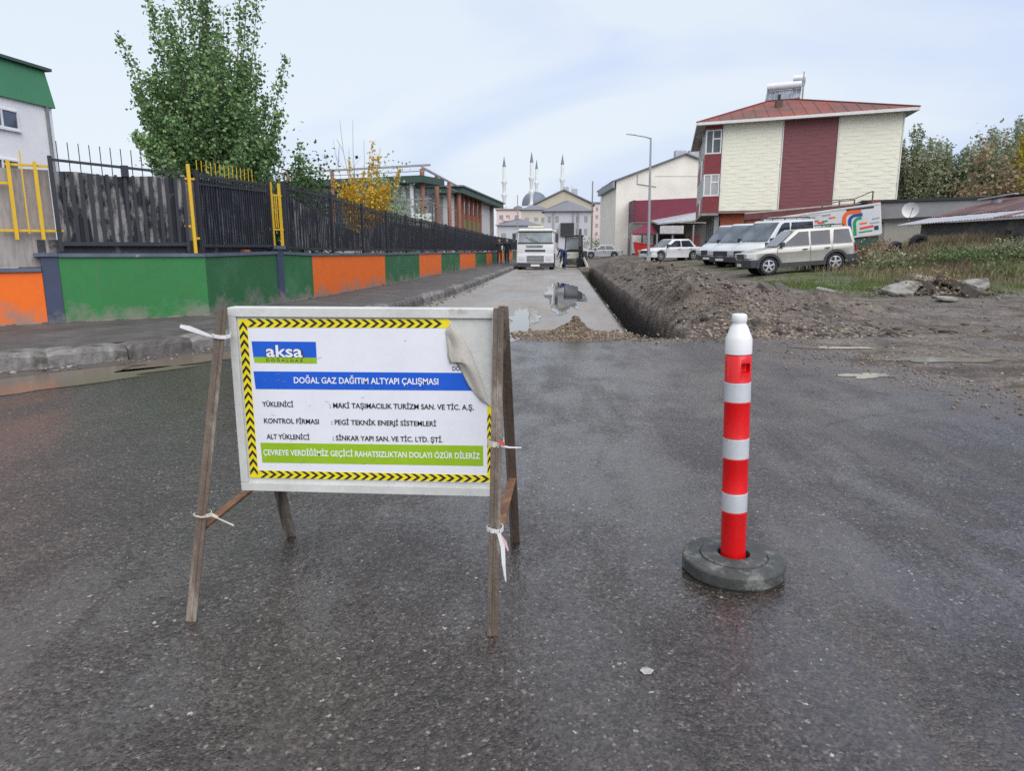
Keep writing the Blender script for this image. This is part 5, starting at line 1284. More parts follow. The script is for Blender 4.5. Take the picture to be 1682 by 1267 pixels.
def shed():
    root = thing('tin_shed', 'long low shed with rusty corrugated roof and grey wall on the bank', 'shed', (16.6, 30, 1.2))
    fr = Frame((16.45, 35.2), (.06, -1), (1, .06))   # s runs towards the camera along the eave, t runs right
    L = 17.
    m = MB(); fr.box(m, .3, L, .25, .5, .6, 2.40); w = m.build('wall', pm('shed_block_grey', (.115, .11, .115), .85, .2, 1.4, bump=.4, bsc=12, col2=(.19, .17, .155), thr=.58, sc2=1.), root)
    m = MB(); fr.box(m, .3, .5, .5, 7.5, .6, 2.4); m.build('end_wall', GREYC, root)
    for a in (6.2, 8.4, 11):
        m = MB(); fr.box(m, a, a + .34, .235, .26, 1.62, 1.98); m.build('vent_opening', DARKIN, root)
    m = MB(); fr.box(m, 0, L, .9, 6, 2.0, 2.30); m.build('roof_frame', DARKIN, root)
    RU = [pm('tin_rust_%s' % n, c, .7, .16, 2., col2=c2, thr=.60, sc2=1.6, soft=.1) for n, c, c2 in (('maroon', S(112, 82, 80, .9), S(130, 100, 92)), ('brown', S(104, 78, 76, .8), S(84, 62, 60)), ('dark', S(92, 72, 72, .8), S(130, 104, 96)))]
    SILV = pm('tin_silver', S(176, 176, 182, .85), .5, .1, 2., col2=S(140, 120, 112), thr=.66, sc2=1.4)
    rr = random.Random(4)
    def tin(a0, a1, t0, z0, t1, z1, mat, amp=.02):
        n = 16; V = []; F = []
        for k in range(n + 1):
            a = a0 + (a1 - a0) * k / n; dz = amp * math.sin(k / n * 2 * math.pi * 5)
            for t, z in ((t0, z0), (t1, z1)): V += [fr.p(a, t, z + dz), fr.p(a, t, z + dz - .012)]
        for k in range(n):
            i = 4 * k; F += [(i, i + 2, i + 6, i + 4), (i + 1, i + 5, i + 7, i + 3), (i, i + 4, i + 5, i + 1), (i + 2, i + 3, i + 7, i + 6)]
        MB().add(V, F).build('roof_sheet', mat, root, smooth=False)
    for k in range(17):
        a0 = -.75 + k * 1.0; e = 2.36 + .012 * k; m1 = 2.36 + .36 + .01 * k
        tin(a0, a0 + 1.06, -.35, e + .02, 1.35, m1 + .02, SILV if k in (0, 1, 2, 3, 6) or rr.random() < .25 else rr.choice(RU))
        tin(a0 + .02, a0 + 1.08, 1.2, m1 + .035, 4.6, m1 + .95, RU[k % 3])
    m = MB(); m.bar(fr.p(-.6, 4.6, 3.74), fr.p(L, 4.6, 3.92), .35, .06); m.build('ridge_cap', RU[1], root)
    m = MB(); m.add([fr.p(-.75, 4.6, 3.70), fr.p(L, 4.6, 3.86), fr.p(L, 9, 2.6), fr.p(-.75, 9, 2.6)], [(0, 1, 2, 3)]); m.build('rear_slope', RU[2], root)
    m = MB(); fr.box(m, .4, .9, 3.3, 3.5, 3.3, 3.5); m.bar(fr.p(.0, 3.0, 3.52), fr.p(1.3, 3.8, 3.72), .4, .05); m.build('loose_sheet', SILV, root)
shed()
def yard_bits():
    # long grey outbuilding behind the shed
    root = thing('outbuilding', 'low grey outbuilding with flat eave between clad house and shed', 'outbuilding', (20, 42.5, 1.2))
    MB().prism([(17.4, 43.2, .5), (25.0, 40.6, .5), (25.0, 40.6, 3.95), (17.4, 43.2, 3.85)], (.6, 2.5, 0)).build('wall', pm('outbuilding_grey', (.27, .265, .27), .8, .1, 1.5), root)
    MB().prism([(17.2, 43.1, 3.86), (25.4, 40.35, 3.96), (25.4, 40.35, 4.10), (17.2, 43.1, 4.0)], (.7, 3.0, 0)).build('eave', DARKIN, root)
    MB().prism([(17.3, 43.0, 2.75), (21.4, 41.55, 2.78), (21.4, 41.55, 2.95), (17.3, 43.0, 2.92)], (.05, .15, 0)).build('ledge', pm('ledge_dark', (.06, .05, .045), .8), root)
    MB().box(17.45, 17.9, 42.3, 42.95, .5, 3.9).build('brick_pier', BRICKR, root)
    w = thing('garden_wall', 'pale rendered wall stub below the satellite dish', 'wall', (17.9, 39.3, 1.2))
    MB().prism([(17.1, 39.6, .5), (18.9, 39.0, .5), (18.9, 39.0, 2.75), (17.1, 39.6, 2.65)], (.1, .3, 0)).build('render', pm('wall_stub_pale', (.42, .39, .35), .85, .1, 2., col2=(.28, .24, .2), thr=.6, sc2=2.), w)
    MB().prism([(18.92, 39.0, .5), (20.2, 38.6, .5), (20.2, 38.6, 2.5), (18.92, 39.0, 2.72)], (.1, .3, 0)).build('brickwork', pm('wall_stub_brick', (.22, .12, .09), .85, .3, 5.), w)
    MB().bar((16.9, 39.55, 2.78), (19.9, 38.6, 2.92), .5, .06).build('coping', DARKIN, w)
    d = thing('satellite_dish', 'round white satellite dish facing the road', 'satellite dish', (18.55, 40.1, 2.4))
    prof = [(0, .14), (.15, .125), (.28, .085), (.38, .03), (.405, 0), (.405, -.02), (.37, .005), (.27, .065), (.15, .10), (0, .115)]
    ds = MB().lathe(prof, 28, (0, 0, .9), 'y').build('reflector', pm('dish_white', (.68, .68, .66), .4, .06, 4.), d, world=False, smooth=True)
    MB().tube((0, .12, -.4), (0, .14, .85), .03, .03, 8).build('mast', GREYC, d, world=False)
    MB().tube((0, -.0, .52), (.08, -.42, .95), .015, .012, 6).box(.05, .13, -.47, -.40, .91, 1.0).build('feed_arm', pm('lnb_grey', (.2, .2, .2), .5), d, world=False)
    d.rotation_euler = (0, 0, R(-22))
    # lean-to with maroon fascia behind the vans
    t = thing('lean_to', 'low lean-to with maroon roof edge behind the parked vans', 'shelter', (13.5, 44.5, .8))
    MB().prism([(11.2, 45.6, 3.0), (17.6, 43.3, 3.45), (17.6, 43.3, 3.85), (11.2, 45.6, 3.35)], (.5, 1.6, 0)).build('roof', pm('leanto_maroon', (.16, .055, .06), .6, .2, 2.), t)
    MB().prism([(11.2, 45.58, 3.36), (17.6, 43.28, 3.86), (17.6, 43.28, 3.94), (11.2, 45.58, 3.44)], (.02, .1, 0)).build('roof_edge', pm('leanto_edge', (.48, .42, .36), .7), t)
    for x, y in ((11.3, 45.7), (13.4, 44.95), (15.5, 44.2), (17.5, 43.5)): MB().box(x - .06, x + .06, y - .06, y + .06, .3, 3.2).build('post', DARKIN, t)
    p = thing('pipe_frame', 'rusty pipe frame standing behind the striped truck body', 'frame', (15.9, 42.5, .9))
    P = [(14.9, 42.9), (15.75, 42.6), (16.5, 42.4), (17.35, 42.1)]
    m = MB()
    for i, (x, y) in enumerate(P): MB().tube((x, y, .3), (x, y, (3.75, 3.95, 4.0, 4.45)[i]), .04, .04, 6).build('post', pm('pipe_rust', (.14, .10, .08), .7), p)
    MB().path([(15.3, 42.75, 3.98), (16.5, 42.4, 4.05), (17.35, 42.1, 4.45)], .03, 6).path([(14.9, 42.9, 3.75), (15.75, 42.6, 3.92), (16.5, 42.4, 3.98)], .03, 6).build('rail', pm('pipe_rust', (.14, .10, .08), .7), p)
yard_bits()

def left_hall():
    fr = Frame((-18.9, 10.5), (.1, .995), (-1, .1))   # s away from camera, t to the left
    root = thing('white_hall', 'white hall with green upper cladding at the left edge', 'building', (-17.9, 20, .16))
    L = 13.62; O = (-17.78 + .1 * -10.5, 20.98 - 10.45)
    fr = Frame(O, (.0985, .995), (-1, .0985))
    WH = pm('hall_white', S(235, 231, 228, 1.06), .7, .04, .8); GR = pm('hall_green_cladding', S(66, 130, 88, .95), .55, .06, 1.5)
    m = MB(); fr.box(m, 0, L, 0, 9, 0, 6.0); m.build('wall', WH, root)
    m = MB(); m.add([fr.p(0, -.10, 6.0), fr.p(L + .08, -.10, 6.0), fr.p(L + .02, .12, 7.2), fr.p(0, .12, 7.2), fr.p(0, 9, 6.0), fr.p(L + .08, 9, 6.0), fr.p(L + .02, 9, 7.2), fr.p(0, 9, 7.2)], [(0, 1, 2, 3), (1, 5, 6, 2), (5, 4, 7, 6), (4, 0, 3, 7), (0, 4, 5, 1), (3, 2, 6, 7)]); g = m.build('cladding', GR, root)
    m = MB(); fr.box(m, 0, L + .2, -.02, 9, 7.205, 7.30); m.build('roof_edge', pm('hall_edge', (.05, .09, .07), .6), root)
    m = MB(); fr.box(m, L - .3, L - .22, -.09, -.02, .2, 6.0); m.build('downpipe', pm('hall_pipe', (.22, .24, .24), .5), root)
    for a0, z0, z1 in ((L - 2.7, 5.05, 5.65), (L - 2.9, 3.2, 4.1), (L - 5.4, 5.05, 5.65), (L - 5.6, 3.2, 4.1)):
        o = window(fr, root, 's', a0, a0 + 1.25, z0, z1, -.012, (.5,), .05, glass('hall_glass', (.10, .12, .16)))
        m = MB(); fr.box(m, a0 - .05, a0 + 1.3, -.10, -.01, z0 - .06, z0 - .005); m.build('sill', UPVC, o)
left_hall()

def school():
    A, B, Cc = Vector((-21.14, 48.61, 0)), Vector((-8.99, 44.47, 0)), Vector((-7.0, 77.7, 0))
    root = thing('school_block', 'single-storey school with green roof edge and orange columns', 'school', (-9, 44.5, .16))
    GRY = pm('school_grey_panel', (.36, .37, .40), .6, .08, 1.); ORG = pm('school_orange', S(190, 100, 56, .85), .6, .08, 1.); GRN = pm('school_green_edge', S(70, 96, 84, .8), .6, .1, 1.); WP_ = pm('school_white', (.66, .65, .62), .7, .05, 1.)
    PNK = pm('school_pole_salmon', S(168, 116, 98, .8), .6, .08, 2.); LIG = pm('school_green_panel', S(120, 150, 92, .9), .6, .08, 1.)
    e = (B - A).normalized(); nI = Vector((-e.y, e.x, 0))        # inward
    f = (Cc - B).normalized(); nS = Vector((-f.y, f.x, 0))       # inward of side (to the left)
    def P(s, d, z): q = B + e * (s - 13.0) + nI * d; return (q.x, q.y, z)
    def Q(s, d, z): q = B + f * s + nS * d; return (q.x, q.y, z)
    def bx(m, fn, a0, a1, d0, d1, z0, z1): return m.add([fn(a0, d0, z0), fn(a1, d0, z0), fn(a1, d1, z0), fn(a0, d1, z0), fn(a0, d0, z1), fn(a1, d0, z1), fn(a1, d1, z1), fn(a0, d1, z1)], [(0, 3, 2, 1), (4, 5, 6, 7), (0, 1, 5, 4), (1, 2, 6, 5), (2, 3, 7, 6), (3, 0, 4, 7)])
    bx(MB(), P, 0, 12.0, 1.0, 1.3, 0, 5.3).build('front_wall', GRY, root)
    bx(m := MB(), P, 9.2, 10.1, .9, .99, 2.2, 4.9); m.build('window', GLASS, root)
    for a in (1.5, 3.6, 5.6, 7.4): bx(m := MB(), P, a, a + 1.5, .9, .99, 2.6, 4.8); m.build('window', GLASS, root)
    bx(m := MB(), P, 11.2, 11.5, .86, .98, 4.2, 5.2); m.build('wall_lamp_box', WP_, root)
    for a in (10.3, 12.2): m = MB(); m.tube(P(a, .5, 0), P(a, .5, 5.3), .13, .13, 12); m.build('white_column', WP_, root)
    bx(MB(), P, -.6, 13.2, .0, 3.0, 5.3, 5.72).build('roof_edge', GRN, root)
    # side wing
    bx(MB(), Q, 1.6, 12.6, 1.4, 1.7, 0, 5.3).build('glazed_wall', glass('school_glazing', (.12, .13, .15), .15), root)
    for s in (3.2, 6.0, 9.2): bx(m := MB(), Q, s, s + 1.3, 1.25, 1.38, .4, 4.3); m.build('pale_panel', GRY, root)
    wing = bx(MB(), Q, 12.6, 31.2, .5, 6, 0, 5.5).build('side_wall', WP_, root)
    for s in np.arange(13.0, 23.4, 2.1):
        bx(m := MB(), Q, s + .12, s + 1.98, .38, .49, 3.7, 5.35); m.build('orange_panel', ORG, root)
        bx(m := MB(), Q, s + .35, s + 1.7, .34, .375, 4.1, 5.1); m.build('window', DGLASS, root)
        bx(m := MB(), Q, s + .12, s + 1.98, .38, .49, 2.2, 3.68); m.build('green_panel', LIG, root)
    for s in np.arange(13.0, 24.2, 2.1): m = MB(); bx(m, Q, s - .09, s + .09, .18, .48, 0, 5.5); m.build('column', PNK, root)
    bx(MB(), Q, 11.8, 34.4, -.35, 7, 5.52, 5.98).build('roof_edge', GRN, root)
    bx(MB(), Q, 11.6, 34.8, -.5, 7.2, 5.985, 6.10).build('roof', pm('school_roof', (.14, .17, .17), .6), root)
    bx(MB(), Q, 30.4, 31.1, .2, .49, 0, 5.5).build('corner_column', pm('school_corner', (.24, .18, .15), .7), root)
    # salmon pergola poles with pipes and roof rail
    for s in (.9, 4.8, 8.7, 12.3): m = MB(); m.tube(Q(s, 0, 0), Q(s, 0, 6.2 - .02 * s), .15, .15, 10); m.build('pole', PNK, root)
    for s in (3.0, 6.6): m = MB(); m.tube(P(s, -.1, 0), P(s, -.1, 6.2), .12, .12, 8); m.build('pole', PNK, root)
    m = MB(); m.bar(P(-.5, -.1, 6.22), P(13.9, -.1, 6.28), .12, .12); m.bar(Q(.9, 0, 6.28), Q(12.3, 0, 6.0), .12, .12); m.bar(P(-.5, -.1, 5.9), P(13.9, -.1, 5.95), .05, .05); m.bar(Q(.9, 0, 5.75), Q(12.3, 0, 5.6), .05, .05)
    m.bar(Q(.9, 0, 4.3), Q(12.3, .2, 4.2), .05, .05); m.bar(P(8.5, .0, 4.25), P(13.9, 0, 4.3), .05, .05); m.build('pipe_rail', pm('rail_grey', (.36, .33, .33), .5), root)
    bx(m := MB(), P, 12.9, 14.0, -.3, -.25, 2.3, 3.4); m.build('notice_board', WP_, root)
school()

# far end of the street ------------------------------------------------------
def tile_windows(root, fn, cols, rows, w, h, mat, d=-.03):
    for (a, z) in [(a, z) for a in cols for z in rows]:
        m = MB(); m.add([fn(a, d, z), fn(a + w, d, z), fn(a + w, d, z + h), fn(a, d, z + h), fn(a, .05, z), fn(a + w, .05, z), fn(a + w, .05, z + h), fn(a, .05, z + h)], [(0, 1, 2, 3), (0, 4, 5, 1), (1, 5, 6, 2), (2, 6, 7, 3), (3, 7, 4, 0)]); m.build('window', mat, root)
def block(name, label, x0, x1, y, z1, depth, wallm, cols, rows, w=1.3, h=1.5, roofm=None, roof=None, win=None, balc=None):
    root = thing(name, label, 'building', ((x0 + x1) / 2, y, 0)); fn = lambda a, d, z: (x0 + a, y + d, z)
    MB().box(x0, x1, y, y + depth, -.1, z1).build('wall', wallm, root)
    tile_windows(root, fn, cols, rows, w, h, win or DGLASS)
    if roof == 'hip':
        c = (x0 + x1) / 2; ov = .7; ap = roofm[1]
        MB().add([(x0 - ov, y - ov, z1), (x1 + ov, y - ov, z1), (x1 + ov, y + depth + ov, z1), (x0 - ov, y + depth + ov, z1), (c - .5, y + depth * .45, ap), (c + .5, y + depth * .55, ap)], [(0, 1, 5, 4), (1, 2, 5), (2, 3, 4, 5), (3, 0, 4), (3, 2, 1, 0)]).build('roof', roofm[0], root)
    elif roof == 'gable':
        c = (x0 + x1) / 2; ap = roofm[1]; ov = .8
        MB().prism([(x0, y, z1 + .001), (x1, y, z1 + .001), (c, y, ap)], (0, depth, 0)).build('gable', wallm, root)
        m = MB()
        for a, b in ((x0 - ov, c), (x1 + ov, c)):
            k = (ap - z1) / (c - x0); za = z1 - ov * k * .5
            m.prism([(a, y - .6, za + .1), (b, y - .6, ap + .1), (b, y - .6, ap + .5), (a, y - .6, za + .5)], (0, depth + 1.2, 0))
        m.build('roof', roofm[0], root)
    elif roof == 'flat':
        MB().box(x0 - .4, x1 + .4, y - .4, y + depth, z1 + .01, z1 + .5).build('roof', roofm[0], root)
    if balc:
        for (a, b, z) in balc: MB().box(x0 + a, x0 + b, y - 1.1, y - .001, z, z + 1.1).build('balcony', wallm, root)
    return root
SLATE = pm('far_roof_grey', (.20, .20, .22), .7, .08, .3); BEIGE = pm('far_beige', S(204, 196, 176, .82), .8, .06, .4); PINK = pm('far_pink', S(228, 208, 204, .9), .8, .05, .3); PALE = pm('far_pale_grey', S(198, 198, 204, .9), .8, .05, .3)
block('gable_block', 'beige apartment block with grey gable roof at the end of the street', -9.2, 9.2, 231, 14.6, 12, BEIGE, [1.2, 4.2, 14.0, 16.4], [2.6, 5.6, 8.6, 11.4], 1.4, 1.5, (SLATE, 19.0), 'gable', None, [(1, 5, 5.0), (1, 5, 8.0), (1, 5, 11.0)])
o = block('hip_roof_house', 'pale grey house with hip roof in front of the gabled block', -4.0, 5.6, 150.5, 8.7, 10, PALE, [.7, 2.3, 6.6, 8.3], [1.2, 3.8, 6.4], .7, 1.3, (SLATE, 11.1), 'hip', GREYC)
MB().box(-.6, 2.2, 149.9, 150.49, 3.6, 6.3).build('loggia', DARKIN, o)
for x in (-2.2, 1.9, 2.9): MB().box(x, x + .25, 150.2, 150.49, 0, 8.6).build('pilaster', GREYC, o)
block('pink_block', 'pink and white apartment block left of the truck', -24.2, -12.2, 259, 14.4, 14, PINK, [1.0, 3.4, 6.6, 9.4], [2.5, 5.5, 8.5, 11.2], 1.5, 1.5, (pm('far_roof_tile', (.26, .20, .18), .8), 0), 'flat', GREYC, [(2.6, 4.6, 4.6), (2.6, 4.6, 7.6), (2.6, 4.6, 10.6), (8, 10, 4.6), (8, 10, 7.6), (8, 10, 10.6)])
block('low_block', 'low whitewashed house behind the fence end', -17.5, -6.5, 190, 7.0, 9, PALE, [1, 4, 7], [3.6], 1.3, 1.4, (SLATE, 8.9), 'hip', GREYC)
block('pink_tower', 'pink high-rise on the right of the gabled block', 10.6, 19.4, 262, 16.8, 14, PINK, [1.0, 2.8], [2.4, 5.4, 8.4, 11.4, 14.2], .8, 1.3, (SLATE, 0), 'flat', GREYC, [(6.9, 8.7, 2.6), (6.9, 8.7, 5.6), (6.9, 8.7, 8.6), (6.9, 8.7, 11.6), (6.9, 8.7, 14.4)])
block('yellow_block', 'yellowish apartment block just behind the truck roof', -12.0, -4.4, 205, 11.8, 10, pm('far_yellow', S(206, 200, 186, .85), .8, .05, .3), [1, 3.6, 5.6], [2.4, 5.2, 8.2], 1.2, 1.4, (SLATE, 13.4), 'hip', GREYC, [(.8, 5.8, 4.4), (.8, 5.8, 7.4)])
for lab, x, z in (('rooftop tank on the left of the gabled block', -.4, 18.6), ('rooftop tank on the right of the gabled block', 2.4, 18.0)):
    o = MB().box(x, x + 2.0, 236, 238, z, z + 2.0).bar((x + .1, 236.1, z + 2), (x + .1, 236.1, z + 3), .15).build('water_tank', pm('far_tank', (.42, .44, .47), .6), None, bevel=.2); tag(o, lab, 'tank')
def mosque():
    STN = pm('mosque_white', (.76, .76, .76), .7, .04, .2); LEAD = pm('mosque_lead', (.16, .18, .22), .5, .08, .2)
    def minaret(lab, x, y, top, r):
        t = thing('minaret', lab, 'minaret', (x, y, 0), 0, 'minarets of the far mosque')
        zc = top - 5.6; pr = [(r * 1.25, 0), (r * 1.25, 14), (r, 15)]
        for zb in (zc - 22, zc - 15.5, zc - 8.5): pr += [(r, zb - 1.2), (r * 1.6, zb - .1), (r * 1.6, zb + .9), (r * .95, zb + .95)]
        pr += [(r * .92, zc)]
        MB().lathe(pr, 14).build('shaft', STN, t, world=False, smooth=True)
        MB().lathe([(r * 1.05, zc + .01), (r * .8, zc + 1.2), (.02, top)], 14).build('spire', LEAD, t, world=False, smooth=True)
    minaret('leftmost white minaret, standing clear of the others', -32.9, 398.6, 50.2, .95)
    minaret('tallest white minaret in front of the dome', -17.2, 384.8, 50.8, .95)
    minaret('white minaret partly hidden behind the tallest one', -16.3, 430, 52.2, .85)
    minaret('rightmost white minaret above the gabled block', -1.0, 401, 51.4, .95)
    t = thing('mosque', 'far mosque with grey lead dome between the minarets', 'mosque', (-16.6, 410, 0))
    MB().box(-28, -5, 402, 424, 0, 21).build('hall', STN, t); MB().box(-24.5, -8.7, 404, 420, 21.01, 24).build('drum_base', STN, t)
    MB().lathe([(7.3, 24.01), (7.3, 25.6), (7.2, 26.5), (6.6, 28.6), (5.2, 30.6), (3.0, 31.9), (0, 32.4)], 28, (-16.6, 412, 0)).build('dome', LEAD, t, smooth=True)
    MB().lathe([(3.5, 21.01), (3.3, 22.2), (2.2, 23.6), (0, 24.3)], 18, (-25.5, 405, 0)).build('dome', LEAD, t, smooth=True)
mosque()
def lamp():
    t = thing('street_lamp', 'tall grey steel street lamp behind the spoil heap', 'street lamp', (5.5, 46.5, .45))
    G = pm('lamp_steel', (.34, .35, .36), .45, .06, 2., metal=.3)
    MB().tube((0, 0, 0), (-.12, 0, 7.62), .105, .055, 10).build('pole', G, t, world=False, smooth=True)
    MB().path([(-.12, 0, 7.58), (-.45, 0, 7.68), (-1.05, 0, 7.78)], [.05, .042, .036], 8).build('arm', G, t, world=False, smooth=True)
    MB().add([(-1.0, -.11, 7.76), (-1.0, .11, 7.76), (-1.66, .09, 7.84), (-1.66, -.09, 7.84), (-1.05, -.09, 7.84), (-1.05, .09, 7.84), (-1.6, .06, 7.90), (-1.6, -.06, 7.90)], [(0, 1, 2, 3), (4, 7, 6, 5), (0, 4, 5, 1), (1, 5, 6, 2), (2, 6, 7, 3), (3, 7, 4, 0)]).build('lamp_head', G, t, world=False, bevel=.01)
    MB().box(-.14, .14, -.14, .14, 0, .35).build('base', G, t, world=False, bevel=.02)
lamp()
for lab, x, y, h in (('thin pole left of the pink tower', 6.2, 118, 11.), ('wooden pole behind the excavator', 3.6, 92, 9.5), ('thin pole between truck and school', -9.6, 150, 12.)):
    o = MB().tube((x, y, 0), (x, y, h), .11, .08, 8).build('utility_pole', pm('pole_grey', (.30, .28, .26), .8), None); tag(o, lab, 'pole')

# ------------------------------------------------------------------ vehicles
WPAINT = pm('paint_white', (.64, .65, .66), .28, .05, 1.5, coat=.5, col2=(.45, .42, .38), thr=.72, sc2=2.5, soft=.15)
SILVER = pm('paint_champagne', (.46, .445, .405), .30, .05, 1.5, metal=.25, coat=.5, col2=(.42, .38, .32), thr=.74, sc2=2., soft=.15)
BLKPL = pm('trim_black_plastic', (.045, .047, .055), .55, .12, 5.); CARGL = glass('car_glass', (.030, .036, .044), .02)
RIMM = pm('rim_alloy', (.55, .56, .58), .35, .06, 6., metal=.5); LENS = pm('lamp_lens', (.55, .57, .60), .12, .06, 6.); REDL = pm('tail_lens', (.35, .02, .02), .2, .06, 6.); PLATE = pm('number_plate', (.75, .75, .74), .4, .04, 8.)
STEELR = pm('rim_steel', (.30, .31, .32), .45, .1, 6., metal=.3)
def inset(pts, d):
    """shrink a closed 2-D outline (x,z), counter-clockwise, by d"""
    n = len(pts); out = []
    for i in range(n):
        a, b, c = pts[i - 1], pts[i], pts[(i + 1) % n]
        e1 = np.array(b) - a; e2 = np.array(c) - b
        n1 = np.array((-e1[1], e1[0])) / (np.hypot(*e1) + 1e-9); n2 = np.array((-e2[1], e2[0])) / (np.hypot(*e2) + 1e-9); m = n1 + n2; m = m / max(np.hypot(*m), .6)
        out.append(tuple(np.array(b) + m * d))
    return out
WHEELS = {}
def wheel(root, x, y, r, w, alloy, spokes=5):
    key = (r, w, alloy)
    s = 1 if y > 0 else -1
    if key not in WHEELS:
        tm = MB().lathe(tyre_prof(r, w, r * .66), 28, (0, 0, 0), 'y').mesh('tyre'); tm.materials.append(RUBBER)
        m = MB(); m.lathe([(r * .665, -w * .38), (r * .665, w * .40), (r * .60, w * .42), (r * .60, w * .18), (r * .57, w * .14)], 24, (0, 0, 0), 'y'); m.lathe([(r * .57, w * .10), (.0, w * .10)], 16, (0, 0, 0), 'y')
        for k in range(spokes):
            a = 2 * math.pi * k / spokes + .3; m.bar((r * .08 * math.cos(a), w * .36, r * .08 * math.sin(a)), (r * .61 * math.cos(a), w * .33, r * .61 * math.sin(a)), r * .19, r * .1, (0, 1, 0))
        m.lathe([(r * .17, w * .2), (r * .17, w * .42), (0, w * .44)], 12, (0, 0, 0), 'y')
        rm = m.mesh('rim'); rm.materials.append(RIMM if alloy else STEELR); rm.materials.append(BLKPL)
        for i, p in enumerate(rm.polygons):
            if 24 * 4 <= i < 24 * 4 + 16 + 2: p.material_index = 1
        WHEELS[key] = (tm, rm)
    tm, rm = WHEELS[key]
    wo = bpy.data.objects.new('wheel', None); COL.objects.link(wo); wo.parent = root; wo.location = (x, y, r); wo.rotation_euler = (0, 0, 0 if s > 0 else math.pi); wo.empty_display_size = .1
    inst(tm, 'tyre', wo, (0, 0, 0)); inst(rm, 'rim', wo, (0, 0, 0))
def make_car(name, label, cat, S_, loc, rot, paint, group=None):
    root = thing(name, label, cat, loc, 0, group); root.rotation_euler = rot
    w = S_['w']; gc = S_['gc']; ra = S_['r'] + .055
    bot = []; x_r, x_f = S_['top'][-1][0], S_['top'][0][0]
    for xc in S_['axles'][::-1]:     # rear to front
        n = 10; h = S_['r']
        a0 = math.asin((gc - h) / ra)
        for k in range(n + 1):
            a = math.pi - a0 - (math.pi - 2 * a0) * k / n; bot.append((xc + ra * math.cos(a), h + ra * math.sin(a)))
    outl = bot + S_['top']            # counter-clockwise: along the bottom rear->front, over the top front->rear
    area = sum(outl[i - 1][0] * outl[i][1] - outl[i][0] * outl[i - 1][1] for i in range(len(outl)))
    if area < 0: outl = outl[::-1]
    n = len(outl); V = []; xm = max(abs(x_f), abs(x_r))
    rings = [(-w, .085, .950), (-w + .022, .040, .966), (-w + .075, .010, .980), (-w * .55, .0, 1.0), (0, -.018, 1.012)]
    rings += [(-y, i, k) for y, i, k in rings[-2::-1]]
    for y, i, k in rings:
        o2 = inset(outl, i) if abs(i) > 1e-6 else outl
        for p, q in zip(o2, outl):
            e = sm(.70, 1., abs(q[0]) / xm); V.append((p[0] * (1 + (k - 1) * e), y * (1 - .055 * e), p[1] if q[1] > gc + .12 else q[1]))
    m_ = len(rings); F = [tuple(range(n)), tuple(range(m_ * n - 1, (m_ - 1) * n - 1, -1))]
    for k in range(m_ - 1):
        for i in range(n): F.append((k * n + i, k * n + (i + 1) % n, (k + 1) * n + (i + 1) % n, (k + 1) * n + i))
    MB().add(V, F).build('body', paint, root, world=False, smooth=True)
    zb, zr = S_['belt'], S_['roof']; c = S_['cab']   # cab: xf_base, xf_top, xr_top, xr_base
    yb_, yt = w - .055, w - S_.get('tumble', .2)
    Y = lambda z: yb_ + (yt - yb_) * (z - zb) / (zr - zb)
    zb0 = zb - .03
    V = []
    for s in (-1, 1): V += [(c[0], s * yb_, zb0), (c[1], s * yt, zr - .02), (c[1] - .12, s * (yt - .03), zr), (c[2] + .10, s * (yt - .03), zr), (c[2], s * yt, zr - .03), (c[3], s * yb_, zb0)]
    F = [(0, 1, 2, 3, 4, 5), (11, 10, 9, 8, 7, 6)] + [(i, (i + 1) % 6, (i + 1) % 6 + 6, i + 6) for i in range(6)]
    MB().add(V, F).build('cabin', paint, root, world=False, bevel=.055, seg=3, smooth=True)
    zt = zr - .11
    for (a0, a1, b0, b1) in S_['win']:   # front-bottom, front-top, rear-bottom, rear-top
        for s in (1, -1):
            V = [(a0, s * (Y(zb + .03) + .010), zb + .03), (a1, s * (Y(zt) + .010), zt), (b1, s * (Y(zt) + .010), zt), (b0, s * (Y(zb + .03) + .010), zb + .03)]
            MB().prism(V, (0, -s * .02, 0)).build('side_window', CARGL, root, world=False)
    def slant(name, xa, xt, sgn):
        k = .09; nx = sgn * .014; ya, yt2 = Y(zb) - .09, Y(zr) - .07
        p = lambda t: xa + (xt - xa) * t
        V = [(p(.06) + nx, -ya, zb + (zr - zb) * .06 + .012), (p(.06) + nx, ya, zb + (zr - zb) * .06 + .012), (p(.90) + nx, yt2, zb + (zr - zb) * .90 + .012), (p(.90) + nx, -yt2, zb + (zr - zb) * .90 + .012)]
        MB().prism(V, (-sgn * .02, 0, 0)).build(name, glass('windscreen_glass', (.11, .13, .155), .04), root, world=False)  # glass base colour lightened to stand in for the sky's reflection
    slant('windscreen', c[0], c[1], 1); slant('rear_window', c[3], c[2], -1)
    for xc in S_['axles']:
        for s in (1, -1):
            wheel(root, xc, s * (w - .12), S_['r'], .21, S_.get('alloy', False)); 
            MB().lathe([(ra - .01, -.10), (ra - .01, .06)], 20, (xc, s * (w - .20), S_['r']), 'y').build('wheel_arch', DARKIN, root, world=False)
    zf = S_['nose']   # (bumper bottom, bumper top, light bottom, light top)
    xf = x_f
    for s in (1, -1):
        hl = S_['lampw']
        y0, y1 = sorted((s * w * .50, s * w * .962)); MB().box(xf - .27, xf + .058, y0, y1, zf[2], zf[3]).build('headlight', LENS, root, world=False, bevel=.03)
        MB().box(x_r - .012, x_r + .05, s * (w - .14) - .09, s * (w - .14) + .09, zb - .32, zb - .06).build('tail_light', REDL, root, world=False)
        xm = c[0] - .18; MB().box(xm - .10, xm + .05, s * (yb_ + .10) - .11, s * (yb_ + .10) + .11, zb + .02, zb + .20).build('mirror', S_.get('mirror', paint), root, world=False, bevel=.03)
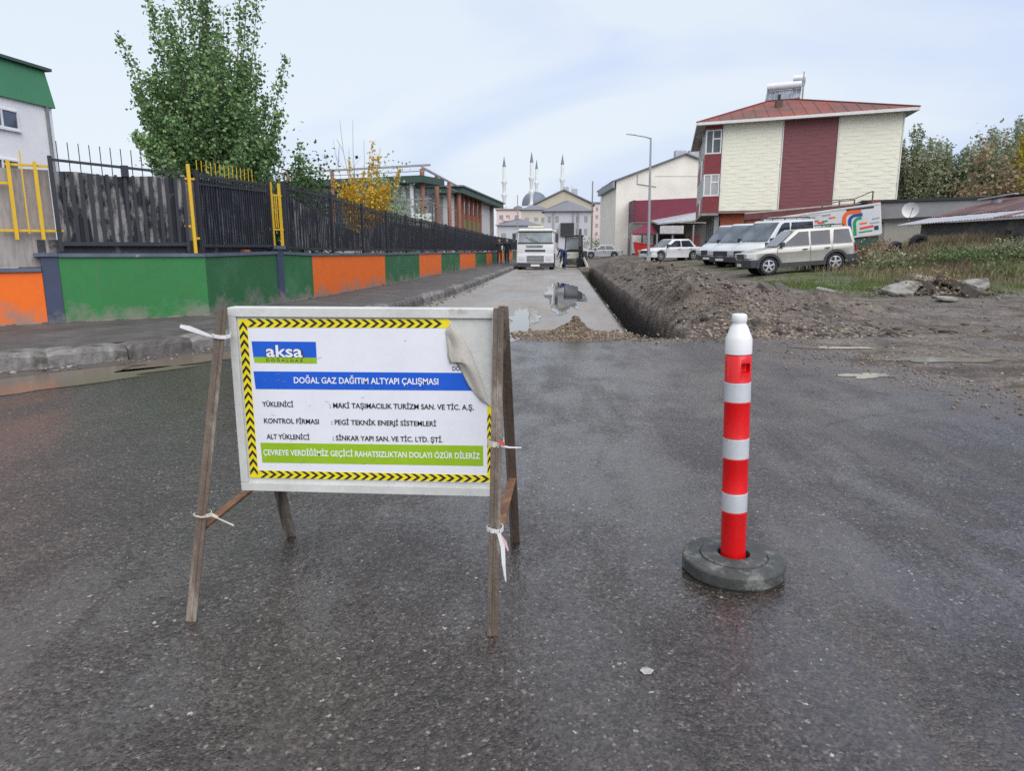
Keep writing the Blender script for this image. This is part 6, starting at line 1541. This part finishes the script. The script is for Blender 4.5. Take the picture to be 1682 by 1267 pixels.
        for xh in S_['handles']: MB().box(xh - .09, xh + .09, s * (w + .012) - .015, s * (w + .012) + .015, zb - .15, zb - .11).build('door_handle', BLKPL, root, world=False)
        for xh in S_['seams']: MB().box(xh - .006, xh + .006, s * (w + .001) - .004, s * (w + .001) + .003, gc + .12, zb - .03).build('door_seam', BLKPL, root, world=False)
    bm = S_.get('bumper', paint)
    def bump_bar(x, sg, reach, name):
        P = [(x - sg * reach, -w - .014), (x - sg * .12, -w * .972 - .01), (x + sg * .06, -w * .80), (x + sg * .10, -w * .35), (x + sg * .10, w * .35), (x + sg * .06, w * .80), (x - sg * .12, w * .972 + .01), (x - sg * reach, w + .014)]
        MB().prism([(p[0], p[1], zf[0]) for p in P], (0, 0, zf[1] - zf[0])).build(name, bm, root, world=False, bevel=.025)
    bump_bar(xf, 1, .46, 'front_bumper'); bump_bar(x_r, -1, .42, 'rear_bumper')
    MB().box(xf - .02, xf + .088, -w * .48, w * .48, zf[1] + .03, zf[3] - .02).build('grille', BLKPL, root, world=False)
    MB().box(xf + .09, xf + .125, -.26, .26, zf[0] + .06, zf[0] + .17).build('number_plate', PLATE, root, world=False)
    if S_.get('cladding'):
        for s in (1, -1):
            MB().box(S_['axles'][1] + ra, S_['axles'][0] - ra, s * (w + .01) - .02, s * (w + .01) + .02, gc - .01, gc + .16).build('sill_trim', BLKPL, root, world=False)
            for xc in S_['axles']:
                m = MB(); nn = 12; P0 = []; 
                for k in range(nn + 1):
                    a = math.radians(-8 + 196 * k / nn); P0.append((math.cos(a), math.sin(a)))
                for k in range(nn):
                    (c0, s0), (c1, s1) = P0[k], P0[k + 1]; r0, r1 = ra - .015, ra + .085; h = S_['r']; yy = s * (w - .01)
                    m.prism([(xc + r0 * c0, yy, h + r0 * s0), (xc + r1 * c0, yy, h + r1 * s0), (xc + r1 * c1, yy, h + r1 * s1), (xc + r0 * c1, yy, h + r0 * s1)], (0, s * .035, 0))
                m.build('arch_trim', BLKPL, root, world=False)
    if S_.get('rack'):
        m = MB()
        for s in (1, -1): m.tube((c[1] - .3, s * (yt - .1), zr + .09), (c[2] + .25, s * (yt - .1), zr + .09), .022, .022, 6)
        for x in (c[1] - .3, (c[1] + c[2]) / 2, c[2] + .25):
            for s in (1, -1): m.tube((x, s * (yt - .1), zr - .02), (x, s * (yt - .1), zr + .09), .02, .02, 5)
        for x in S_['rack']: m.bar((x, -yt + .05, zr + .11), (x, yt - .05, zr + .11), .05, .03)
        m.build('roof_rack', BLKPL, root, world=False)
    return root
SUV = dict(w=.90, gc=.30, r=.36, axles=(1.32, -1.33), belt=1.07, roof=1.74, tumble=.17, alloy=True, cladding=True, bumper=BLKPL, mirror=BLKPL, lampw=.34,
    top=[(2.16, .34), (2.20, .62), (2.16, .84), (2.02, .95), (1.45, 1.04), (.95, 1.08), (-2.12, 1.09), (-2.17, .9), (-2.17, .34)], cab=(1.02, .22, -1.95, -2.12), nose=(.32, .64, .70, .90),
    win=((.80, .10, -.28, -.28), (-.38, -.36, -1.12, -1.12), (-1.24, -1.30, -1.98, -1.86)), handles=(-.12, -1.0), seams=(.98, -.33, -1.2), rack=(-.1, -1.3))
_suv = make_car('silver_suv', 'champagne silver off-roader with black bumpers parked on the grass', 'car', SUV, (9.16, 28.85, .37), (0, R(3.9), R(182)), SILVER); _suv.scale = (.95, .95, .96)
VAN = dict(w=.95, gc=.28, r=.33, axles=(1.55, -1.45), belt=1.18, roof=2.14, tumble=.14, bumper=BLKPL, mirror=BLKPL, lampw=.30,
    top=[(2.36, .32), (2.40, .60), (2.36, .78), (2.24, .95), (1.90, 1.12), (1.65, 1.20), (-2.36, 1.20), (-2.40, 1.0), (-2.40, .32)], cab=(1.72, .78, -2.30, -2.38), nose=(.30, .56, .62, .86),
    win=((1.38, .74, .28, .28), (.16, .16, -.95, -.95), (-1.08, -1.08, -2.2, -2.15)), handles=(.45, -.8), seams=(1.35, .22, -1.0))
VAN_T = dict(VAN); VAN_T.update(rack=(.1, -1.0), axles=(1.55, -.75), cab=(1.72, .78, -1.42, -1.48), win=((1.38, .74, .28, .28), (.16, .16, -1.3, -1.28)), seams=(1.35, .22), handles=(.45, -.6), top=VAN['top'][:6] + [(-1.46, 1.20), (-1.50, 1.0), (-1.50, .32)])
make_car('van', 'white van with dark lower front nearest the silver off-roader', 'van', VAN_T, (10.30, 34.9, .46), (0, R(3.0), R(212)), WPAINT, 'vans parked side by side')
make_car('van', 'white van in the middle of the parked row', 'van', VAN, (9.95, 37.9, .42), (0, R(2.5), R(213)), WPAINT, 'vans parked side by side')
make_car('van', 'white van at the far end of the parked row', 'van', VAN, (9.95, 41.0, .44), (0, R(2.5), R(212)), pm('paint_white_dull', (.62, .64, .66), .35, .06, 1.5, coat=.3), 'vans parked side by side')
SEDAN = dict(w=.84, gc=.22, r=.30, axles=(1.28, -1.22), belt=.88, roof=1.42, tumble=.17, lampw=.28,
    top=[(2.04, .26), (2.08, .50), (2.02, .68), (1.85, .76), (1.15, .87), (.95, .90), (-1.35, .92), (-2.02, .90), (-2.10, .70), (-2.08, .26)], cab=(1.00, .32, -.98, -1.52), nose=(.24, .48, .54, .70),
    win=((.74, .18, -.22, -.22), (-.32, -.30, -1.22, -.92)), handles=(-.08, -.95), seams=(.9, -.27, -1.0), mirror=BLKPL)
make_car('white_sedan', 'white saloon car parked behind the spoil heap by the lamp post', 'car', SEDAN, (7.25, 48.5, .46), (0, R(.5), R(204)), WPAINT)
far_c = [('white estate car far down the street beside the pink tower', 7.3, 92, 190, WPAINT), ('pale grey car far down the street, nearest the excavator', 4.3, 78, 178, pm('paint_pale_grey', (.42, .44, .46), .3, .05, 1.5, coat=.4)), ('silver car far down the street in the middle of the parked three', 5.9, 104, 185, SILVER)]
for lab, x, y, rz, pt in far_c: make_car('parked_car', lab, 'car', SEDAN, (x, y, .02 if x < 3 else max(tz(x, y), .1)), (0, 0, R(rz)), pt, 'cars parked far down the street')

def box_truck():
    t = thing('box_truck', 'white box truck with orange, blue and green stripes parked on the bank', 'truck', (15.78, 36.72, .95)); t.rotation_euler = (0, R(7.5), R(163))
    G = pm('chassis_green', (.035, .085, .06), .6, .2, 3.)
    bx = MB().box(0, 5.3, -1.05, 1.05, 1.05, 2.52).build('box', WPAINT, t, world=False, bevel=.03)
    MB().box(.05, 5.2, 1.051, 1.075, 1.02, 1.10).box(.05, 5.2, 1.051, 1.075, 2.44, 2.50).build('edge_rail', pm('box_rail', (.62, .63, .64), .4), bx, world=False)
    y = 1.056
    def stripe(pts, w, mat):
        m = MB(); n = len(pts); L = []; 
        for i, p in enumerate(pts):
            a = np.array(pts[max(i - 1, 0)]); b = np.array(pts[min(i + 1, n - 1)]); d = (b - a) / np.hypot(*(b - a)); q = np.array((-d[1], d[0])) * w / 2; L.append((np.array(p) - q, np.array(p) + q))
        for i in range(n - 1): m.prism([(L[i][0][0], y, L[i][0][1]), (L[i + 1][0][0], y, L[i + 1][0][1]), (L[i + 1][1][0], y, L[i + 1][1][1]), (L[i][1][0], y, L[i][1][1])], (0, .006, 0))
        m.build('stripe', mat, bx, world=False)
    OR = pm('stripe_orange', S(235, 98, 30), .5, .06, 4.); BL = pm('stripe_blue', S(30, 72, 150), .5, .06, 4.); GN = pm('stripe_green', S(20, 150, 84), .5, .06, 4.); RD = pm('stripe_red', S(226, 70, 48), .5, .06, 4.); GY = pm('stripe_grey', (.30, .34, .38), .5, .06, 4.)
    def arc(x, r, top, end): return [(x, 1.10), (x, top - r)] + [(x - r + r * math.cos(a), top - r + r * math.sin(a)) for a in np.linspace(.3, 1.57, 5)] + [(end, top)]
    stripe(arc(1.62, .30, 2.26, .85), .18, OR); stripe(arc(1.38, .26, 2.08, .80), .15, BL); stripe(arc(1.17, .22, 1.92, .85), .14, GN)
    stripe([(.95, 1.42), (.35, 1.47)], .10, RD); stripe([(.95, 1.65), (.62, 1.66)], .07, OR); stripe([(.40, 1.80), (.08, 1.82)], .06, GY); stripe([(.50, 1.62), (.1, 1.62)], .05, GY)
    stripe([(.32, 1.36), (.14, 1.36)], .20, pm('stripe_dark', (.02, .04, .06), .5)); stripe([(1.0, 1.24), (.4, 1.26)], .06, GN)
    stripe([(1.5, 2.38), (.3, 2.36)], .09, pm('stripe_dark', (.02, .04, .06), .5))
    for x0, x1, z, mt in ((2.0, 2.3, 2.12, OR), (2.1, 2.45, 1.5, GN), (2.2, 2.5, 1.72, GN), (2.5, 2.8, 1.95, RD), (2.75, 3.1, 2.05, RD), (2.4, 2.7, 1.30, RD), (3.2, 3.5, 1.92, GY), (3.4, 3.9, 1.80, RD), (2.2, 2.6, 2.28, GY), (2.9, 3.5, 2.25, GY), (3.6, 4.3, 2.2, GY), (2.35, 2.6, 2.0, GN), (1.85, 2.05, 1.2, OR), (3.0, 3.3, 1.5, GN)):
        stripe([(x0, z), (x1, z)], .08, mt)
    MB().box(.1, 6.8, -.45, .45, .62, .98).box(.2, 5.0, .75, 1.0, .48, .95).build('chassis', G, t, world=False, bevel=.02)
    MB().box(.3, 2.0, 1.0, 1.02, .45, .9).build('side_guard', G, t, world=False)
    for x in (1.2, 5.9):
        for s in (1, -1): wheel(t, x, s * .88, .42, .26, False, 6)
    c = MB().add([(5.45, -1.0, .55), (7.15, -1.0, .55), (7.2, -1.0, 1.25), (6.7, -.92, 2.15), (5.45, -.92, 2.2), (5.45, 1.0, .55), (7.15, 1.0, .55), (7.2, 1.0, 1.25), (6.7, .92, 2.15), (5.45, .92, 2.2)], [(0, 1, 2, 3, 4), (9, 8, 7, 6, 5), (0, 5, 6, 1), (1, 6, 7, 2), (2, 7, 8, 3), (3, 8, 9, 4), (4, 9, 5, 0)]).build('cab', WPAINT, t, world=False, bevel=.04)
    MB().prism([(7.19, -.85, 1.33), (7.19, .85, 1.33), (6.76, .78, 2.08), (6.76, -.78, 2.08)], (.02, 0, .01)).build('windscreen', CARGL, c, world=False)
    MB().prism([(6.95, .99, 1.3), (5.9, .99, 1.3), (5.9, .945, 2.0), (6.6, .945, 2.0)], (0, .02, 0)).build('side_window', CARGL, c, world=False)
box_truck()
def ladder_load():
    o = thing('planks', 'pale planks lying on the roof rack of the nearest van', 'planks', (10.3, 34.9, 2.72), R(212))
    for k, (yy, a) in enumerate(((-.3, .0), (-.05, .02), (.22, -.01))): MB().bar((.5, yy, .0 + .01 * (k % 2)), (-2.4, yy + a, .155 + .01 * (k % 2)), .16, .04).build('plank', pm('plank_wood', (.45, .38, .30), .7, .15, 3.), o, world=False)
ladder_load()

def tipper():
    t = thing('white_truck', 'white lorry facing the camera at the end of the pale road', 'truck', (-1.68, 43.3, 0))
    w = 1.12
    cab = MB().add([(-w, 0, .52), (w, 0, .52), (w, -.06, 1.05), (w, .02, 1.58), (w - .04, .22, 2.34), (w - .12, .34, 2.46), (w - .12, 1.75, 2.48), (w, 1.8, .52),
                    (-w, -.06, 1.05), (-w, .02, 1.58), (-w + .04, .22, 2.34), (-w + .12, .34, 2.46), (-w + .12, 1.75, 2.48), (-w, 1.8, .52)],
                   [(0, 1, 2, 8), (8, 2, 3, 9), (9, 3, 4, 10), (10, 4, 5, 11), (11, 5, 6, 12), (12, 6, 7, 13), (0, 13, 7, 1), (1, 7, 6, 5, 4, 3, 2), (0, 8, 9, 10, 11, 12, 13)]).build('cab', WPAINT, t, world=False, bevel=.05, smooth=True)
    ws = MB().prism([(-w + .09, .012, 1.62), (w - .09, .012, 1.62), (w - .13, .185, 2.28), (-w + .13, .185, 2.28)], (0, -.02, .004)).build('windscreen', glass('truck_glass', (.10, .13, .15), .05), t, world=False)
    MB().bar((-w + .06, -.015, 1.60), (w - .06, -.015, 1.60), .05, .06).bar((0, -.02, 1.62), (-.62, .05, 1.95), .02).bar((.2, -.02, 1.62), (-.35, .05, 1.9), .02).build('wiper', BLKPL, ws, world=False)
    for s in (1, -1): MB().prism([(s * (w + .002), .35, 1.58), (s * (w + .002), 1.2, 1.58), (s * (w - .06), 1.2, 2.26), (s * (w - .06), .42, 2.26)], (s * .01, 0, 0)).build('side_window', CARGL, t, world=False)
    MB().box(-.55, .45, -.075, -.03, 1.36, 1.46).build('badge', pm('badge_grey', (.22, .22, .24), .4), t, world=False)
    MB().box(-.62, .60, -.085, -.04, 1.08, 1.20).build('grille', BLKPL, t, world=False)
    for k in range(3): MB().box(-.55, .55, -.075, -.035, .84 - .10 * k, .89 - .10 * k).build('grille_slat', pm('slat_grey', (.32, .33, .34), .5), t, world=False)
    MB().box(-w - .01, w + .01, -.14, .30, .40, .92).build('bumper', WPAINT, t, world=False, bevel=.04)
    MB().box(-.52, .52, -.152, -.13, .46, .84).build('lower_grille', pm('grille_mid', (.14, .14, .15), .5), t, world=False)
    for k in range(4): MB().box(-.5, .5, -.165, -.150, .50 + .09 * k, .535 + .09 * k).build('grille_slat', pm('slat_grey', (.32, .33, .34), .5), t, world=False)
    for s in (1, -1):
        MB().box(s * .82 - .17, s * .82 + .17, -.16, -.10, .56, .80).build('headlight', LENS, t, world=False, bevel=.02)
        MB().bar((s * (w - .02), .1, 2.2), (s * (w + .16), -.05, 2.15), .03).build('mirror_arm', BLKPL, t, world=False)
        MB().box(s * (w + .17) - .10, s * (w + .17) + .10, -.10, -.02, 1.62, 2.16).build('mirror', BLKPL, t, world=False, bevel=.03)
        for yy in (.75, 4.2, 5.5): wheel(t, s * .98, yy, .46, .3, False, 6)
    for ch in [c for c in t.children if c.name.startswith('wheel')]: ch.rotation_euler = (0, 0, R(90) * (1 if ch.location.x < 0 else -1)); 
    MB().box(-w + .02, w - .02, -.10, .1, .16, .39).build('under_bumper', BLKPL, t, world=False)
    MB().box(-.27, .27, -.125, -.10, .20, .32).build('number_plate', PLATE, t, world=False)
    MB().box(-w + .03, w - .03, .02, .30, 2.30, 2.36).build('sun_visor', pm('visor_amber', (.55, .53, .42), .4), t, world=False)
    MB().box(-.48, .48, .36, .60, 2.49, 2.63).build('roof_board', pm('roof_board_cream', (.62, .60, .48), .5), t, world=False, bevel=.02)
    MB().box(-.45, .45, 1.0, 6.6, .55, .85).build('chassis', BLKPL, t, world=False)
    b = MB().add([(-1.14, 2.0, .95), (1.14, 2.0, .95), (1.14, 6.6, .95), (-1.14, 6.6, .95), (-1.2, 1.95, 2.35), (1.2, 1.95, 2.35), (1.2, 6.7, 2.35), (-1.2, 6.7, 2.35)], [(0, 3, 2, 1), (0, 1, 5, 4), (1, 2, 6, 5), (2, 3, 7, 6), (3, 0, 4, 7)]).build('tipper_body', WPAINT, t, world=False)
    MB().bar((-1.2, 1.95, 2.37), (1.2, 1.95, 2.37), .1).bar((-1.2, 1.95, 2.37), (-1.2, 6.7, 2.37), .1).bar((1.2, 1.95, 2.37), (1.2, 6.7, 2.37), .1).build('body_rim', WPAINT, b, world=False)
tipper()
def backhoe():
    t = thing('backhoe_loader', 'backhoe digger with dark cab and raised black arm beside the lorry', 'digger', (.72, 48.6, 0)); t.scale = (.88, .88, .88)
    PB = pm('digger_pale', (.60, .58, .52), .5, .12, 2., col2=(.3, .26, .2), thr=.6, sc2=2.); DK = pm('digger_black', (.020, .021, .025), .5, .2, 4.)
    MB().box(-.55, .55, -.3, 3.0, .65, 1.15).build('chassis', PB, t, world=False, bevel=.05)
    MB().box(-.5, .5, 1.6, 3.2, 1.15, 1.75).build('bonnet', PB, t, world=False, bevel=.08)
    for s in (1, -1):
        for yy, r in ((.35, .62), (2.7, .46)): wheel(t, s * .86, yy, r, .36, False, 6)
        for yy in (-.15, 1.5): MB().bar((s * .68, yy, 1.0), (s * .62, yy + .05, 2.32), .09).build('cab_post', DK, t, world=False)
        MB().prism([(s * .70, -.05, 1.1), (s * .70, 1.4, 1.1), (s * .63, 1.42, 2.25), (s * .63, 0, 2.25)], (s * -.015, 0, 0)).build('cab_window', glass('digger_glass', (.16, .18, .19), .05), t, world=False)
        MB().bar((s * .75, -.45, .75), (s * 1.05, -.65, .08), .14).box(s * 1.05 - .18, s * 1.05 + .18, -.85, -.45, 0, .07).build('stabiliser', PB, t, world=False)
    for ch in [c for c in t.children if c.name.startswith('wheel')]: ch.rotation_euler = (0, 0, R(90) * (1 if ch.location.x < 0 else -1))
    MB().box(-.66, .66, -.1, 1.5, .95, 1.3).build('cab_floor', DK, t, world=False); MB().box(-.74, .74, -.3, 1.65, 2.32, 2.45).build('cab_roof', DK, t, world=False, bevel=.04)
    MB().prism([(-.60, -.14, 1.35), (.60, -.14, 1.35), (.58, -.11, 2.27), (-.58, -.11, 2.27)], (0, .015, 0)).build('rear_window', glass('digger_glass', (.16, .18, .19), .05), t, world=False)
    MB().lathe([(.22, 1.2), (.26, 1.5), (.22, 1.95), (0, 2.0)], 12, (-.05, .6, 0)).build('seat', DK, t, world=False, smooth=True)
    a = MB().prism([(.36, -.6, .7), (.36, -1.0, 1.3), (.36, -.9, 2.8), (.36, -.65, 2.85), (.36, -.55, 1.4), (.36, -.3, .75)], (.2, 0, 0)).build('boom', DK, t, world=False)
    MB().prism([(.38, -.95, 2.9), (.38, -1.25, 1.6), (.38, -1.05, .6), (.38, -.95, .6), (.38, -1.02, 1.6), (.38, -.7, 2.8)], (.16, 0, 0)).build('dipper', DK, a, world=False)
    MB().add([(.2, -1.3, .65), (.72, -1.3, .65), (.72, -.8, .72), (.2, -.8, .72), (.22, -1.1, -.0), (.70, -1.1, -.0), (.7, -.75, .25), (.22, -.75, .25)], [(0, 3, 2, 1), (0, 1, 5, 4), (1, 2, 6, 5), (2, 3, 7, 6), (3, 0, 4, 7), (4, 5, 6, 7)]).build('bucket', DK, a, world=False)
    MB().tube((.46, -.75, 1.1), (.46, -1.0, 2.3), .05, .05, 8).build('ram', pm('ram_steel', (.5, .5, .5), .25, .05, 3., metal=.8), a, world=False)
    MB().add([(-1.1, 3.6, .1), (1.1, 3.6, .1), (1.1, 4.2, .05), (-1.1, 4.2, .05), (-1.1, 3.5, .9), (1.1, 3.5, .9)], [(0, 1, 2, 3), (0, 4, 5, 1), (0, 3, 4), (1, 5, 2)]).build('loader_bucket', PB, t, world=False)
    for s in (1, -1): MB().bar((s * .6, 1.6, 1.2), (s * .6, 3.6, .5), .12, .2).build('loader_arm', PB, t, world=False)
backhoe()

# ------------------------------------------------------------------ people
def person(label, loc, rz, J, top, legs, skin=(.42, .27, .20), shoes=(.03, .03, .03), hair=(.02, .017, .015), extra=None):
    """one skinned body; J gives joint positions (metres, facing -Y)"""
    root = thing('person', label, 'person', loc, rz)
    v = []; rad = []; e = []
    def add(p, r, par=None):
        v.append(p); rad.append(r)
        if par is not None: e.append((par, len(v) - 1))
        return len(v) - 1
    pel = add(J['pelvis'], (.155, .115)); ch = add(J['waist'], (.145, .105), pel); ct = add(J['chest'], (.175, .12), ch); nk = add(J['neck'], (.062, .062), ct); hd0 = add(J['head0'], (.078, .085), nk); hd = add(J['head'], (.085, .10), hd0); ht = add(J['top'], (.06, .07), hd)
    for s in ('L', 'R'):
        k = 1 if s == 'L' else -1
        hp = add(J['hip' + s], (.095, .095), pel); kn = add(J['knee' + s], (.066, .066), hp); an = add(J['ankle' + s], (.046, .046), kn); a = Vector(J['ankle' + s]); add((a.x + k * .02, a.y - .16, a.z - .045), (.04, .032), an)
        sh = add(J['sho' + s], (.068, .068), ct); el = add(J['elb' + s], (.048, .048), sh); wr = add(J['wri' + s], (.031, .031), el)
        w = Vector(J['wri' + s]); d = (w - Vector(J['elb' + s])).normalized(); side = Vector((0, -1, 0)) if abs(d.y) < .8 else Vector((k, 0, 0)); side = (side - d * side.dot(d)).normalized()
        pm_ = add(w + d * .07, (.036, .020), wr)
        for f, (o, l) in enumerate(((-.027, .075), (-.009, .085), (.009, .08), (.027, .065))): q = add(w + d * .10 + side * o, (.009, .009), pm_); add(w + d * (.10 + l) + side * (o * 1.2) + Vector((-k * .012, 0, 0)), (.008, .008), q)
        q = add(w + d * .045 + side * .045, (.010, .010), pm_); add(w + d * .09 + side * .06, (.008, .008), q)
    me = bpy.data.meshes.new('body'); me.from_pydata([tuple(p) for p in v], e, []); o = bpy.data.objects.new('body', me); COL.objects.link(o)
    sk = o.modifiers.new('skin', 'SKIN'); sk.use_smooth_shade = True; sub = o.modifiers.new('sub', 'SUBSURF'); sub.levels = 1
    lay = me.skin_vertices[0] if me.skin_vertices else None
    if lay is None:
        bpy.context.view_layer.objects.active = o; bpy.ops.object.modifier_add(type='SKIN'); o.modifiers.remove(o.modifiers[-1]); lay = me.skin_vertices[0]
    for i, sv in enumerate(lay.data): sv.radius = rad[i]; sv.use_root = (i == 0)
    nm = evaluated(o); o.modifiers.clear(); o.data = nm; o.parent = root
    nm.materials.clear()
    for nme, c in (('skin', skin), ('top', top), ('legs', legs), ('shoes', shoes), ('hair', hair)): nm.materials.append(pm('cloth_%s_%d' % (nme, hash((nme, c)) % 99999), c, .8, .12, 8.))
    hd_z = Vector(J['head']); pv = Vector(J['pelvis'])
    hands = [Vector(J['wriL']), Vector(J['wriR'])]; ank = [Vector(J['ankleL']), Vector(J['ankleR'])]; nkv = Vector(J['neck'])
    segs = [(pv, Vector(J['hipL'])), (pv, Vector(J['hipR'])), (Vector(J['hipL']), Vector(J['kneeL'])), (Vector(J['hipR']), Vector(J['kneeR'])), (Vector(J['kneeL']), ank[0]), (Vector(J['kneeR']), ank[1])]
    tops = [(pv.lerp(Vector(J['waist']), .3), Vector(J['waist'])), (Vector(J['waist']), Vector(J['chest'])), (Vector(J['chest']), nkv), (Vector(J['chest']), Vector(J['shoL'])), (Vector(J['chest']), Vector(J['shoR'])), (Vector(J['shoL']), Vector(J['elbL'])), (Vector(J['shoR']), Vector(J['elbR'])), (Vector(J['elbL']), hands[0]), (Vector(J['elbR']), hands[1])]
    def dist(p, sg):
        a, b = sg; ab = b - a; t = max(0, min(1, (p - a).dot(ab) / max(ab.dot(ab), 1e-9))); return (p - a - ab * t).length
    axis = (Vector(J['top']) - Vector(J['head0'])).normalized(); face = Vector(J.get('face', (0, -1, 0)))
    for p in nm.polygons:
        c = p.center
        if (c - hd_z).length < .22 and (c - nkv).dot(axis) > .01:
            r = c - hd_z; hairy = r.dot(axis) > .045 or (r.dot(face) < -.015 and r.dot(axis) > -.07); p.material_index = 4 if hairy else 0
        elif min((c - (h + (h - Vector(J['elb' + 'LR'[i]])).normalized() * .08)).length for i, h in enumerate(hands)) < .095: p.material_index = 0
        elif min(c.z - a.z if (c - a).length < .26 and c.z < a.z + .02 else 9 for a in ank) < 9: p.material_index = 3
        else: p.material_index = 1 if min(dist(c, s) for s in tops) < min(dist(c, s) for s in segs) else 2
    nm.polygons.foreach_set('use_smooth', [True] * len(nm.polygons))
    # nose and ears give the head a face
    h = hd_z; nz = h + face * .10 - axis * .01; sd = face.cross(axis).normalized()
    MB().add([nz + axis * .03, nz - axis * .02 + sd * .016, nz - axis * .02 - sd * .016, nz - axis * .012 + face * .022], [(0, 1, 3), (0, 3, 2), (1, 2, 3), (0, 2, 1)]).build('nose', nm.materials[0], o, world=False)
    for s in (1, -1):
        q = h + sd * (s * .082); MB().tube(q - axis * .025, q + axis * .03, .014, .016, 6).build('ear', nm.materials[0], o, world=False)
        q = h + face * .092 + sd * (s * .032) + axis * .012; MB().tube(q, q + face * .006, .012, .010, 6).build('eye', pm('eye_dark', (.03, .025, .02), .3), o, world=False)
    m = h + face * .095 - axis * .05; MB().bar(m - sd * .022, m + sd * .022, .008, .008).build('mouth', pm('lip', (.30, .14, .12), .5), o, world=False)
    if extra: extra(root)
    return root
def stand(st=.0, arm=.06):
    return dict(pelvis=(0, 0, .95), waist=(0, 0, 1.12), chest=(0, .0, 1.32), neck=(0, 0, 1.50), head0=(0, -.01, 1.57), head=(0, -.02, 1.645), top=(0, -.01, 1.71),
        hipL=(.10, 0, .88), kneeL=(.11, -.03 - st, .50), ankleL=(.11, -st * .8, .085), hipR=(-.10, 0, .88), kneeR=(-.11, -.03 + st * .3, .50), ankleR=(-.11, st * 1.3, .085),
        shoL=(.20, 0, 1.41), elbL=(.26, .03, 1.14), wriL=(.27, -arm, .90), shoR=(-.20, 0, 1.41), elbR=(-.26, .02, 1.14), wriR=(-.27, -arm * .5, .90))
def bag(root): MB().box(.12, .34, -.22, -.10, .95, 1.25).build('white_bag', PLASTW, root, world=False, bevel=.04)
person('pedestrian in dark coat with pale bag, the left one on the pavement', (-4.55, 50.8, .19), R(12), stand(.10, .16), (.025, .025, .030), (.10, .035, .03), extra=bag)
person('pedestrian all in black, the right one of the two on the pavement', (-3.95, 50.2, .19), R(-8), stand(.12), (.012, .012, .014), (.015, .015, .018))
bend = dict(pelvis=(0, .16, .92), waist=(0, .04, 1.06), chest=(0, -.14, 1.17), neck=(0, -.30, 1.22), head0=(0, -.36, 1.23), head=(0, -.43, 1.22), top=(0, -.49, 1.20), face=(0, -.35, -.94),
    hipL=(.11, .14, .86), kneeL=(.13, -.02, .48), ankleL=(.13, .06, .085), hipR=(-.11, .14, .86), kneeR=(-.13, .04, .48), ankleR=(-.14, .16, .085),
    shoL=(.20, -.20, 1.18), elbL=(.24, -.28, .92), wriL=(.18, -.42, .72), shoR=(-.20, -.20, 1.18), elbR=(-.24, -.26, .92), wriR=(-.16, -.42, .70))
person('worker in blue overalls bending forward between lorry and trench', (.05, 45.6, 0), R(-62), bend, (.030, .050, .16), (.026, .042, .13))
